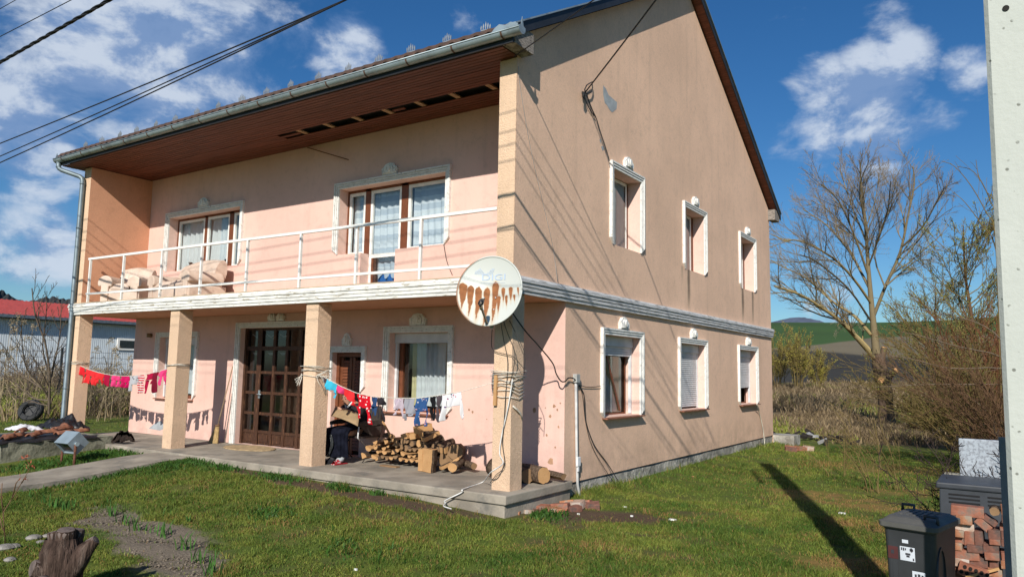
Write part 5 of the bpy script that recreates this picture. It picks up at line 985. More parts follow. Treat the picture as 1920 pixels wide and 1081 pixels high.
# ---------------------------------------------------------------- pruned stump
def build_stump():
    T0 = at(122, 1003, 6.5); B = Vector((T0[0], T0[1], float(gz(T0[0], T0[1])) - .02)); H = T0[2] - B[2]; t = thing('tree_stump', B, 'short dark pruned stump with knobbly cut branch stubs in the lawn', 'tree stump')
    bk = plain('dark_stump_bark', (.062, .040, .031), .9, 0, .5, 8, 1., 12, .04, (.17, .125, .10), 5, .52, .75, .15, (3, 3, .5)); ct = plain('old_cut_face', (.13, .10, .088), .85, 0, .3, 10, .4, 20, .008)
    Rr, Vv = Vector((.833, .553, 0)), Vector((.554, -.832, 0))
    def w(r, v, z): return Vector(B) + (Rr * r + Vv * v) * .86 + Vector((0, 0, z))
    def rough(k, pts, rad, seed, n=26, ns=14, amp=.16):
        P = [Vector(p) for p in pts]; q = len(P) - 1
        def fn(u, v):
            f = min(v * q, q - 1e-6); i = int(f); t_ = f - i; t_ = t_; c = P[i].lerp(P[i + 1], t_); r = rad[i] * (1 - t_) + rad[i + 1] * t_; d = (P[min(i + 1, q)] - P[i]).normalized(); x = d.cross(Vector((.3, .9, .2))).normalized(); y = d.cross(x); g = 2 * pi * u
            r *= 1 + amp * (float(vnoise(cos(g) * 2.2 + 9, sin(g) * 2.2 + v * 2.2 + seed, 1., seed)) - .5) * 2 + .04 * sin(g * 9 + 3 * v + seed)
            return tuple(c + x * cos(g) * r + y * sin(g) * r)
        k.grid(fn, n, ns)
    k = MB(); rough(k, [w(0, 0, -.15), w(0, 0, H * .4), w(-.01, 0, H * .75), w(-.01, 0, H * .97)], [.185, .165, .17, .13], 3, 34, 24)
    k.build('trunk', bk, t)
    for pts, rr_, sd in (([w(-.03, 0, H * .7), w(-.08, -.01, H * .9), w(-.11, -.02, H * 1.05)], [.10, .085, .075], 5), ([w(.02, .02, H * .72), w(.03, .04, H * 1.10)], [.11, .085], 7), ([w(.04, -.05, H * .7), w(.07, -.09, H * 1.07)], [.1, .07], 9), ([w(.06, .02, H * .30), w(.15, .05, H * .58), w(.23, .03, H * .78), w(.325, .02, H * .95)], [.10, .11, .085, .045], 11), ([w(-.06, .06, H * .45), w(-.20, .165, H * .54)], [.10, .085], 13), ([w(-.02, .08, H * .25), w(-.075, .245, H * .33)], [.10, .08], 15)):
        k = MB(); rough(k, pts, [r_ * .86 for r_ in rr_], sd, 20, 10, .10); k.build('branch_stub', bk, t)
    for (p, d, r) in ((w(-.11, -.02, H * 1.05), (-.2, 0, 1), .075), (w(.03, .04, H * 1.10), (.1, .15, 1), .085), (w(.07, -.09, H * 1.07), (.1, -.1, 1), .07), (w(.325, .02, H * .95), (.75, 0, .5), .045), (w(-.20, .165, H * .54), (-.6, .75, .15), .085), (w(-.075, .245, H * .33), (-.15, 1, .05), .08)):
        r *= .86; d = (Rr * d[0] + Vv * d[1] + Vector((0, 0, d[2]))).normalized(); k = MB(); k.tube([p - d * .07, p - d * .01, p + d * .004], [r * 1.12, r * 1.03, r * .9], 14); k.tube([p + d * .003, p + d * .006], [r * .5, r * .45], 10); k.build('cut_face', ct, t, fix=True)
build_stump()
# ---------------------------------------------------------------- spring bulbs in the grey soil, rose stem, stones
MLEAF = plain('bulb_leaf_green', (.055, .13, .028), .8, 0, .25, 10, spec=.1)
def bulb(x, y, n, h, lab, seed):
    rr = np.random.default_rng(seed); z = float(gz(x, y)); k = MB()
    for i in range(n):
        a = rr.uniform(0, 6.28); hh = h * rr.uniform(.6, 1.1); bx, by = x + rr.normal(0, .05), y + rr.normal(0, .04); l = rr.uniform(.15, .5) * hh; w = .008; dx, dy = -sin(a) * w, cos(a) * w
        P = [Vector((bx + cos(a) * l * f ** 2, by + sin(a) * l * f ** 2, z - .02 + hh * f * (1 - .12 * f))) for f in (0, .35, .7, 1)]
        k.add([P[0] - Vector((dx, dy, 0)) * .6, P[0] + Vector((dx, dy, 0)) * .6, P[1] - Vector((dx, dy, 0)), P[1] + Vector((dx, dy, 0)), P[2] - Vector((dx, dy, 0)) * .8, P[2] + Vector((dx, dy, 0)) * .8, P[3]], [[0, 1, 3, 2], [2, 3, 5, 4], [4, 5, 6]])
    k.build('bulb_plant', MLEAF, None, (x, y, z), lab, 'bulb plant', 'spring bulbs sprouting in the grey soil')
BL = [(58, 948, 7, .16), (88, 955, 10, .2), (107, 962, 16, .24), (122, 966, 10, .22), (135, 962, 7, .18), (213, 975, 10, .22), (230, 988, 9, .18), (257, 997, 10, .26), (280, 1000, 6, .14), (307, 1007, 12, .24), (350, 1028, 13, .26), (352, 985, 10, .16), (372, 1048, 9, .2), (392, 1072, 12, .26), (200, 958, 6, .14), (320, 975, 6, .14)]
for i, (px, py, n, h) in enumerate(BL): q = onZ(px, py, -.41); bulb(q[0], q[1], n, h, 'tuft of narrow green bulb leaves sprouting from the grey soil strip', i)
def twigs(name, B, stems, mat, lab, cat, **k):
    m = MB()
    for pts, r0, r1 in stems: n = len(pts); m.tube([tuple(np.array(B) + np.array(p)) for p in pts], [r0 + (r1 - r0) * i / max(1, n - 1) for i in range(n)], 5)
    return m.build(name, mat, None, B, lab, cat, **k)
B = onZ(12, 1010, -.45); rt = thing('rose_bush', tuple(B), 'bare thin rose stem with withered red hips at the left edge', 'rose bush'); m = MB()
def pq(px, py, dd=0): q = at(px, py, 8.0 + dd); return tuple(q)
for pts in ([(10, 1018), (6, 960), (22, 935), (40, 905), (52, 885), (58, 872)], [(6, 960), (2, 930), (4, 905)], [(22, 935), (30, 905), (38, 895)], [(40, 905), (47, 895), (50, 893)], [(10, 1000), (3, 985), (0, 970)]): m.tube([pq(*p) for p in pts], [.007 - .001 * i for i in range(len(pts))], 5)
m.build('stem', plain('reddish_stem', (.16, .09, .05), .7), rt)
m = MB()
for (x, y) in ((58, 868), (62, 872), (53, 873), (38, 893), (50, 896), (45, 858), (55, 852), (40, 862)):
    for j in range(5): c = Vector(pq(x + random.uniform(-4, 4), y + random.uniform(-4, 4))); a = [Vector((random.uniform(-1, 1), random.uniform(-1, 1), random.uniform(-1, 1))) * .022 for _ in range(3)]; m.poly([c + a[0], c + a[1], c + a[2]])
m.build('withered_leaf', plain('rust_red_leaf', (.28, .075, .04), .8, 0, .4), rt)
STONE = plain('pale_field_stone', (.23, .215, .19), .9, 0, .3, 8, .6, 14, .02)
def stone(x, y, r, mat, lab, cat, seed, grp=None, sq=.42, name='stone'):
    k = MB(); z = float(gz(x, y)); k.grid(lambda u, v: (x + r * sin(pi * v) * cos(2 * pi * u) * (1 + .4 * (float(vnoise(u * 5 % 5, v * 3, 1, seed)) - .5)), y + r * sin(pi * v) * sin(2 * pi * u) * (1 + .4 * (float(vnoise(v * 4, 3, 1, seed)) - .5)), z + r * sq * (.5 + cos(pi * v))), 9, 6, smooth=False); k.build(name, mat, None, (x, y, z), lab, cat, grp)
for i, (px, py, r) in enumerate([(8, 1040, .09), (25, 1037, .07), (62, 1022, .08), (88, 1018, .06), (75, 1028, .05), (18, 1058, .06)]): q = onZ(px, py, -.45); stone(q[0], q[1], r, STONE, 'pale rough stone edging the flower bed at lower left', 'stone', i, 'stones edging the flower bed')
BRK = [plain('worn_brick_' + n, c, .9, 0, .3, 9, .6, 22, .012, c2, 6) for n, c, c2 in (('red', (.30, .115, .07), (.20, .14, .11)), ('orange', (.36, .15, .075), (.30, .24, .18)), ('brown', (.19, .085, .06), (.10, .07, .06)), ('pale', (.40, .27, .20), (.45, .40, .35)))]
def brick(c, rz, mat, lab, grp, dims=(.25, .12, .065), tilt=(0, 0), name='brick', holes=0, cat='brick'):
    k = MB(); R = rotm('Z', rz) @ rotm('X', tilt[0]) @ rotm('Y', tilt[1]); a, b, h = dims; n = 0
    rr = random.Random(hash((round(c[0], 3), round(c[2], 3))) & 1023)
    vs = [Vector((sx * a / 2 * (1 + rr.uniform(-.04, .02)), sy * b / 2 * (1 + rr.uniform(-.05, .02)), sz * h / 2 * (1 + rr.uniform(-.06, .02)))) for sz in (-1, 1) for sx, sy in ((-1, -1), (1, -1), (1, 1), (-1, 1))]
    k.add([Vector(c) + R @ v for v in vs], [[3, 2, 1, 0], [4, 5, 6, 7], [0, 1, 5, 4], [1, 2, 6, 5], [2, 3, 7, 6], [3, 0, 4, 7]])
    return k.build(name, mat, None, c, lab, cat, grp, bevel=.006)
# broken bricks at the foot of the porch corner
for i, (x, y, r, m, sc, lab) in enumerate([(.18, .12, .3, 1, .55, None), (.32, .42, .5, 2, .6, None), (.28, .62, .2, 0, .9, None), (.46, .62, .9, 1, 1., None), (.42, .86, .3, 0, 1.1, None), (.58, .95, 1.1, 2, .9, None), (.50, 1.12, .1, 3, 1.2, None), (.36, 1.15, .4, 1, .9, None), (.66, 1.3, .5, 2, 1.1, None), (.52, 1.35, .2, 0, 1., None), (.25, .3, 1.2, 3, .6, None)]):
    brick((x - .12, y - .05, float(gz(x, y)) + .035 * sc), r, BRK[m], 'weathered broken brick lying at the foot of the porch corner', 'broken bricks by the porch corner', (.22 * sc, .15 * sc, .09 * sc), (random.uniform(-.2, .2), random.uniform(-.2, .2)))
for i, (px, py, s, m) in enumerate([(1172, 952, .035, 'w'), (1185, 968, .02, 'w'), (1110, 938, .05, 1), (1262, 975, .05, 'w'), (1090, 955, .03, 1), (1085, 968, .02, 'w'), (1300, 897, .025, 1), (488, 966, .03, 'w'), (1580, 962, .05, 'w'), (668, 1052, .02, 'w')]):
    q = onZ(px, py, -.36); k = MB(); z = float(gz(q[0], q[1])); k.box((q[0] - s, q[1] - s * .5, z), (q[0] + s * .8, q[1] + s * .4, z + .018)); mm = plain('litter_white', (.7, .7, .66)) if m == 'w' else BRK[m]
    k.build('litter' if m == 'w' else 'brick_chip', mm, label='tiny pale scrap of litter lying on the lawn' if m == 'w' else 'small orange brick chip lying in the grass by the gable', cat='litter' if m == 'w' else 'brick chip', group='litter on the lawn' if m == 'w' else 'brick chips in the grass')
# ---------------------------------------------------------------- concrete pole, gate post, bin, bricks at the right edge
def build_pole():
    t = NT('cast_concrete'); v = t.coord(); c = t.mix(t.noise(v, 2.5, 5), (.43, .455, .415), (.54, .56, .515)); vo = t.n('ShaderNodeTexVoronoi', i_Scale=17); t.l(v, vo.inputs['Vector'])
    pit = t.math('MULTIPLY', t.ramp(vo.outputs['Distance'], .20, .10), t.ramp(t.noise(v, 11, 2), .5, .6)); c = t.mix(t.math('MULTIPLY', pit, .8), c, (.12, .12, .10)); c = t.mix(t.math('MULTIPLY', t.ramp(t.noise(t.mapv(v, (6, 6, .5)), 2, 5), .52, .75), .3), c, (.33, .34, .30)); t.bsdf(c, .9, 0, t.math('SUBTRACT', t.noise(v, 30, 4), t.math('MULTIPLY', pit, .6)), .4, .008, .2)
    x0, y0 = 5.449, -3.36; k = MB(); H0, H1 = -.9, 7.2; vs = []
    for z in (H0, H1):
        f = (z - H0) / (H1 - H0); l = x0 + .012 * (z + .9) / 4.4; w = .31 - .05 * f; d = .24 - .06 * f; c = .022
        vs += [(l, y0 + c, z), (l + c, y0, z), (l + w - c, y0, z), (l + w, y0 + c, z), (l + w, y0 + d, z), (l, y0 + d, z)]
    k.add(vs, [[0, 1, 2, 3, 4, 5][::-1], [6, 7, 8, 9, 10, 11]] + [[i, (i + 1) % 6, 6 + (i + 1) % 6, 6 + i] for i in range(6)])
    po = k.build('utility_pole', t.mat, label='pale grey concrete utility pole at the right edge of the photo', cat='utility pole', fix=True)
    k = MB(); zz = float(onY(1886, 16, y0)[2]); xx = float(onY(1886, 16, y0)[0])
    for z in (zz, zz + .5, zz + 1.0, zz + 1.5): k.tube([(xx, y0 - .002, z), (xx, y0 - .006, z)], .017, 12)
    k.build('bolt_hole', plain('dark_hole', (.02, .018, .015), .9), po)
    k = MB(); k.bar((5.2, -3.4, 6.35), (5.2, -3.4, 5.3), .05, .05); 
    for z in (6.2, 5.75, 5.45): k.tube([(5.2, -3.4, z), (5.5, -3.3, z)], .02, 6)
    k.build('line_bracket', MZINC, po)
build_pole()
gt = thing('gate', (5.43, -2.75, -.55), 'grey steel angle gate post with two cross rails before the brick pile', 'gate'); GS = plain('grey_painted_steel', (.20, .215, .24), .5, .2, .15, 6, .1, 40, .003)
a = onY(1872, 818, -2.75); k = MB(); k.box((a[0], -2.78, -.55), (a[0] + .058, -2.765, a[2])); k.box((a[0] + .045, -2.765, -.55), (a[0] + .058, -2.72, a[2])); k.tube([(a[0] + .03, -2.785, a[2] - .03), (a[0] + .03, -2.779, a[2] - .03)], .006, 6); k.build('post', GS, gt)
for py in (882, 1028): z = float(onY(1890, py, -2.74)[2]); k = MB(); k.box((a[0] + .058, -2.74, z - .02), (a[0] + 1.2, -2.73, z + .02)); k.build('cross_rail', GS, gt)
def build_bin():
    C = Vector((4.871, -1.675, -.46)); an = radians(-12); t = thing('wheelie_bin', C, 'dark grey plastic wheelie bin with white stickers at the lower right', 'wheelie bin'); H = 1.0
    PL = plain('dark_grey_plastic', (.038, .040, .044), .45, 0, .18, 3, .1, 60, .002, (.06, .06, .06), 4, .55, .8, .5); LID = plain('sunlit_lid_plastic', (.095, .093, .085), .6, 0, .2, 3, .1, 50, .002, (.16, .155, .135), 3, .5, .75, .4)  # lid colour made lighter to carry the sunlight on its top
    Rb = rotm('Z', an)
    def loc(u, v, z): return tuple(C + Rb @ Vector((u * .70, v, z)))
    def ring(w, d, z, r=.05, n=5):
        out = []
        for sx, sy, a0 in ((1, -1, -pi / 2), (1, 1, 0), (-1, 1, pi / 2), (-1, -1, pi)):
            for i in range(n + 1): a = a0 + pi / 2 * i / n; out.append((sx * (w - r) + r * cos(a), sy * (d - r) + r * sin(a), z))
        return out
    def loft(k, rings, cap0=True, cap1=True):
        n = len(rings[0]); b = len(k.v); k.add([loc(*p) for r in rings for p in r], [])
        for s in range(len(rings) - 1):
            for i in range(n): k.f.append([b + s * n + i, b + s * n + (i + 1) % n, b + (s + 1) * n + (i + 1) % n, b + (s + 1) * n + i]); k.m.append(0); k.sm.append(False)
        if cap0: k.f.append([b + i for i in range(n)][::-1]); k.m.append(0); k.sm.append(False)
        if cap1: k.f.append([b + (len(rings) - 1) * n + i for i in range(n)]); k.m.append(0); k.sm.append(False)
    k = MB(); loft(k, [ring(.215, .23, .05), ring(.235, .25, .5), ring(.252, .268, .90), ring(.262, .278, .905), ring(.262, .278, .935)])
    k.prism([(.10 * cos(pi * i / 12), .20 * sin(pi * i / 12) + .35) for i in range(13)] + [(-.10, .05), (-.085, .05)] + [(-.08 * cos(pi * i / 12), .178 * sin(pi * i / 12) + .35) for i in range(13)] + [(.08, .05), (.10, .05)], lambda u, v, d: loc(.245 + d - .0 * v, u - .13, v + .25), -.03, .012)
    for x in (-.1, .12): k.box((x - .018, -.012, 0), (x + .018, 0.0, .78), 0, Rb, Vector(loc(0, -.247, .08)))
    k.build('body', PL, t, fix=True)
    k = MB(); loft(k, [ring(.283, .298, .918), ring(.290, .305, .925), ring(.290, .305, .958), ring(.268, .284, .965), ring(.225, .235, .992), ring(.19, .20, .998)]); 
    for i in range(5): x = -.09 + i * .045; k.box((x - .010, -.13, 0), (x + .010, .14, .006), 0, Rb, Vector(loc(0, 0, .9975)))
    k.build('lid', LID, t, fix=True)
    for (u, v, r) in ((.20, -.21, 0), (-.22, .23, 0)):
        k = MB(); k.tube([loc(u - .06, v, .965), loc(u - .06, v - .0, 1.02), loc(u + .06, v, 1.02), loc(u + .06, v, .965)], .013, 6); k.build('lid_handle', PL, t)
    for s in (-1, 1):
        k = MB(); k.tube([loc(s * .20, .27, .10), loc(s * .25, .27, .10)], .10, 20); k.build('wheel', plain('black_tyre', (.012, .012, .012), .7), t)
    ws = plain('white_sticker', (.62, .66, .72), .5, 0, .06); dk = plain('sticker_print', (.05, .05, .06), .6)
    def onf(u, z, d=0): z += .09; f = (z - .5) / .4; return loc(u, -(.25 + .018 * f) - .0025 - d, z)
    def sticker(u0, u1, z0, z1, mat, marks, name='sticker'):
        k = MB(); k.poly([onf(u0, z0), onf(u1, z0), onf(u1, z1), onf(u0, z1)]); 
        for (a, b, c, d) in marks: k.poly([onf(u0 + (u1 - u0) * x, z0 + (z1 - z0) * y, .001) for x, y in ((a, b), (c, b), (c, d), (a, d))], 1)
        k.build(name, [mat, dk], t, fix=True)
    sticker(-.09, .055, .60, .70, ws, [(.08, .72, .16, .92), (.2, .7, .3, .92), (.34, .74, .42, .9), (.66, .72, .9, .9), (.72, .66, .84, .96), (.36, .42, .7, .56), (.42, .26, .64, .4), (.84, .06, .94, .24)])
    sticker(.02, .145, .33, .535, ws, [(.18, .78, .34, .9), (.42, .76, .62, .92), (.7, .74, .86, .9), (.2, .44, .42, .66), (.56, .46, .8, .68), (.16, .12, .36, .34), (.5, .2, .84, .26), (.5, .1, .7, .15)])
    sticker(-.21, -.11, .60, .69, plain('dark_red_sticker', (.10, .03, .03), .6), [(.3, .4, .6, .7)]); sticker(-.065, -.005, .725, .75, ws, [])
build_bin()
def bricks_pile():
    Yb = -1.15
    L = [(975, 150, 1400, 245, 0), (1040, 255, 1250, 355, 1), (1000, 360, 1275, 440, 3), (1000, 440, 1140, 520, 1), (1000, 525, 1155, 603, 0), (1000, 605, 1130, 690, 1), (1150, 450, 1290, 635, 0), (1292, 452, 1395, 635, 2), (1180, 640, 1380, 716, 2), (1000, 715, 1350, 803, 0), (1000, 810, 1220, 895, 3), (1400, 625, 1600, 730, 2), (1450, 440, 1610, 555, 2), (1475, 560, 1620, 622, 0), (1480, 820, 1600, 930, 2), (1230, 800, 1460, 895, 2), (1620, 150, 1760, 240, 1), (1640, 250, 1800, 350, 2), (1620, 360, 1800, 450, 0), (1620, 460, 1790, 560, 2), (1630, 570, 1800, 650, 2), (1620, 740, 1800, 830, 0), (1620, 840, 1800, 930, 1), (1410, 735, 1600, 815, 0), (1000, 900, 1230, 990, 0), (1460, 935, 1640, 1030, 1), (1000, 995, 1200, 1080, 2)]
    for i, (x0, y0, x1, y1, m) in enumerate(L):
        Y = Yb + random.uniform(-.03, .03); a = onY(1640 + x0 * .1458, 930 + y1 * .1458, Y); b = onY(1640 + x1 * .1458, 930 + y0 * .1458, Y); dp = .12 if x1 - x0 > 260 else .22
        brick(((a[0] + b[0]) / 2, Y + dp / 2, (a[2] + b[2]) / 2), random.uniform(-.06, .06), BRK[m], 'old brick in the loose pile behind the wheelie bin', 'old bricks piled behind the bin', (b[0] - a[0], dp, b[2] - a[2] - .002), (0, random.uniform(-.04, .04)))
    for (x, y, w, h, tl, m, lab) in ((1395, 370, 190, 100, .72, 0, 'tilted red brick leaning near the top of the pile behind the bin'), (1480, 320, 170, 70, .6, 2, 'dark tilted brick beside the gate post in the brick pile')):
        c = onY(1640 + x * .1458, 930 + y * .1458, Yb); brick((c[0], Yb + .08, c[2]), 0, BRK[m], lab, 'old bricks piled behind the bin', (w * .1458 / 235, .13, h * .1458 / 235), (0, tl))
    z = -.55; r = 0
    while z < -.03:
        for i in range(5): brick((5.10 + i * .15 + .03 * (r % 2), Yb + .1 + random.uniform(-.02, .02), z + .033), random.uniform(-.08, .08), BRK[(r * 2 + i) % 4], 'old brick in the loose pile behind the wheelie bin', 'old bricks piled behind the bin', (.14, .22, .066))
        z += .075; r += 1
    q = onY(1640 + 1540 * .1458, 930 + 190 * .1458, Yb); log((q[0], Yb, q[2]), (0, 1, 0), .12, .035, 'round', 'greyish round stone-like lump on top of the brick pile', 'lump', 'lumps on the brick pile', 5, True, name='rubble_lump')
    k = MB(); a = onY(1640 + 1170 * .1458, 930 + 1035 * .1458, Yb - .06); b = onY(1640 + 1600 * .1458, 930 + 925 * .1458, Yb - .02); k.bar(a, b, .02, .02); k.build('lath', CUT, label='pale wooden lath poking out of the brick pile', cat='lath')
    # perforated hollow brick
    c = onY(1640 + 1265 * .1458, 930 + 975 * .1458, Yb - .05); k = MB(); Rm = rotm('Y', .25); c = Vector(c); k.box((-.10, -.005, -.05), (.10, .12, .05), 0, Rm, c)
    for i in range(5):
        for j in range(2): 
            o = Vector((-.075 + i * .038 + .015 * j, -.0065, -.022 + .042 * j)); k.poly([c + Rm @ (o + Vector((.014 * cos(2 * pi * q / 10), 0, .017 * sin(2 * pi * q / 10)))) for q in range(10)], 1)
    k.build('hollow_brick', [BRK[0], plain('brick_hole', (.015, .01, .008), .9)], label='perforated hollow brick with round holes low in the pile', cat='brick', fix=True)
bricks_pile()
# composter, white panel
t = thing('compost_bin', (5.2, .2, -.5), 'dark grey plastic compost bin with slotted sides behind the brick pile', 'compost bin'); CP = plain('charcoal_plastic', (.045, .05, .058), .45, 0, .2, 4); k = MB()
cx0, cx1, cy0, cy1, ct_ = 4.87, 5.62, .0, .7, .58; k.prism([(cx0, -.5), (cx1, -.5), (cx1 - .01, ct_), (cx0 + .015, ct_)], lambda u, v, d: (u, d, v), cy0, cy1); k.build('body', CP, t, fix=True, bevel=.012)
k = MB(); k.box((cx0 - .012, cy0 - .02, ct_ - .045), (cx1 + .01, cy1 + .02, ct_ + .012)); k.build('lid', CP, t, bevel=.015)
k = MB()
for g0 in (cx0 + .09, cx0 + .40):
    for i in range(3): k.box((g0, cy0 - .004, ct_ - .10 - i * .035), (g0 + .25, cy0 + .001, ct_ - .085 - i * .035))
for i in range(9):
    for j in range(2): k.box((cx0 + .12 + i * .025, cy0 - .0035, ct_ - .28 - j * .08), (cx0 + .132 + i * .025, cy0 + .001, ct_ - .215 - j * .08))
k.build('vent_slot', plain('slot_black', (.008, .008, .009), .8), t)
k = MB(); k.box((5.0, 1.15, -.5), (5.42, 1.22, .93)); k.build('metal_sheet', plain('twig_shaded_panel', (.36, .40, .44), .45, 0, .15, 4, .1, 20, .01, (.24, .26, .29), 30, .46, .58, .3), label='white panel mottled by painted twig shade standing behind the compost bin among the twigs', cat='panel', bevel=.01)  # colour dimmed and mottled to carry the shade of the twigs
k = MB(); k.box((4.86, 1.05, .2), (5.0, 1.2, .56)); k.box((4.86, 1.05, -.5), (4.98, 1.19, .19)); k.build('crate', plain('beige_crate', (.33, .31, .25), .8), label='small beige crate beside the mottled white panel', cat='crate')
# debris behind the far corner
for i in range(26):
    x, y = .15 + random.gauss(.55, .5), 15.6 + random.gauss(0, .7); z = float(gz(x, y)); s = random.uniform(.06, .22); k = MB(); R_ = rotm('Z', random.uniform(0, 6)) @ rotm('X', random.uniform(-.6, .6)) @ rotm('Y', random.uniform(-.5, .5)); k.box((-s, -s * .35, -.02), (s, s * .3, .03 + .05 * random.random()), 0, R_, Vector((x, y, z + random.uniform(.02, .12))))
    pale = i % 9 == 0; k.build('debris', plain('ash_white', (.3, .3, .3), .9) if pale else plain('burnt_black', (.025, .02, .017), .95, 0, .5, 6), label='pale ash-coloured scrap in the burnt heap behind the far corner' if pale else 'burnt black scrap in the heap behind the far corner', cat='scrap', group='burnt heap behind the house')
for i, (x, y, r, m) in enumerate([(.72, 11.9, .2, 1), (.9, 12.2, .7, 0), (.8, 11.6, .4, 2), (1.05, 12.4, .1, 3)]): brick((x, y, float(gz(x, y)) + .06), r, BRK[m], 'loose orange brick lying beside the step behind the house', 'loose bricks by the rear step', (.28, .16, .11), (.15, .1))
# ---------------------------------------------------------------- warehouse and fence at the left
def build_warehouse():
    A = onZ(0, 586, 4.3); B = onZ(255, 602.5, 4.3); d = (B - A) / np.linalg.norm(B - A); n = np.array((d[1], -d[0], 0)); A = A - d * 18; L = 18 + np.linalg.norm(B - onZ(0, 586, 4.3)) + 6; zb = -.4
    w = thing('warehouse', tuple(A + d * L / 2 + np.array((0, 0, zb - 4.3))), 'grey corrugated warehouse with red metal roof behind the reeds', 'warehouse')
    def pt(u, z, o=0): return tuple(A + d * u + n * o + np.array((0, 0, z - 4.3)))
    wm = plain('pale_blue_sheet_wall', (.60, .66, .70), .5, .1, .06, 1); k = MB(); nn = int(L / .12)
    for i in range(nn):
        u = i * .12; k.poly([pt(u, zb, 0), pt(u + .08, zb, 0), pt(u + .08, 4.2, 0), pt(u, 4.2, 0)]); k.poly([pt(u + .08, zb, 0), pt(u + .095, zb, -.03), pt(u + .095, 4.2, -.03), pt(u + .08, 4.2, 0)]); k.poly([pt(u + .095, zb, -.03), pt(u + .12, zb, 0), pt(u + .12, 4.2, 0), pt(u + .095, 4.2, -.03)])
    k.poly([pt(L, zb), pt(L, zb, -16), pt(L, 4.2, -16), pt(L, 5.55, -8), pt(L, 4.2, 0)]); k.poly([pt(0, zb), pt(0, zb, -16), pt(0, 4.2, -16), pt(0, 5.55, -8), pt(0, 4.2, 0)]); k.poly([pt(0, zb, -16), pt(L, zb, -16), pt(L, 4.2, -16), pt(0, 4.2, -16)]); k.build('wall', wm, w)
    k = MB(); rm = plain('red_sheet_roof', (.36, .060, .045), .5, .1, .12, 2); m2 = int((L + .6) / .3)
    for sg in (1, -1):
        for i in range(m2):
            u = -.3 + i * .3
            for (a, b, h0, h1) in ((0, .22, 0, 0), (.22, .26, 0, .04), (.26, .3, .04, 0)):
                q = [(u + a, 4.22 + h0, .5), (u + b, 4.22 + h1, .5), (u + b, 5.65 + h1, -8), (u + a, 5.65 + h0, -8)]; k.poly([pt(x, z, o if sg > 0 else -16 - o) for x, z, o in q])
    k.build('roof', rm, w)
    k = MB(); k.prism([(0.42, 4.05), (.62, 4.05), (.62, 4.22), (.42, 4.22)], lambda u, v, dd: pt(dd, v, u), -.3, L + .3); k.prism([(0.0, 4.0), (.42, 4.0), (.42, 4.1), (.0, 4.1)], lambda u, v, dd: pt(dd, v, u), -.3, L + .3); k.build('gutter', plain('slate_grey_gutter', (.10, .13, .16), .5), w)
    base = onZ(0, 586, 4.3)
    q = ray(237, 645); tt = ((base - CAM) @ n) / (q @ n); W0 = CAM + q * tt; u0 = float((W0 - A) @ d); z0 = W0[2]
    k = MB(); k.prism([(-.62, -.38), (.62, -.38), (.62, .38), (-.62, .38)], lambda u, v, dd: pt(u0 + u, z0 + v, dd), .0, .09); fr_ = k.build('window', MPVC, w, fix=True); k = MB(); k.prism([(-.48, -.26), (.48, -.26), (.48, .24), (-.48, .24)], lambda u, v, dd: pt(u0 + u, z0 + v, dd), .085, .1); k.build('pane', plain('dark_pane', (.02, .025, .03), .1), fr_, fix=True)
build_warehouse()
f = thing('fence', (-22, 9, -.1), 'dark wire mesh fence with thin posts before the warehouse', 'fence'); FM = plain('dark_fence_wire', (.05, .06, .065), .5, .3)
FA, FB = np.array((-30.5, 2.0, 0.)), np.array((-22.5, 22, 0.)); fp = []
for i in range(8):
    p = FA + (FB - FA) * i / 7; z = float(gz(p[0], p[1])); fp.append((p[0], p[1], z)); k = MB(); k.box((p[0] - .035, p[1] - .035, z - .1), (p[0] + .035, p[1] + .035, z + 2.2)); k.build('post', FM, f)
k = MB()
for a, b in zip(fp, fp[1:]):
    for j in range(9): k.tube([(a[0], a[1], a[2] + .1 + j * .24), (b[0], b[1], b[2] + .1 + j * .24)], .007, 3, caps=False)
    for j in range(24): t_ = j / 24; x, y, z = [a[q] + (b[q] - a[q]) * t_ for q in range(3)]; k.tube([(x, y, z + .05), (x, y, z + 2.05)], .004, 3, caps=False)
k.build('mesh', FM, f)
# ---------------------------------------------------------------- cables
BLKC = plain('black_cable', (.015, .015, .016), .6)
def cable(name, pts, r, lab, mat=BLKC, n=5, group=None, sm=True, cat='cable'):
    P = [np.array(p, float) for p in pts]
    if sm and len(P) > 2:   # Catmull-Rom
        Q = []; E = [2 * P[0] - P[1]] + P + [2 * P[-1] - P[-2]]
        for i in range(1, len(E) - 2):
            for s in range(6): t = s / 6; Q.append(.5 * ((2 * E[i]) + (-E[i - 1] + E[i + 1]) * t + (2 * E[i - 1] - 5 * E[i] + 4 * E[i + 1] - E[i + 2]) * t * t + (-E[i - 1] + 3 * E[i] - 3 * E[i + 1] + E[i + 2]) * t ** 3))
        P = Q + [P[-1]]
    k = MB(); k.tube([tuple(p) for p in P], r, n); return k.build(name, mat, label=lab, cat=cat, group=group)
def span(p, q, sag, x0, x1, n=40):   # p, q surveyed points; continue the line along x with a little sag
    p, q = np.array(p), np.array(q); out = []
    for i in range(n + 1):
        x = x0 + (x1 - x0) * i / n; t = (x - p[0]) / (q[0] - p[0]); z = p[2] + (q[2] - p[2]) * t + sag * ((x - p[0]) * (x - q[0])); out.append((x, p[1] + (q[1] - p[1]) * t, z))
    return out
pl = 'power lines above the street'
for (a, b, lab, r) in (((655, -3), (0, 269), 'uppermost of the three black cables running together above the gutter', .009), ((650, -1), (0, 293), 'middle one of the three black cables running together above the gutter', .008), ((645, 2), (0, 305), 'lowest of the three black cables running together above the gutter', .009)):
    cable('power_line', span(onY(*a, -3.1), onY(*b, -3.1), .0012, 5.5, -40), r, lab, group=pl, sm=False, cat='power line')
P = span(onY(205, 0, -3.75), onY(0, 117, -3.75), .0010, 5.5, -40, 500); k = MB()
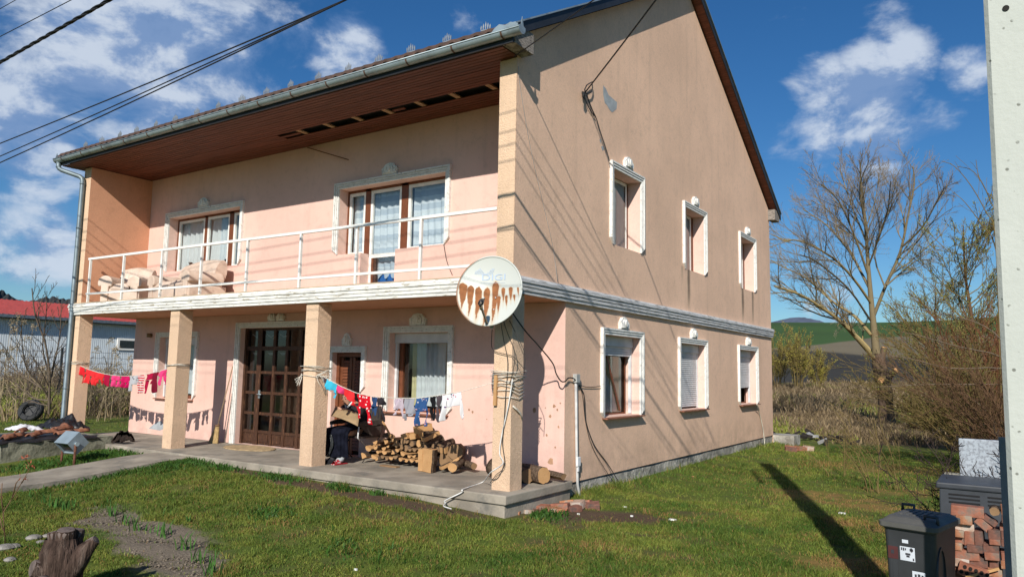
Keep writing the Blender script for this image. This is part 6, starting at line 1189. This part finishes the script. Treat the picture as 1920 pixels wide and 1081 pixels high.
for ph in (0, 2.1, 4.2): k.tube([(x, y + .014 * cos(x * 9 + ph), z + .014 * sin(x * 9 + ph)) for x, y, z in P], .012, 5)
k.build('power_line', BLKC, label='thick twisted black cable crossing the upper left corner of the sky', cat='power line', group=pl)
cable('power_line', span(onY(134, 0, -4.6), onY(0, 69, -4.6), .001, 5.5, -40), .005, 'thin wire just above the thick twisted cable in the upper left', group=pl, sm=False, cat='power line')
cable('power_line', span(onY(30, 0, -4.9), onY(0, 17, -4.9), .001, 5.5, -40), .004, 'thin wire in the extreme upper left corner of the sky', group=pl, sm=False, cat='power line')
for i, z in enumerate((5.126, 4.85, 4.66, 4.433)):
    cable('power_line', span((1.55, -4.2, z + 2.66), (-8, -4.2, z + 2.30), .001, 5.4, -40), .0075, 'overhead wire above the top of the photo whose shadow crosses the gable', group=pl, sm=False, cat='power line')
# service drop to the gable and its tail
g = lambda px, py, o=.03: tuple(onX(px, py, o))
def straight(p, q, sag, n=14): p, q = np.array(p), np.array(q); return [p + (q - p) * i / n - np.array((0, 0, sag * 4 * (i / n) * (1 - i / n))) for i in range(n + 1)]
cable('service_cable', straight(g(1098, 172, .06), (5.35, -3.2, 6.5), .05), .012, 'black service cable running from the gable hook up out of the picture', sm=False)
k = MB(); k.tube([g(1098, 172, .0), g(1094, 176, .08), g(1093, 182, .09), g(1097, 186, .06)], .016, 6); k.tube([g(1092, 172, .0), g(1092, 176, .06), g(1096, 180, .07)], .012, 6)
for pts in ([(1110, 153), (1111, 165), (1108, 173), (1101, 176), (1094, 173)], [(1108, 155), (1100, 160), (1096, 168), (1098, 173)]): k.tube([g(*p, .05) for p in pts], .010, 5)
k.build('cable_hook', BLKC, label='black cable hook and loop fixed on the gable below the verge', cat='cable hook')
cable('wall_cable', [g(1094, 178), g(1103, 200), g(1112, 214), g(1118, 222), g(1125, 245), g(1135, 275), g(1143, 302, .06)], .008, 'thin black cable running down the gable from the hook to the upper window')
cable('wall_cable', [g(1100, 178), g(1105, 192), g(1110, 205), g(1117, 220)], .011, 'short doubled cable beside the bare grey patch on the gable')
cable('corner_cable', straight((.0, -.08, 5.86), (5.5, -3.12, 5.75), .04), .008, 'thin cable running from the eaves corner up out of the picture', sm=False)
cable('wall_cable', [(.012, .02, 5.75), (.012, .06, 5.5), (.014, .35, 4.7), (.012, .75, 3.9), (.012, 1.0, 3.4), (.05, 1.1, 2.86)], .004, 'faint thin wire down the gable behind the corner', MROPEB)
cable('dish_cable', [onY(960, 585, -.1), onX(985, 620, .05), onX(1010, 648, .04), onX(1036, 680, .03), onX(1043, 700, .04), onX(1052, 714, .04), onX(1060, 714, .04), onX(1066, 708, .04), onX(1075, 709, .05), onX(1082, 716, .05)], .010, 'thick black cable from the dish to the small box on the gable')
for i, (pts, lab) in enumerate([([(942, 595), (952, 625), (965, 660), (962, 695), (955, 720)], 'dark cable hanging from the dish bracket on the front of the corner pillar'), ([(925, 600), (922, 630), (924, 655), (945, 663), (962, 668), (982, 690)], 'looped thin cable hanging under the dish before the corner pillar'), ([(938, 598), (945, 640), (952, 680), (948, 740), (945, 790), (942, 830), (946, 872), (930, 890), (919, 905)], 'thin dark wire running down the corner pillar'), ([(955, 600), (975, 640), (984, 665), (983, 700)], 'dark cable hanging at the right edge of the corner pillar')]):
    cable('hanging_cable', [tuple(onY(*p, -.035)) for p in pts], .005, lab, plain('old_cable_%d' % i, (.04, .035, .03), .7))
cable('white_cable', [onY(961, 710, -.05), onY(953, 760, -.035), onY(940, 820, -.03), onY(937, 850, -.03), onY(943, 868, -.05), onY(920, 885, -.2), onZ(905, 903, .014), *[(*(lambda q, y: (q[0], min(q[1], y)))(onZ(px_, py_, z_), y_), z_) for px_, py_, z_, y_ in ((894, 911, .016, -.30), (886, 918, -.02, -.335), (874, 929, -.15, -.345), (850, 939, -.175, -.38), (832, 948, -.185, -.42), (846, 953, -.19, -.5))]], .009, 'white cable running from the corner pillar down onto the lawn', plain('white_cable_sheath', (.70, .69, .66), .5))
k = MB()
for j in range(6): z = 1.24 + j * .045; k.tube([(-.305, -.015, z), (-.15, -.025, z + random.uniform(-.03, .05)), (.012, -.015, z + random.uniform(-.04, .05)), (.018, .15, z - .05 * random.random()), (.012, .3, z)], .006, 5)
k.tube([(.02, .02, 1.1), (.03, .1, 1.05), (.02, .2, 1.0), (.02, .25, .92)], .012, 6)
k.build('rope_coil', MROPE, label='tangle of pale rope and wire wound round the corner pillar', cat='rope')
ct = thing('cable_conduit', (.03, 1.77, -.35), 'grey plastic conduit with a small junction box running down the gable into the lawn', 'conduit'); k = MB(); k.tube([(.035, 1.70, 1.45), (.035, 1.75, .3), (.035, 1.78, -.1), (.05, 1.86, -.38)], .022, 8); k.build('pipe', plain('grey_pvc', (.50, .50, .49), .5), ct)
k = MB(); k.box((.002, 1.66, 1.40), (.075, 1.77, 1.53)); k.build('junction_box', plain('grey_box', (.42, .43, .41), .5), ct, bevel=.008); k = MB(); k.box((.04, 1.71, .16), (.075, 1.81, .30)); k.box((.05, 1.73, .08), (.07, 1.78, .18)); k.build('tape_wrap', plain('white_tape', (.66, .67, .68), .5), ct, bevel=.02)
cable('lead', [g(1086, 722), g(1095, 740, .02), g(1097, 770, .02), g(1100, 795, .025), g(1115, 835, .03), g(1140, 870, .04), g(1172, 922, .25)], .008, 'black lead looping from the junction box down the gable to the lawn'); cable('lead', [g(1087, 720), g(1093, 745, .015), g(1098, 790, .02), g(1110, 835, .02), g(1135, 880, .05), g(1160, 916, .12)], .005, 'thinner black lead beside the thick one below the junction box')
cable('lead', [g(1089, 722), g(1100, 725, .02), g(1113, 725, .02), g(1126, 723, .03)], .006, 'short black lead from the junction box to the window'); cable('white_cable', [g(1419, 757, .12), g(1424, 775, .03), g(1430, 800, .025), g(1433, 825, .04), g(1435, 853, .12)], .012, 'cream cable hanging from the far window sill to the grass', plain('cream_cable', (.62, .58, .48), .5))
cable('balcony_cable', [onY(832, 458, 1.41), onY(838, 490, 1.41), onY(848, 515, 1.41)], .006, 'thin dark cable hanging below the right balcony window')
# ---------------------------------------------------------------- trees, shrubs, reeds
class TREE:
    """collects tapering branches as numpy tubes (few sides each) and small leaf faces"""
    def __init__(s, seed): s.r = np.random.default_rng(seed); s.V = []; s.F = []; s.C = []; s.n = 0; s.LV = []; s.LF = []; s.LC = []; s.ln = 0
    def branch(s, P, r0, r1, sides, col):
        P = np.asarray(P, float); k = len(P); T = np.gradient(P, axis=0); T /= np.linalg.norm(T, axis=1)[:, None] + 1e-9
        up = np.where(np.abs(T[:, 2:3]) > .9, np.array([[1., 0, 0]]), np.array([[0, 0, 1.]])); x = np.cross(T, up); x /= np.linalg.norm(x, axis=1)[:, None] + 1e-9
        for i in range(1, k):
            if x[i] @ x[i - 1] < 0: x[i] = -x[i]
        y = np.cross(T, x); R = np.linspace(r0, r1, k)[:, None, None] if not hasattr(r0, '__len__') else np.asarray(r0)[:, None, None]
        a = np.linspace(0, 2 * pi, sides, endpoint=False); ring = P[:, None] + R * (x[:, None] * np.cos(a)[None, :, None] + y[:, None] * np.sin(a)[None, :, None]); s.V.append(ring.reshape(-1, 3))
        i = np.arange(k - 1)[:, None] * sides; j = np.arange(sides)[None]; jn = (j + 1) % sides; s.F.append((np.stack([i + j, i + jn, i + sides + jn, i + sides + j], -1)).reshape(-1, 4) + s.n); s.n += k * sides
        s.C.append(np.tile(np.asarray(col) * s.r.uniform(.8, 1.2), (k * sides, 1)))
    def leaves(s, P, size, col, n):
        m = len(P) * n; c = np.repeat(P, n, 0) + s.r.normal(0, size * 1.2, (m, 3)); a = s.r.normal(0, 1, (m, 3)); a /= np.linalg.norm(a, axis=1)[:, None]; b = np.cross(a, s.r.normal(0, 1, (m, 3))); b /= np.linalg.norm(b, axis=1)[:, None] + 1e-9; z = size * s.r.uniform(.5, 1.2, (m, 1))
        V = np.stack([c - a * z, c + b * z * .45, c + a * z, c - b * z * .45], 1); s.LV.append(V.reshape(-1, 3)); s.LF.append(np.arange(m * 4).reshape(-1, 4) + s.ln); s.ln += m * 4; s.LC.append(np.repeat(np.asarray(col) * s.r.uniform(.6, 1.35, (m, 1)), 4, 0))
    def grow(s, P, r0, depth, nchild, lenf, ang, up, col, twigcol, sides=5, rmin=.006, leaf=None, start=.2, wob=.08, lg_=1.0, nf=.62):
        """P: polyline of this branch; children leave along it"""
        P = np.asarray(P, float); L = np.linalg.norm(np.diff(P, axis=0), axis=1).sum(); s.branch(P, r0, max(rmin, r0 * .35), sides, col)
        if depth == 0:
            if leaf: s.leaves(P[1:], leaf[0], leaf[1], leaf[2])
            return
        cum = np.concatenate([[0], np.cumsum(np.linalg.norm(np.diff(P, axis=0), axis=1))])
        for i in range(nchild):
            t = start + (1 - start) * (i + s.r.uniform(0, 1)) / nchild; d = t * L; k = min(np.searchsorted(cum, d, 'right') - 1, len(P) - 2); f = (d - cum[k]) / (cum[k + 1] - cum[k] + 1e-9); p = P[k] * (1 - f) + P[k + 1] * f; T = P[k + 1] - P[k]; T = T / (np.linalg.norm(T) + 1e-9)
            q = s.r.normal(0, 1, 3); q -= T * (q @ T); q /= np.linalg.norm(q) + 1e-9; a = ang * s.r.uniform(.6, 1.3); D = T * cos(a) + q * sin(a); D[2] += up * s.r.uniform(.4, 1.4); D /= np.linalg.norm(D)
            l = L * lenf * (1.15 - .65 * t) * s.r.uniform(.6, 1.25); n = 4 if depth > 1 else 3; pts = [p]
            for j in range(n): D = D + s.r.normal(0, wob, 3); D[2] += up * .25; D /= np.linalg.norm(D); pts.append(pts[-1] + D * l / n)
            s.grow(pts, max(rmin, r0 * .46 * (1.1 - .6 * t)), depth - 1, max(2, int(nchild * nf)), lenf * lg_, ang, up, twigcol if depth < 3 else col, twigcol, 3 if depth < 3 else 4, rmin, leaf, .15, wob, lg_, nf)
    def build(s, name, B, label, catg, group=None, wood='branches', m=None, lm=None, foliage='foliage', parent=None):
        o = parent or thing(name, B, label, catg, group); raw_mesh(wood, np.concatenate(s.V), np.concatenate(s.F), m or MWOOD, o, B, np.concatenate(s.C), smooth=True).location = (0, 0, 0)
        if s.LV: raw_mesh(foliage, np.concatenate(s.LV), np.concatenate(s.LF), lm or MGRASS, o, B, np.concatenate(s.LC)).location = (0, 0, 0)
        return o
MWOOD = attr_mat('bark_colour', .9, .25, 9, .5, 25, .02, spec=.15)
def pxline(pts, d0, d1=None, jit=0):
    n = len(pts); return [at(px, py, d0 + ((d1 if d1 is not None else d0) - d0) * i / max(1, n - 1)) for i, (px, py) in enumerate(pts)]
def smooth(P, k=3):
    P = [np.asarray(p, float) for p in P]; E = [2 * P[0] - P[1]] + P + [2 * P[-1] - P[-2]]; Q = []
    for i in range(1, len(E) - 2):
        for j in range(k): t = j / k; Q.append(.5 * ((2 * E[i]) + (-E[i - 1] + E[i + 1]) * t + (2 * E[i - 1] - 5 * E[i] + 4 * E[i + 1] - E[i + 2]) * t * t + (-E[i - 1] + 3 * E[i] - 3 * E[i + 1] + E[i + 2]) * t ** 3))
    return Q + [P[-1]]
def build_willow():
    D = 31.0; B = at(1662, 782, D); B[2] = float(gz(B[0], B[1])) - .1; t = TREE(4); col = np.array((.19, .15, .085)); yel = np.array((.29, .22, .10)); tw = np.array((.27, .215, .15)); k = D / FPX
    o = thing('willow_tree', B, 'tall bare willow with sawn-off lower limbs standing right of the house', 'tree')
    tr = TREE(5); P = smooth([B, at(1660, 745, D), at(1656, 715, D), at(1650, 690, D), at(1643, 662, D)]); n = len(P); R = np.interp(np.linspace(0, 1, n), [0, .1, .45, .65, 1], [17, 13.5, 13, 14.5, 9]) * k * (1 + .06 * np.sin(np.arange(n) * 2.1)); tr.branch(P, R, 0, 14, (.125, .085, .058))
    P2 = smooth([at(1643, 662, D), at(1639, 620, D), at(1634, 570, D), at(1628, 500, D), at(1623, 420, D), at(1615, 350, D), at(1612, 300, D)]); tr.branch(P2, np.interp(np.linspace(0, 1, len(P2)), [0, .2, .5, 1], [7.5, 5.8, 3.6, .8]) * k, 0, 10, col)
    for (a, b, r, dz) in (((1650, 688), (1658, 652), 5.5, .1), ((1664, 708), (1680, 694), 5, -.3), ((1652, 722), (1651, 712), 6.5, -.9), ((1666, 715), (1672, 697), 4, .2)):
        p, q = at(*a, D), at(*b, D + dz); tr.branch([p, (p + q) / 2, q], r * k * 1.1, r * k, 10, (.13, .09, .06)); kk = MB(); d_ = Vector(q - p).normalized(); kk.tube([Vector(q) - d_ * .02, Vector(q) + d_ * .03], r * k * .95, 12); kk.build('cut_face', plain('fresh_cut_orange', (.62, .33, .14), .8, 0, .2, 6), o)
    tr.build('trunk', B, None, None, wood='trunk', parent=o)
    limbs = [([(1640, 672), (1612, 640), (1577, 603), (1540, 576), (1500, 552), (1452, 536)], 6.0, -3), ([(1642, 668), (1618, 640), (1588, 612), (1560, 590), (1530, 575)], 4, 2), ([(1634, 628), (1602, 592), (1562, 566), (1512, 522), (1462, 497)], 4.6, 3), ([(1633, 568), (1600, 522), (1560, 482), (1502, 452), (1466, 452)], 3.8, -4), ([(1630, 540), (1592, 470), (1550, 422), (1505, 392)], 3.6, 3), ([(1628, 515), (1600, 436), (1572, 376), (1540, 345)], 3.4, -2), ([(1625, 455), (1592, 372), (1575, 315)], 2.8, 2), ([(1620, 410), (1612, 350), (1630, 300)], 2.4, -2),
             ([(1639, 590), (1662, 532), (1688, 472), (1703, 402), (1714, 345), (1712, 312)], 4.6, 2), ([(1692, 462), (1730, 425), (1758, 375), (1772, 350)], 2.6, -3), ([(1662, 535), (1700, 502), (1742, 472)], 2.4, 3), ([(1628, 500), (1650, 440), (1665, 390), (1670, 340)], 2.6, -3), ([(1622, 430), (1640, 380), (1648, 330)], 2., 2), ([(1660, 540), (1640, 480), (1655, 420), (1690, 350)], 2.4, 4), ([(1632, 600), (1590, 540), (1530, 490), (1500, 478)], 3., -5), ([(1626, 470), (1560, 400), (1520, 375)], 2.4, 5)]
    for i, (pts, r, dd) in enumerate(limbs): t.grow(smooth(pxline(pts, D, D + dd)), r * k * .72, 3, 13, .46, .52, .10, yel if i < 4 else col, tw, 6, .0034, None, .2, .10, 1.0, .72)
    t.grow(P2[8:], 3.0 * k, 3, 13, .44, .5, .12, col, tw, 5, .0034, None, .1, .10, 1.0, .72)
    t.build('willow', B, None, None, parent=o, wood='branches')
build_willow()
def shrub(name, B, n, h, spread, lab, cat, seed, col, tw, leaf=None, depth=2, nch=7, group=None, lean=(0, 0), r0=.02, rmin=.005, ang=.5, up=.1, base=.25):
    t = TREE(seed); B = np.array(B, float); B[2] = float(gz(B[0], B[1]))
    for i in range(n):
        a = t.r.uniform(0, 2 * pi); d = t.r.uniform(.1, 1); s0 = B + np.array((cos(a), sin(a), 0)) * base * t.r.uniform(0, 1); s0[2] = float(gz(s0[0], s0[1])) - .03; hh = h * t.r.uniform(.55, 1.05); P = [s0 + np.array(((cos(a) * d * spread + lean[0]) * f ** 1.5, (sin(a) * d * spread + lean[1]) * f ** 1.5, hh * (f - .18 * f * f * d))) + t.r.normal(0, .03 * h, 3) * f for f in np.linspace(0, 1, 6)]
        t.grow(P, r0 * t.r.uniform(.6, 1.2), depth, nch, .38, ang, up, col, tw, 4, rmin, leaf, .25, .14)
    return t.build(name, B, lab, cat, group)
YG = np.array((.22, .22, .045)); BR = np.array((.13, .075, .042)); OL = np.array((.17, .125, .05)); RB = np.array((.17, .075, .038)); GT = np.array((.13, .10, .075))
# yellow-green trees
def ytree(B, h, w, lab, seed, leafn, sz, dep=3, n=13, lsz=.05, col=YG):
    t = TREE(seed); B = np.array(B, float); B[2] = float(gz(B[0], B[1])); top = B + np.array((.1 * h * t.r.normal() * .3, 0, h)); tr = TREE(seed + 50); P = smooth([B, B * .6 + top * .4 + t.r.normal(0, .02 * h, 3), B * .25 + top * .75, top]); tr.branch(P, np.interp(np.linspace(0, 1, len(P)), [0, 1], [sz, sz * .15]), 0, 8, BR)
    o = thing('tree', B, lab, 'tree'); tr.build('t', B, None, None, wood='trunk', parent=o)
    for i in range(n):
        f = .12 + .8 * i / n; p = P[0] * (1 - f) + P[-1] * f; a = t.r.uniform(0, 6.28); l = w * (1 - .55 * f) * t.r.uniform(.7, 1.1); d = np.array((cos(a), sin(a), .75)); pts = [p + d * l * g + np.array((0, 0, .3 * l * g * g)) + t.r.normal(0, .03 * l, 3) for g in (0, .3, .65, 1)]
        t.grow(pts, sz * .38 * (1 - .6 * f), dep - 1, 9, .4, .55, .12, OL, OL, 4, .006 * h / 6, (lsz, col, leafn), .2, .12)
    return t.build('t', B, None, None, parent=o, foliage='foliage')
ytree(at(1822, 760, 22), 6.6, 2.3, 'tall thin tree with yellow-green spring buds beside the concrete pole', 11, 2, .085, 3, 46, .026, np.array((.30, .31, .07)))
ytree(at(1752, 740, 27), 5.4, 2.2, 'smaller budding tree left of the tall yellow-green tree', 17, 1, .06, 3, 34, .028, np.array((.26, .25, .06)))
for (px, D, h, n, sp, sd, lab, k) in ((1497, 62, 5.4, 16, 1.3, 13, 'small yellow-green willow in the field just beyond the house corner', 1.1), (1460, 66, 4.6, 14, 1.3, 14, 'pale budding bush half hidden by the far house corner', 1.0), (1534, 64, 3.6, 12, 1.2, 15, 'low budding bush right of the small field willow', .95)):
    shrub('bush', at(px, 722, D), n, h, sp, lab, 'bush', sd, OL, OL * 1.1, (.05, np.array((.42, .37, .07)) * k, 1), 2, 13, None, (0, 0), .03, .010, .45, .16, .5)
# the thicket on the right: each bush its own object
th = [(5.5, 7.5, 26, 2.6, 1.6, 'brown leafless bush nearest the concrete pole', BR, None, (-.5, 0)), (4.9, 10.5, 30, 3.0, 1.8, 'tangled brown bush with tiny buds behind the mottled white panel', OL, (.022, YG * .7, 1), (-.7, 0)), (5.2, 13.5, 30, 3.6, 1.9, 'reddish brown bush in the middle of the thicket', RB, None, (-.3, 0)), (4.3, 15.5, 20, 1.6, 1.1, 'low olive bush at the left edge of the thicket', OL, (.022, YG * .7, 1), (-.5, 0)), (5.9, 17, 28, 4.4, 2.0, 'tall rusty bush at the back of the thicket', RB, (.03, RB, 1), (0, 0)), (4.4, 20, 20, 2.4, 1.3, 'grey brown bush right of the foot of the pruned willow', GT, None, (-.1, 0)), (3.0, 21.5, 12, .9, .8, 'low twiggy bush at the foot of the pruned willow', BR, None, (-.1, 0)), (5.1, 23, 24, 4.2, 2.2, 'dense brown bush right of the pruned willow', OL, (.03, YG * .7, 1), (0, 0))]
for i, (x, y, n, h, sp, lab, c, lf, ln) in enumerate(th): shrub('bush', (x, y, 0), n, h, sp, lab, 'bush', 30 + i, c, c * .95, lf, 2, 11, 'bushes of the thicket on the right', ln, .015, .003 + .00014 * y)
for i, (px, py, Y, h, n, lab) in enumerate([(1560, 900, 6.2, 1.1, 4, 'thin bare sapling shoots left of the wheelie bin'), (1640, 935, 3.4, 1.7, 7, 'tall thin bare shoots standing right behind the wheelie bin'), (1690, 930, 3.0, 1.5, 6, 'thin bare shoots beside the compost bin')]):
    q = onZ(px, py, -.45); shrub('sapling', (q[0], Y if False else q[1], 0), n, h, .55, lab, 'sapling', 60 + i, OL, OL, (.014, YG * .6, 1), 1, 7, 'thin shoots on the lawn', (-.25, 0), .009, .0035)
# long arching canes out of the thicket
t = TREE(70); B = np.array((5.3, 9.0, float(gz(5.3, 9.0))))
for pts in ([(1866, 440), (1850, 400), (1822, 350), (1790, 312), (1765, 302)], [(1868, 420), (1858, 380), (1840, 340), (1820, 318), (1795, 312)], [(1868, 470), (1840, 420), (1810, 380), (1790, 362)], [(1868, 400), (1850, 360), (1835, 330), (1830, 300)]):
    P = smooth([B] + pxline([(1874, 640)] + pts, 16, 17)); t.grow(P, .016, 1, 9, .10, .5, .05, OL, OL, 4, .004, None, .45)
for pts in ([(1880, 640), (1820, 600), (1720, 580), (1660, 565)], [(1880, 670), (1800, 650), (1720, 628), (1690, 622)], [(1880, 800), (1840, 760), (1800, 735)], [(1880, 690), (1780, 690), (1700, 670), (1640, 668)], [(1880, 720), (1750, 720), (1640, 725)]):
    P = smooth([B] + pxline([(1900, 720)] + pts, 14, 15)); t.grow(P, .014, 1, 8, .10, .5, .03, GT * 1.3, GT, 4, .004, None, .3)
t.build('cane_bush', B, 'long pale arching canes reaching over the thicket from the right', 'bush')
# tangle over the compost bin
shrub('bramble', (5.35, .95, 0), 22, 1.5, .75, 'dark leafless bramble tangled over the mottled white panel', 'bramble', 71, np.array((.05, .035, .03)), np.array((.05, .035, .03)), None, 2, 10, None, (-.15, 0), .009, .0035, .8, 0.)
# left: bare shrub and reeds before the warehouse
def lshrub():
    B = at(92, 770, 19.5); B[2] = float(gz(B[0], B[1])); t = TREE(80); D = 19.5
    for pts, r in (([(92, 775), (93, 730), (92, 690), (84, 640), (66, 590), (60, 540)], 2.6), ([(92, 745), (75, 720), (50, 690), (42, 650), (40, 600)], 1.8), ([(90, 735), (60, 715), (25, 690), (5, 650)], 1.6), ([(93, 720), (102, 680), (112, 630), (115, 570)], 1.8), ([(92, 750), (60, 745), (25, 715), (0, 705)], 1.5), ([(91, 700), (80, 650), (86, 600), (88, 545)], 1.5), ([(93, 760), (110, 720), (118, 680)], 1.4), ([(90, 760), (70, 755), (40, 745), (10, 740)], 1.3)):
        t.grow(smooth(pxline(pts, D, D + random.uniform(-1, 1))), r * D / FPX, 2, 9, .32, .55, .1, GT, GT, 5, .0055, None, .2, .12)
    t.build('bare_shrub', B, 'bare grey many-branched shrub standing before the warehouse', 'shrub')
lshrub()
for i, (px, py, D, h, n, lab) in enumerate([(30, 745, 24, 2.2, 16, 'low tangled bare bush at the far left before the warehouse'), (185, 720, 24, 1.7, 18, 'low bare bush seen between the two left pillars'), (150, 715, 27, 2.0, 12, 'bare bush behind the leftmost pillar')]):
    q = at(px, py, D); shrub('bush', q, n, h, 1.6, lab, 'bush', 90 + i, GT * 1.2, GT * 1.2, None, 2, 7, 'bushes before the warehouse', (0, 0), .014, .006, .7, .02)
def reeds():
    R = np.array((.34, .27, .17))
    spots = [(8, 620, 20, 2.6), (24, 605, 22, 2.9), (42, 612, 21, 3.0), (58, 640, 23, 2.6), (172, 642, 23, 2.6), (195, 635, 22, 2.7), (213, 645, 24, 2.7), (228, 690, 23, 2.1), (205, 700, 22, 2.2), (100, 660, 24, 2.4), (15, 660, 21, 2.2), (75, 672, 22, 2.2), (182, 690, 25, 2.2), (238, 660, 25, 2.5)]
    for i, (px, py, D, h) in enumerate(spots):
        t = TREE(200 + i); q = at(px - 6, 720, D); B = np.array((q[0], q[1], float(gz(q[0], q[1])))); top = at(px, py, D)
        for j in range(2):
            B2 = B + t.r.normal(0, .12, 3) * (1, 1, 0); T2 = top + t.r.normal(0, .15, 3) * (1, 1, 1.4) - np.array((0, 0, .4 * j)); d = T2 - B2; P = [B2 + d * f + np.array((.12 * f * f, 0, -.06 * f * f)) for f in np.linspace(0, 1, 6)]; t.branch(P, .009, .005, 4, R)
            for m in range(4): f = .25 + .15 * m; p = P[0] + d * f; a = t.r.uniform(0, 6.28); t.branch([p, p + np.array((cos(a) * .2, sin(a) * .2, .22)), p + np.array((cos(a) * .45, sin(a) * .45, .15))], .014, .003, 3, R * .9)
            e = P[-1]; pl = np.stack([e + np.array((.10 * f + .05 * f * f, 0, .22 * f - .20 * f * f)) for f in np.linspace(-.2, 1.2, 9)]); t.leaves(pl, .032, R * 1.1, 7)
        t.build('reed', B, 'dry reed with a drooping feathery head before the grey warehouse', 'reed', 'dry reeds before the warehouse', 'stalk', None, None, 'plume')
reeds()
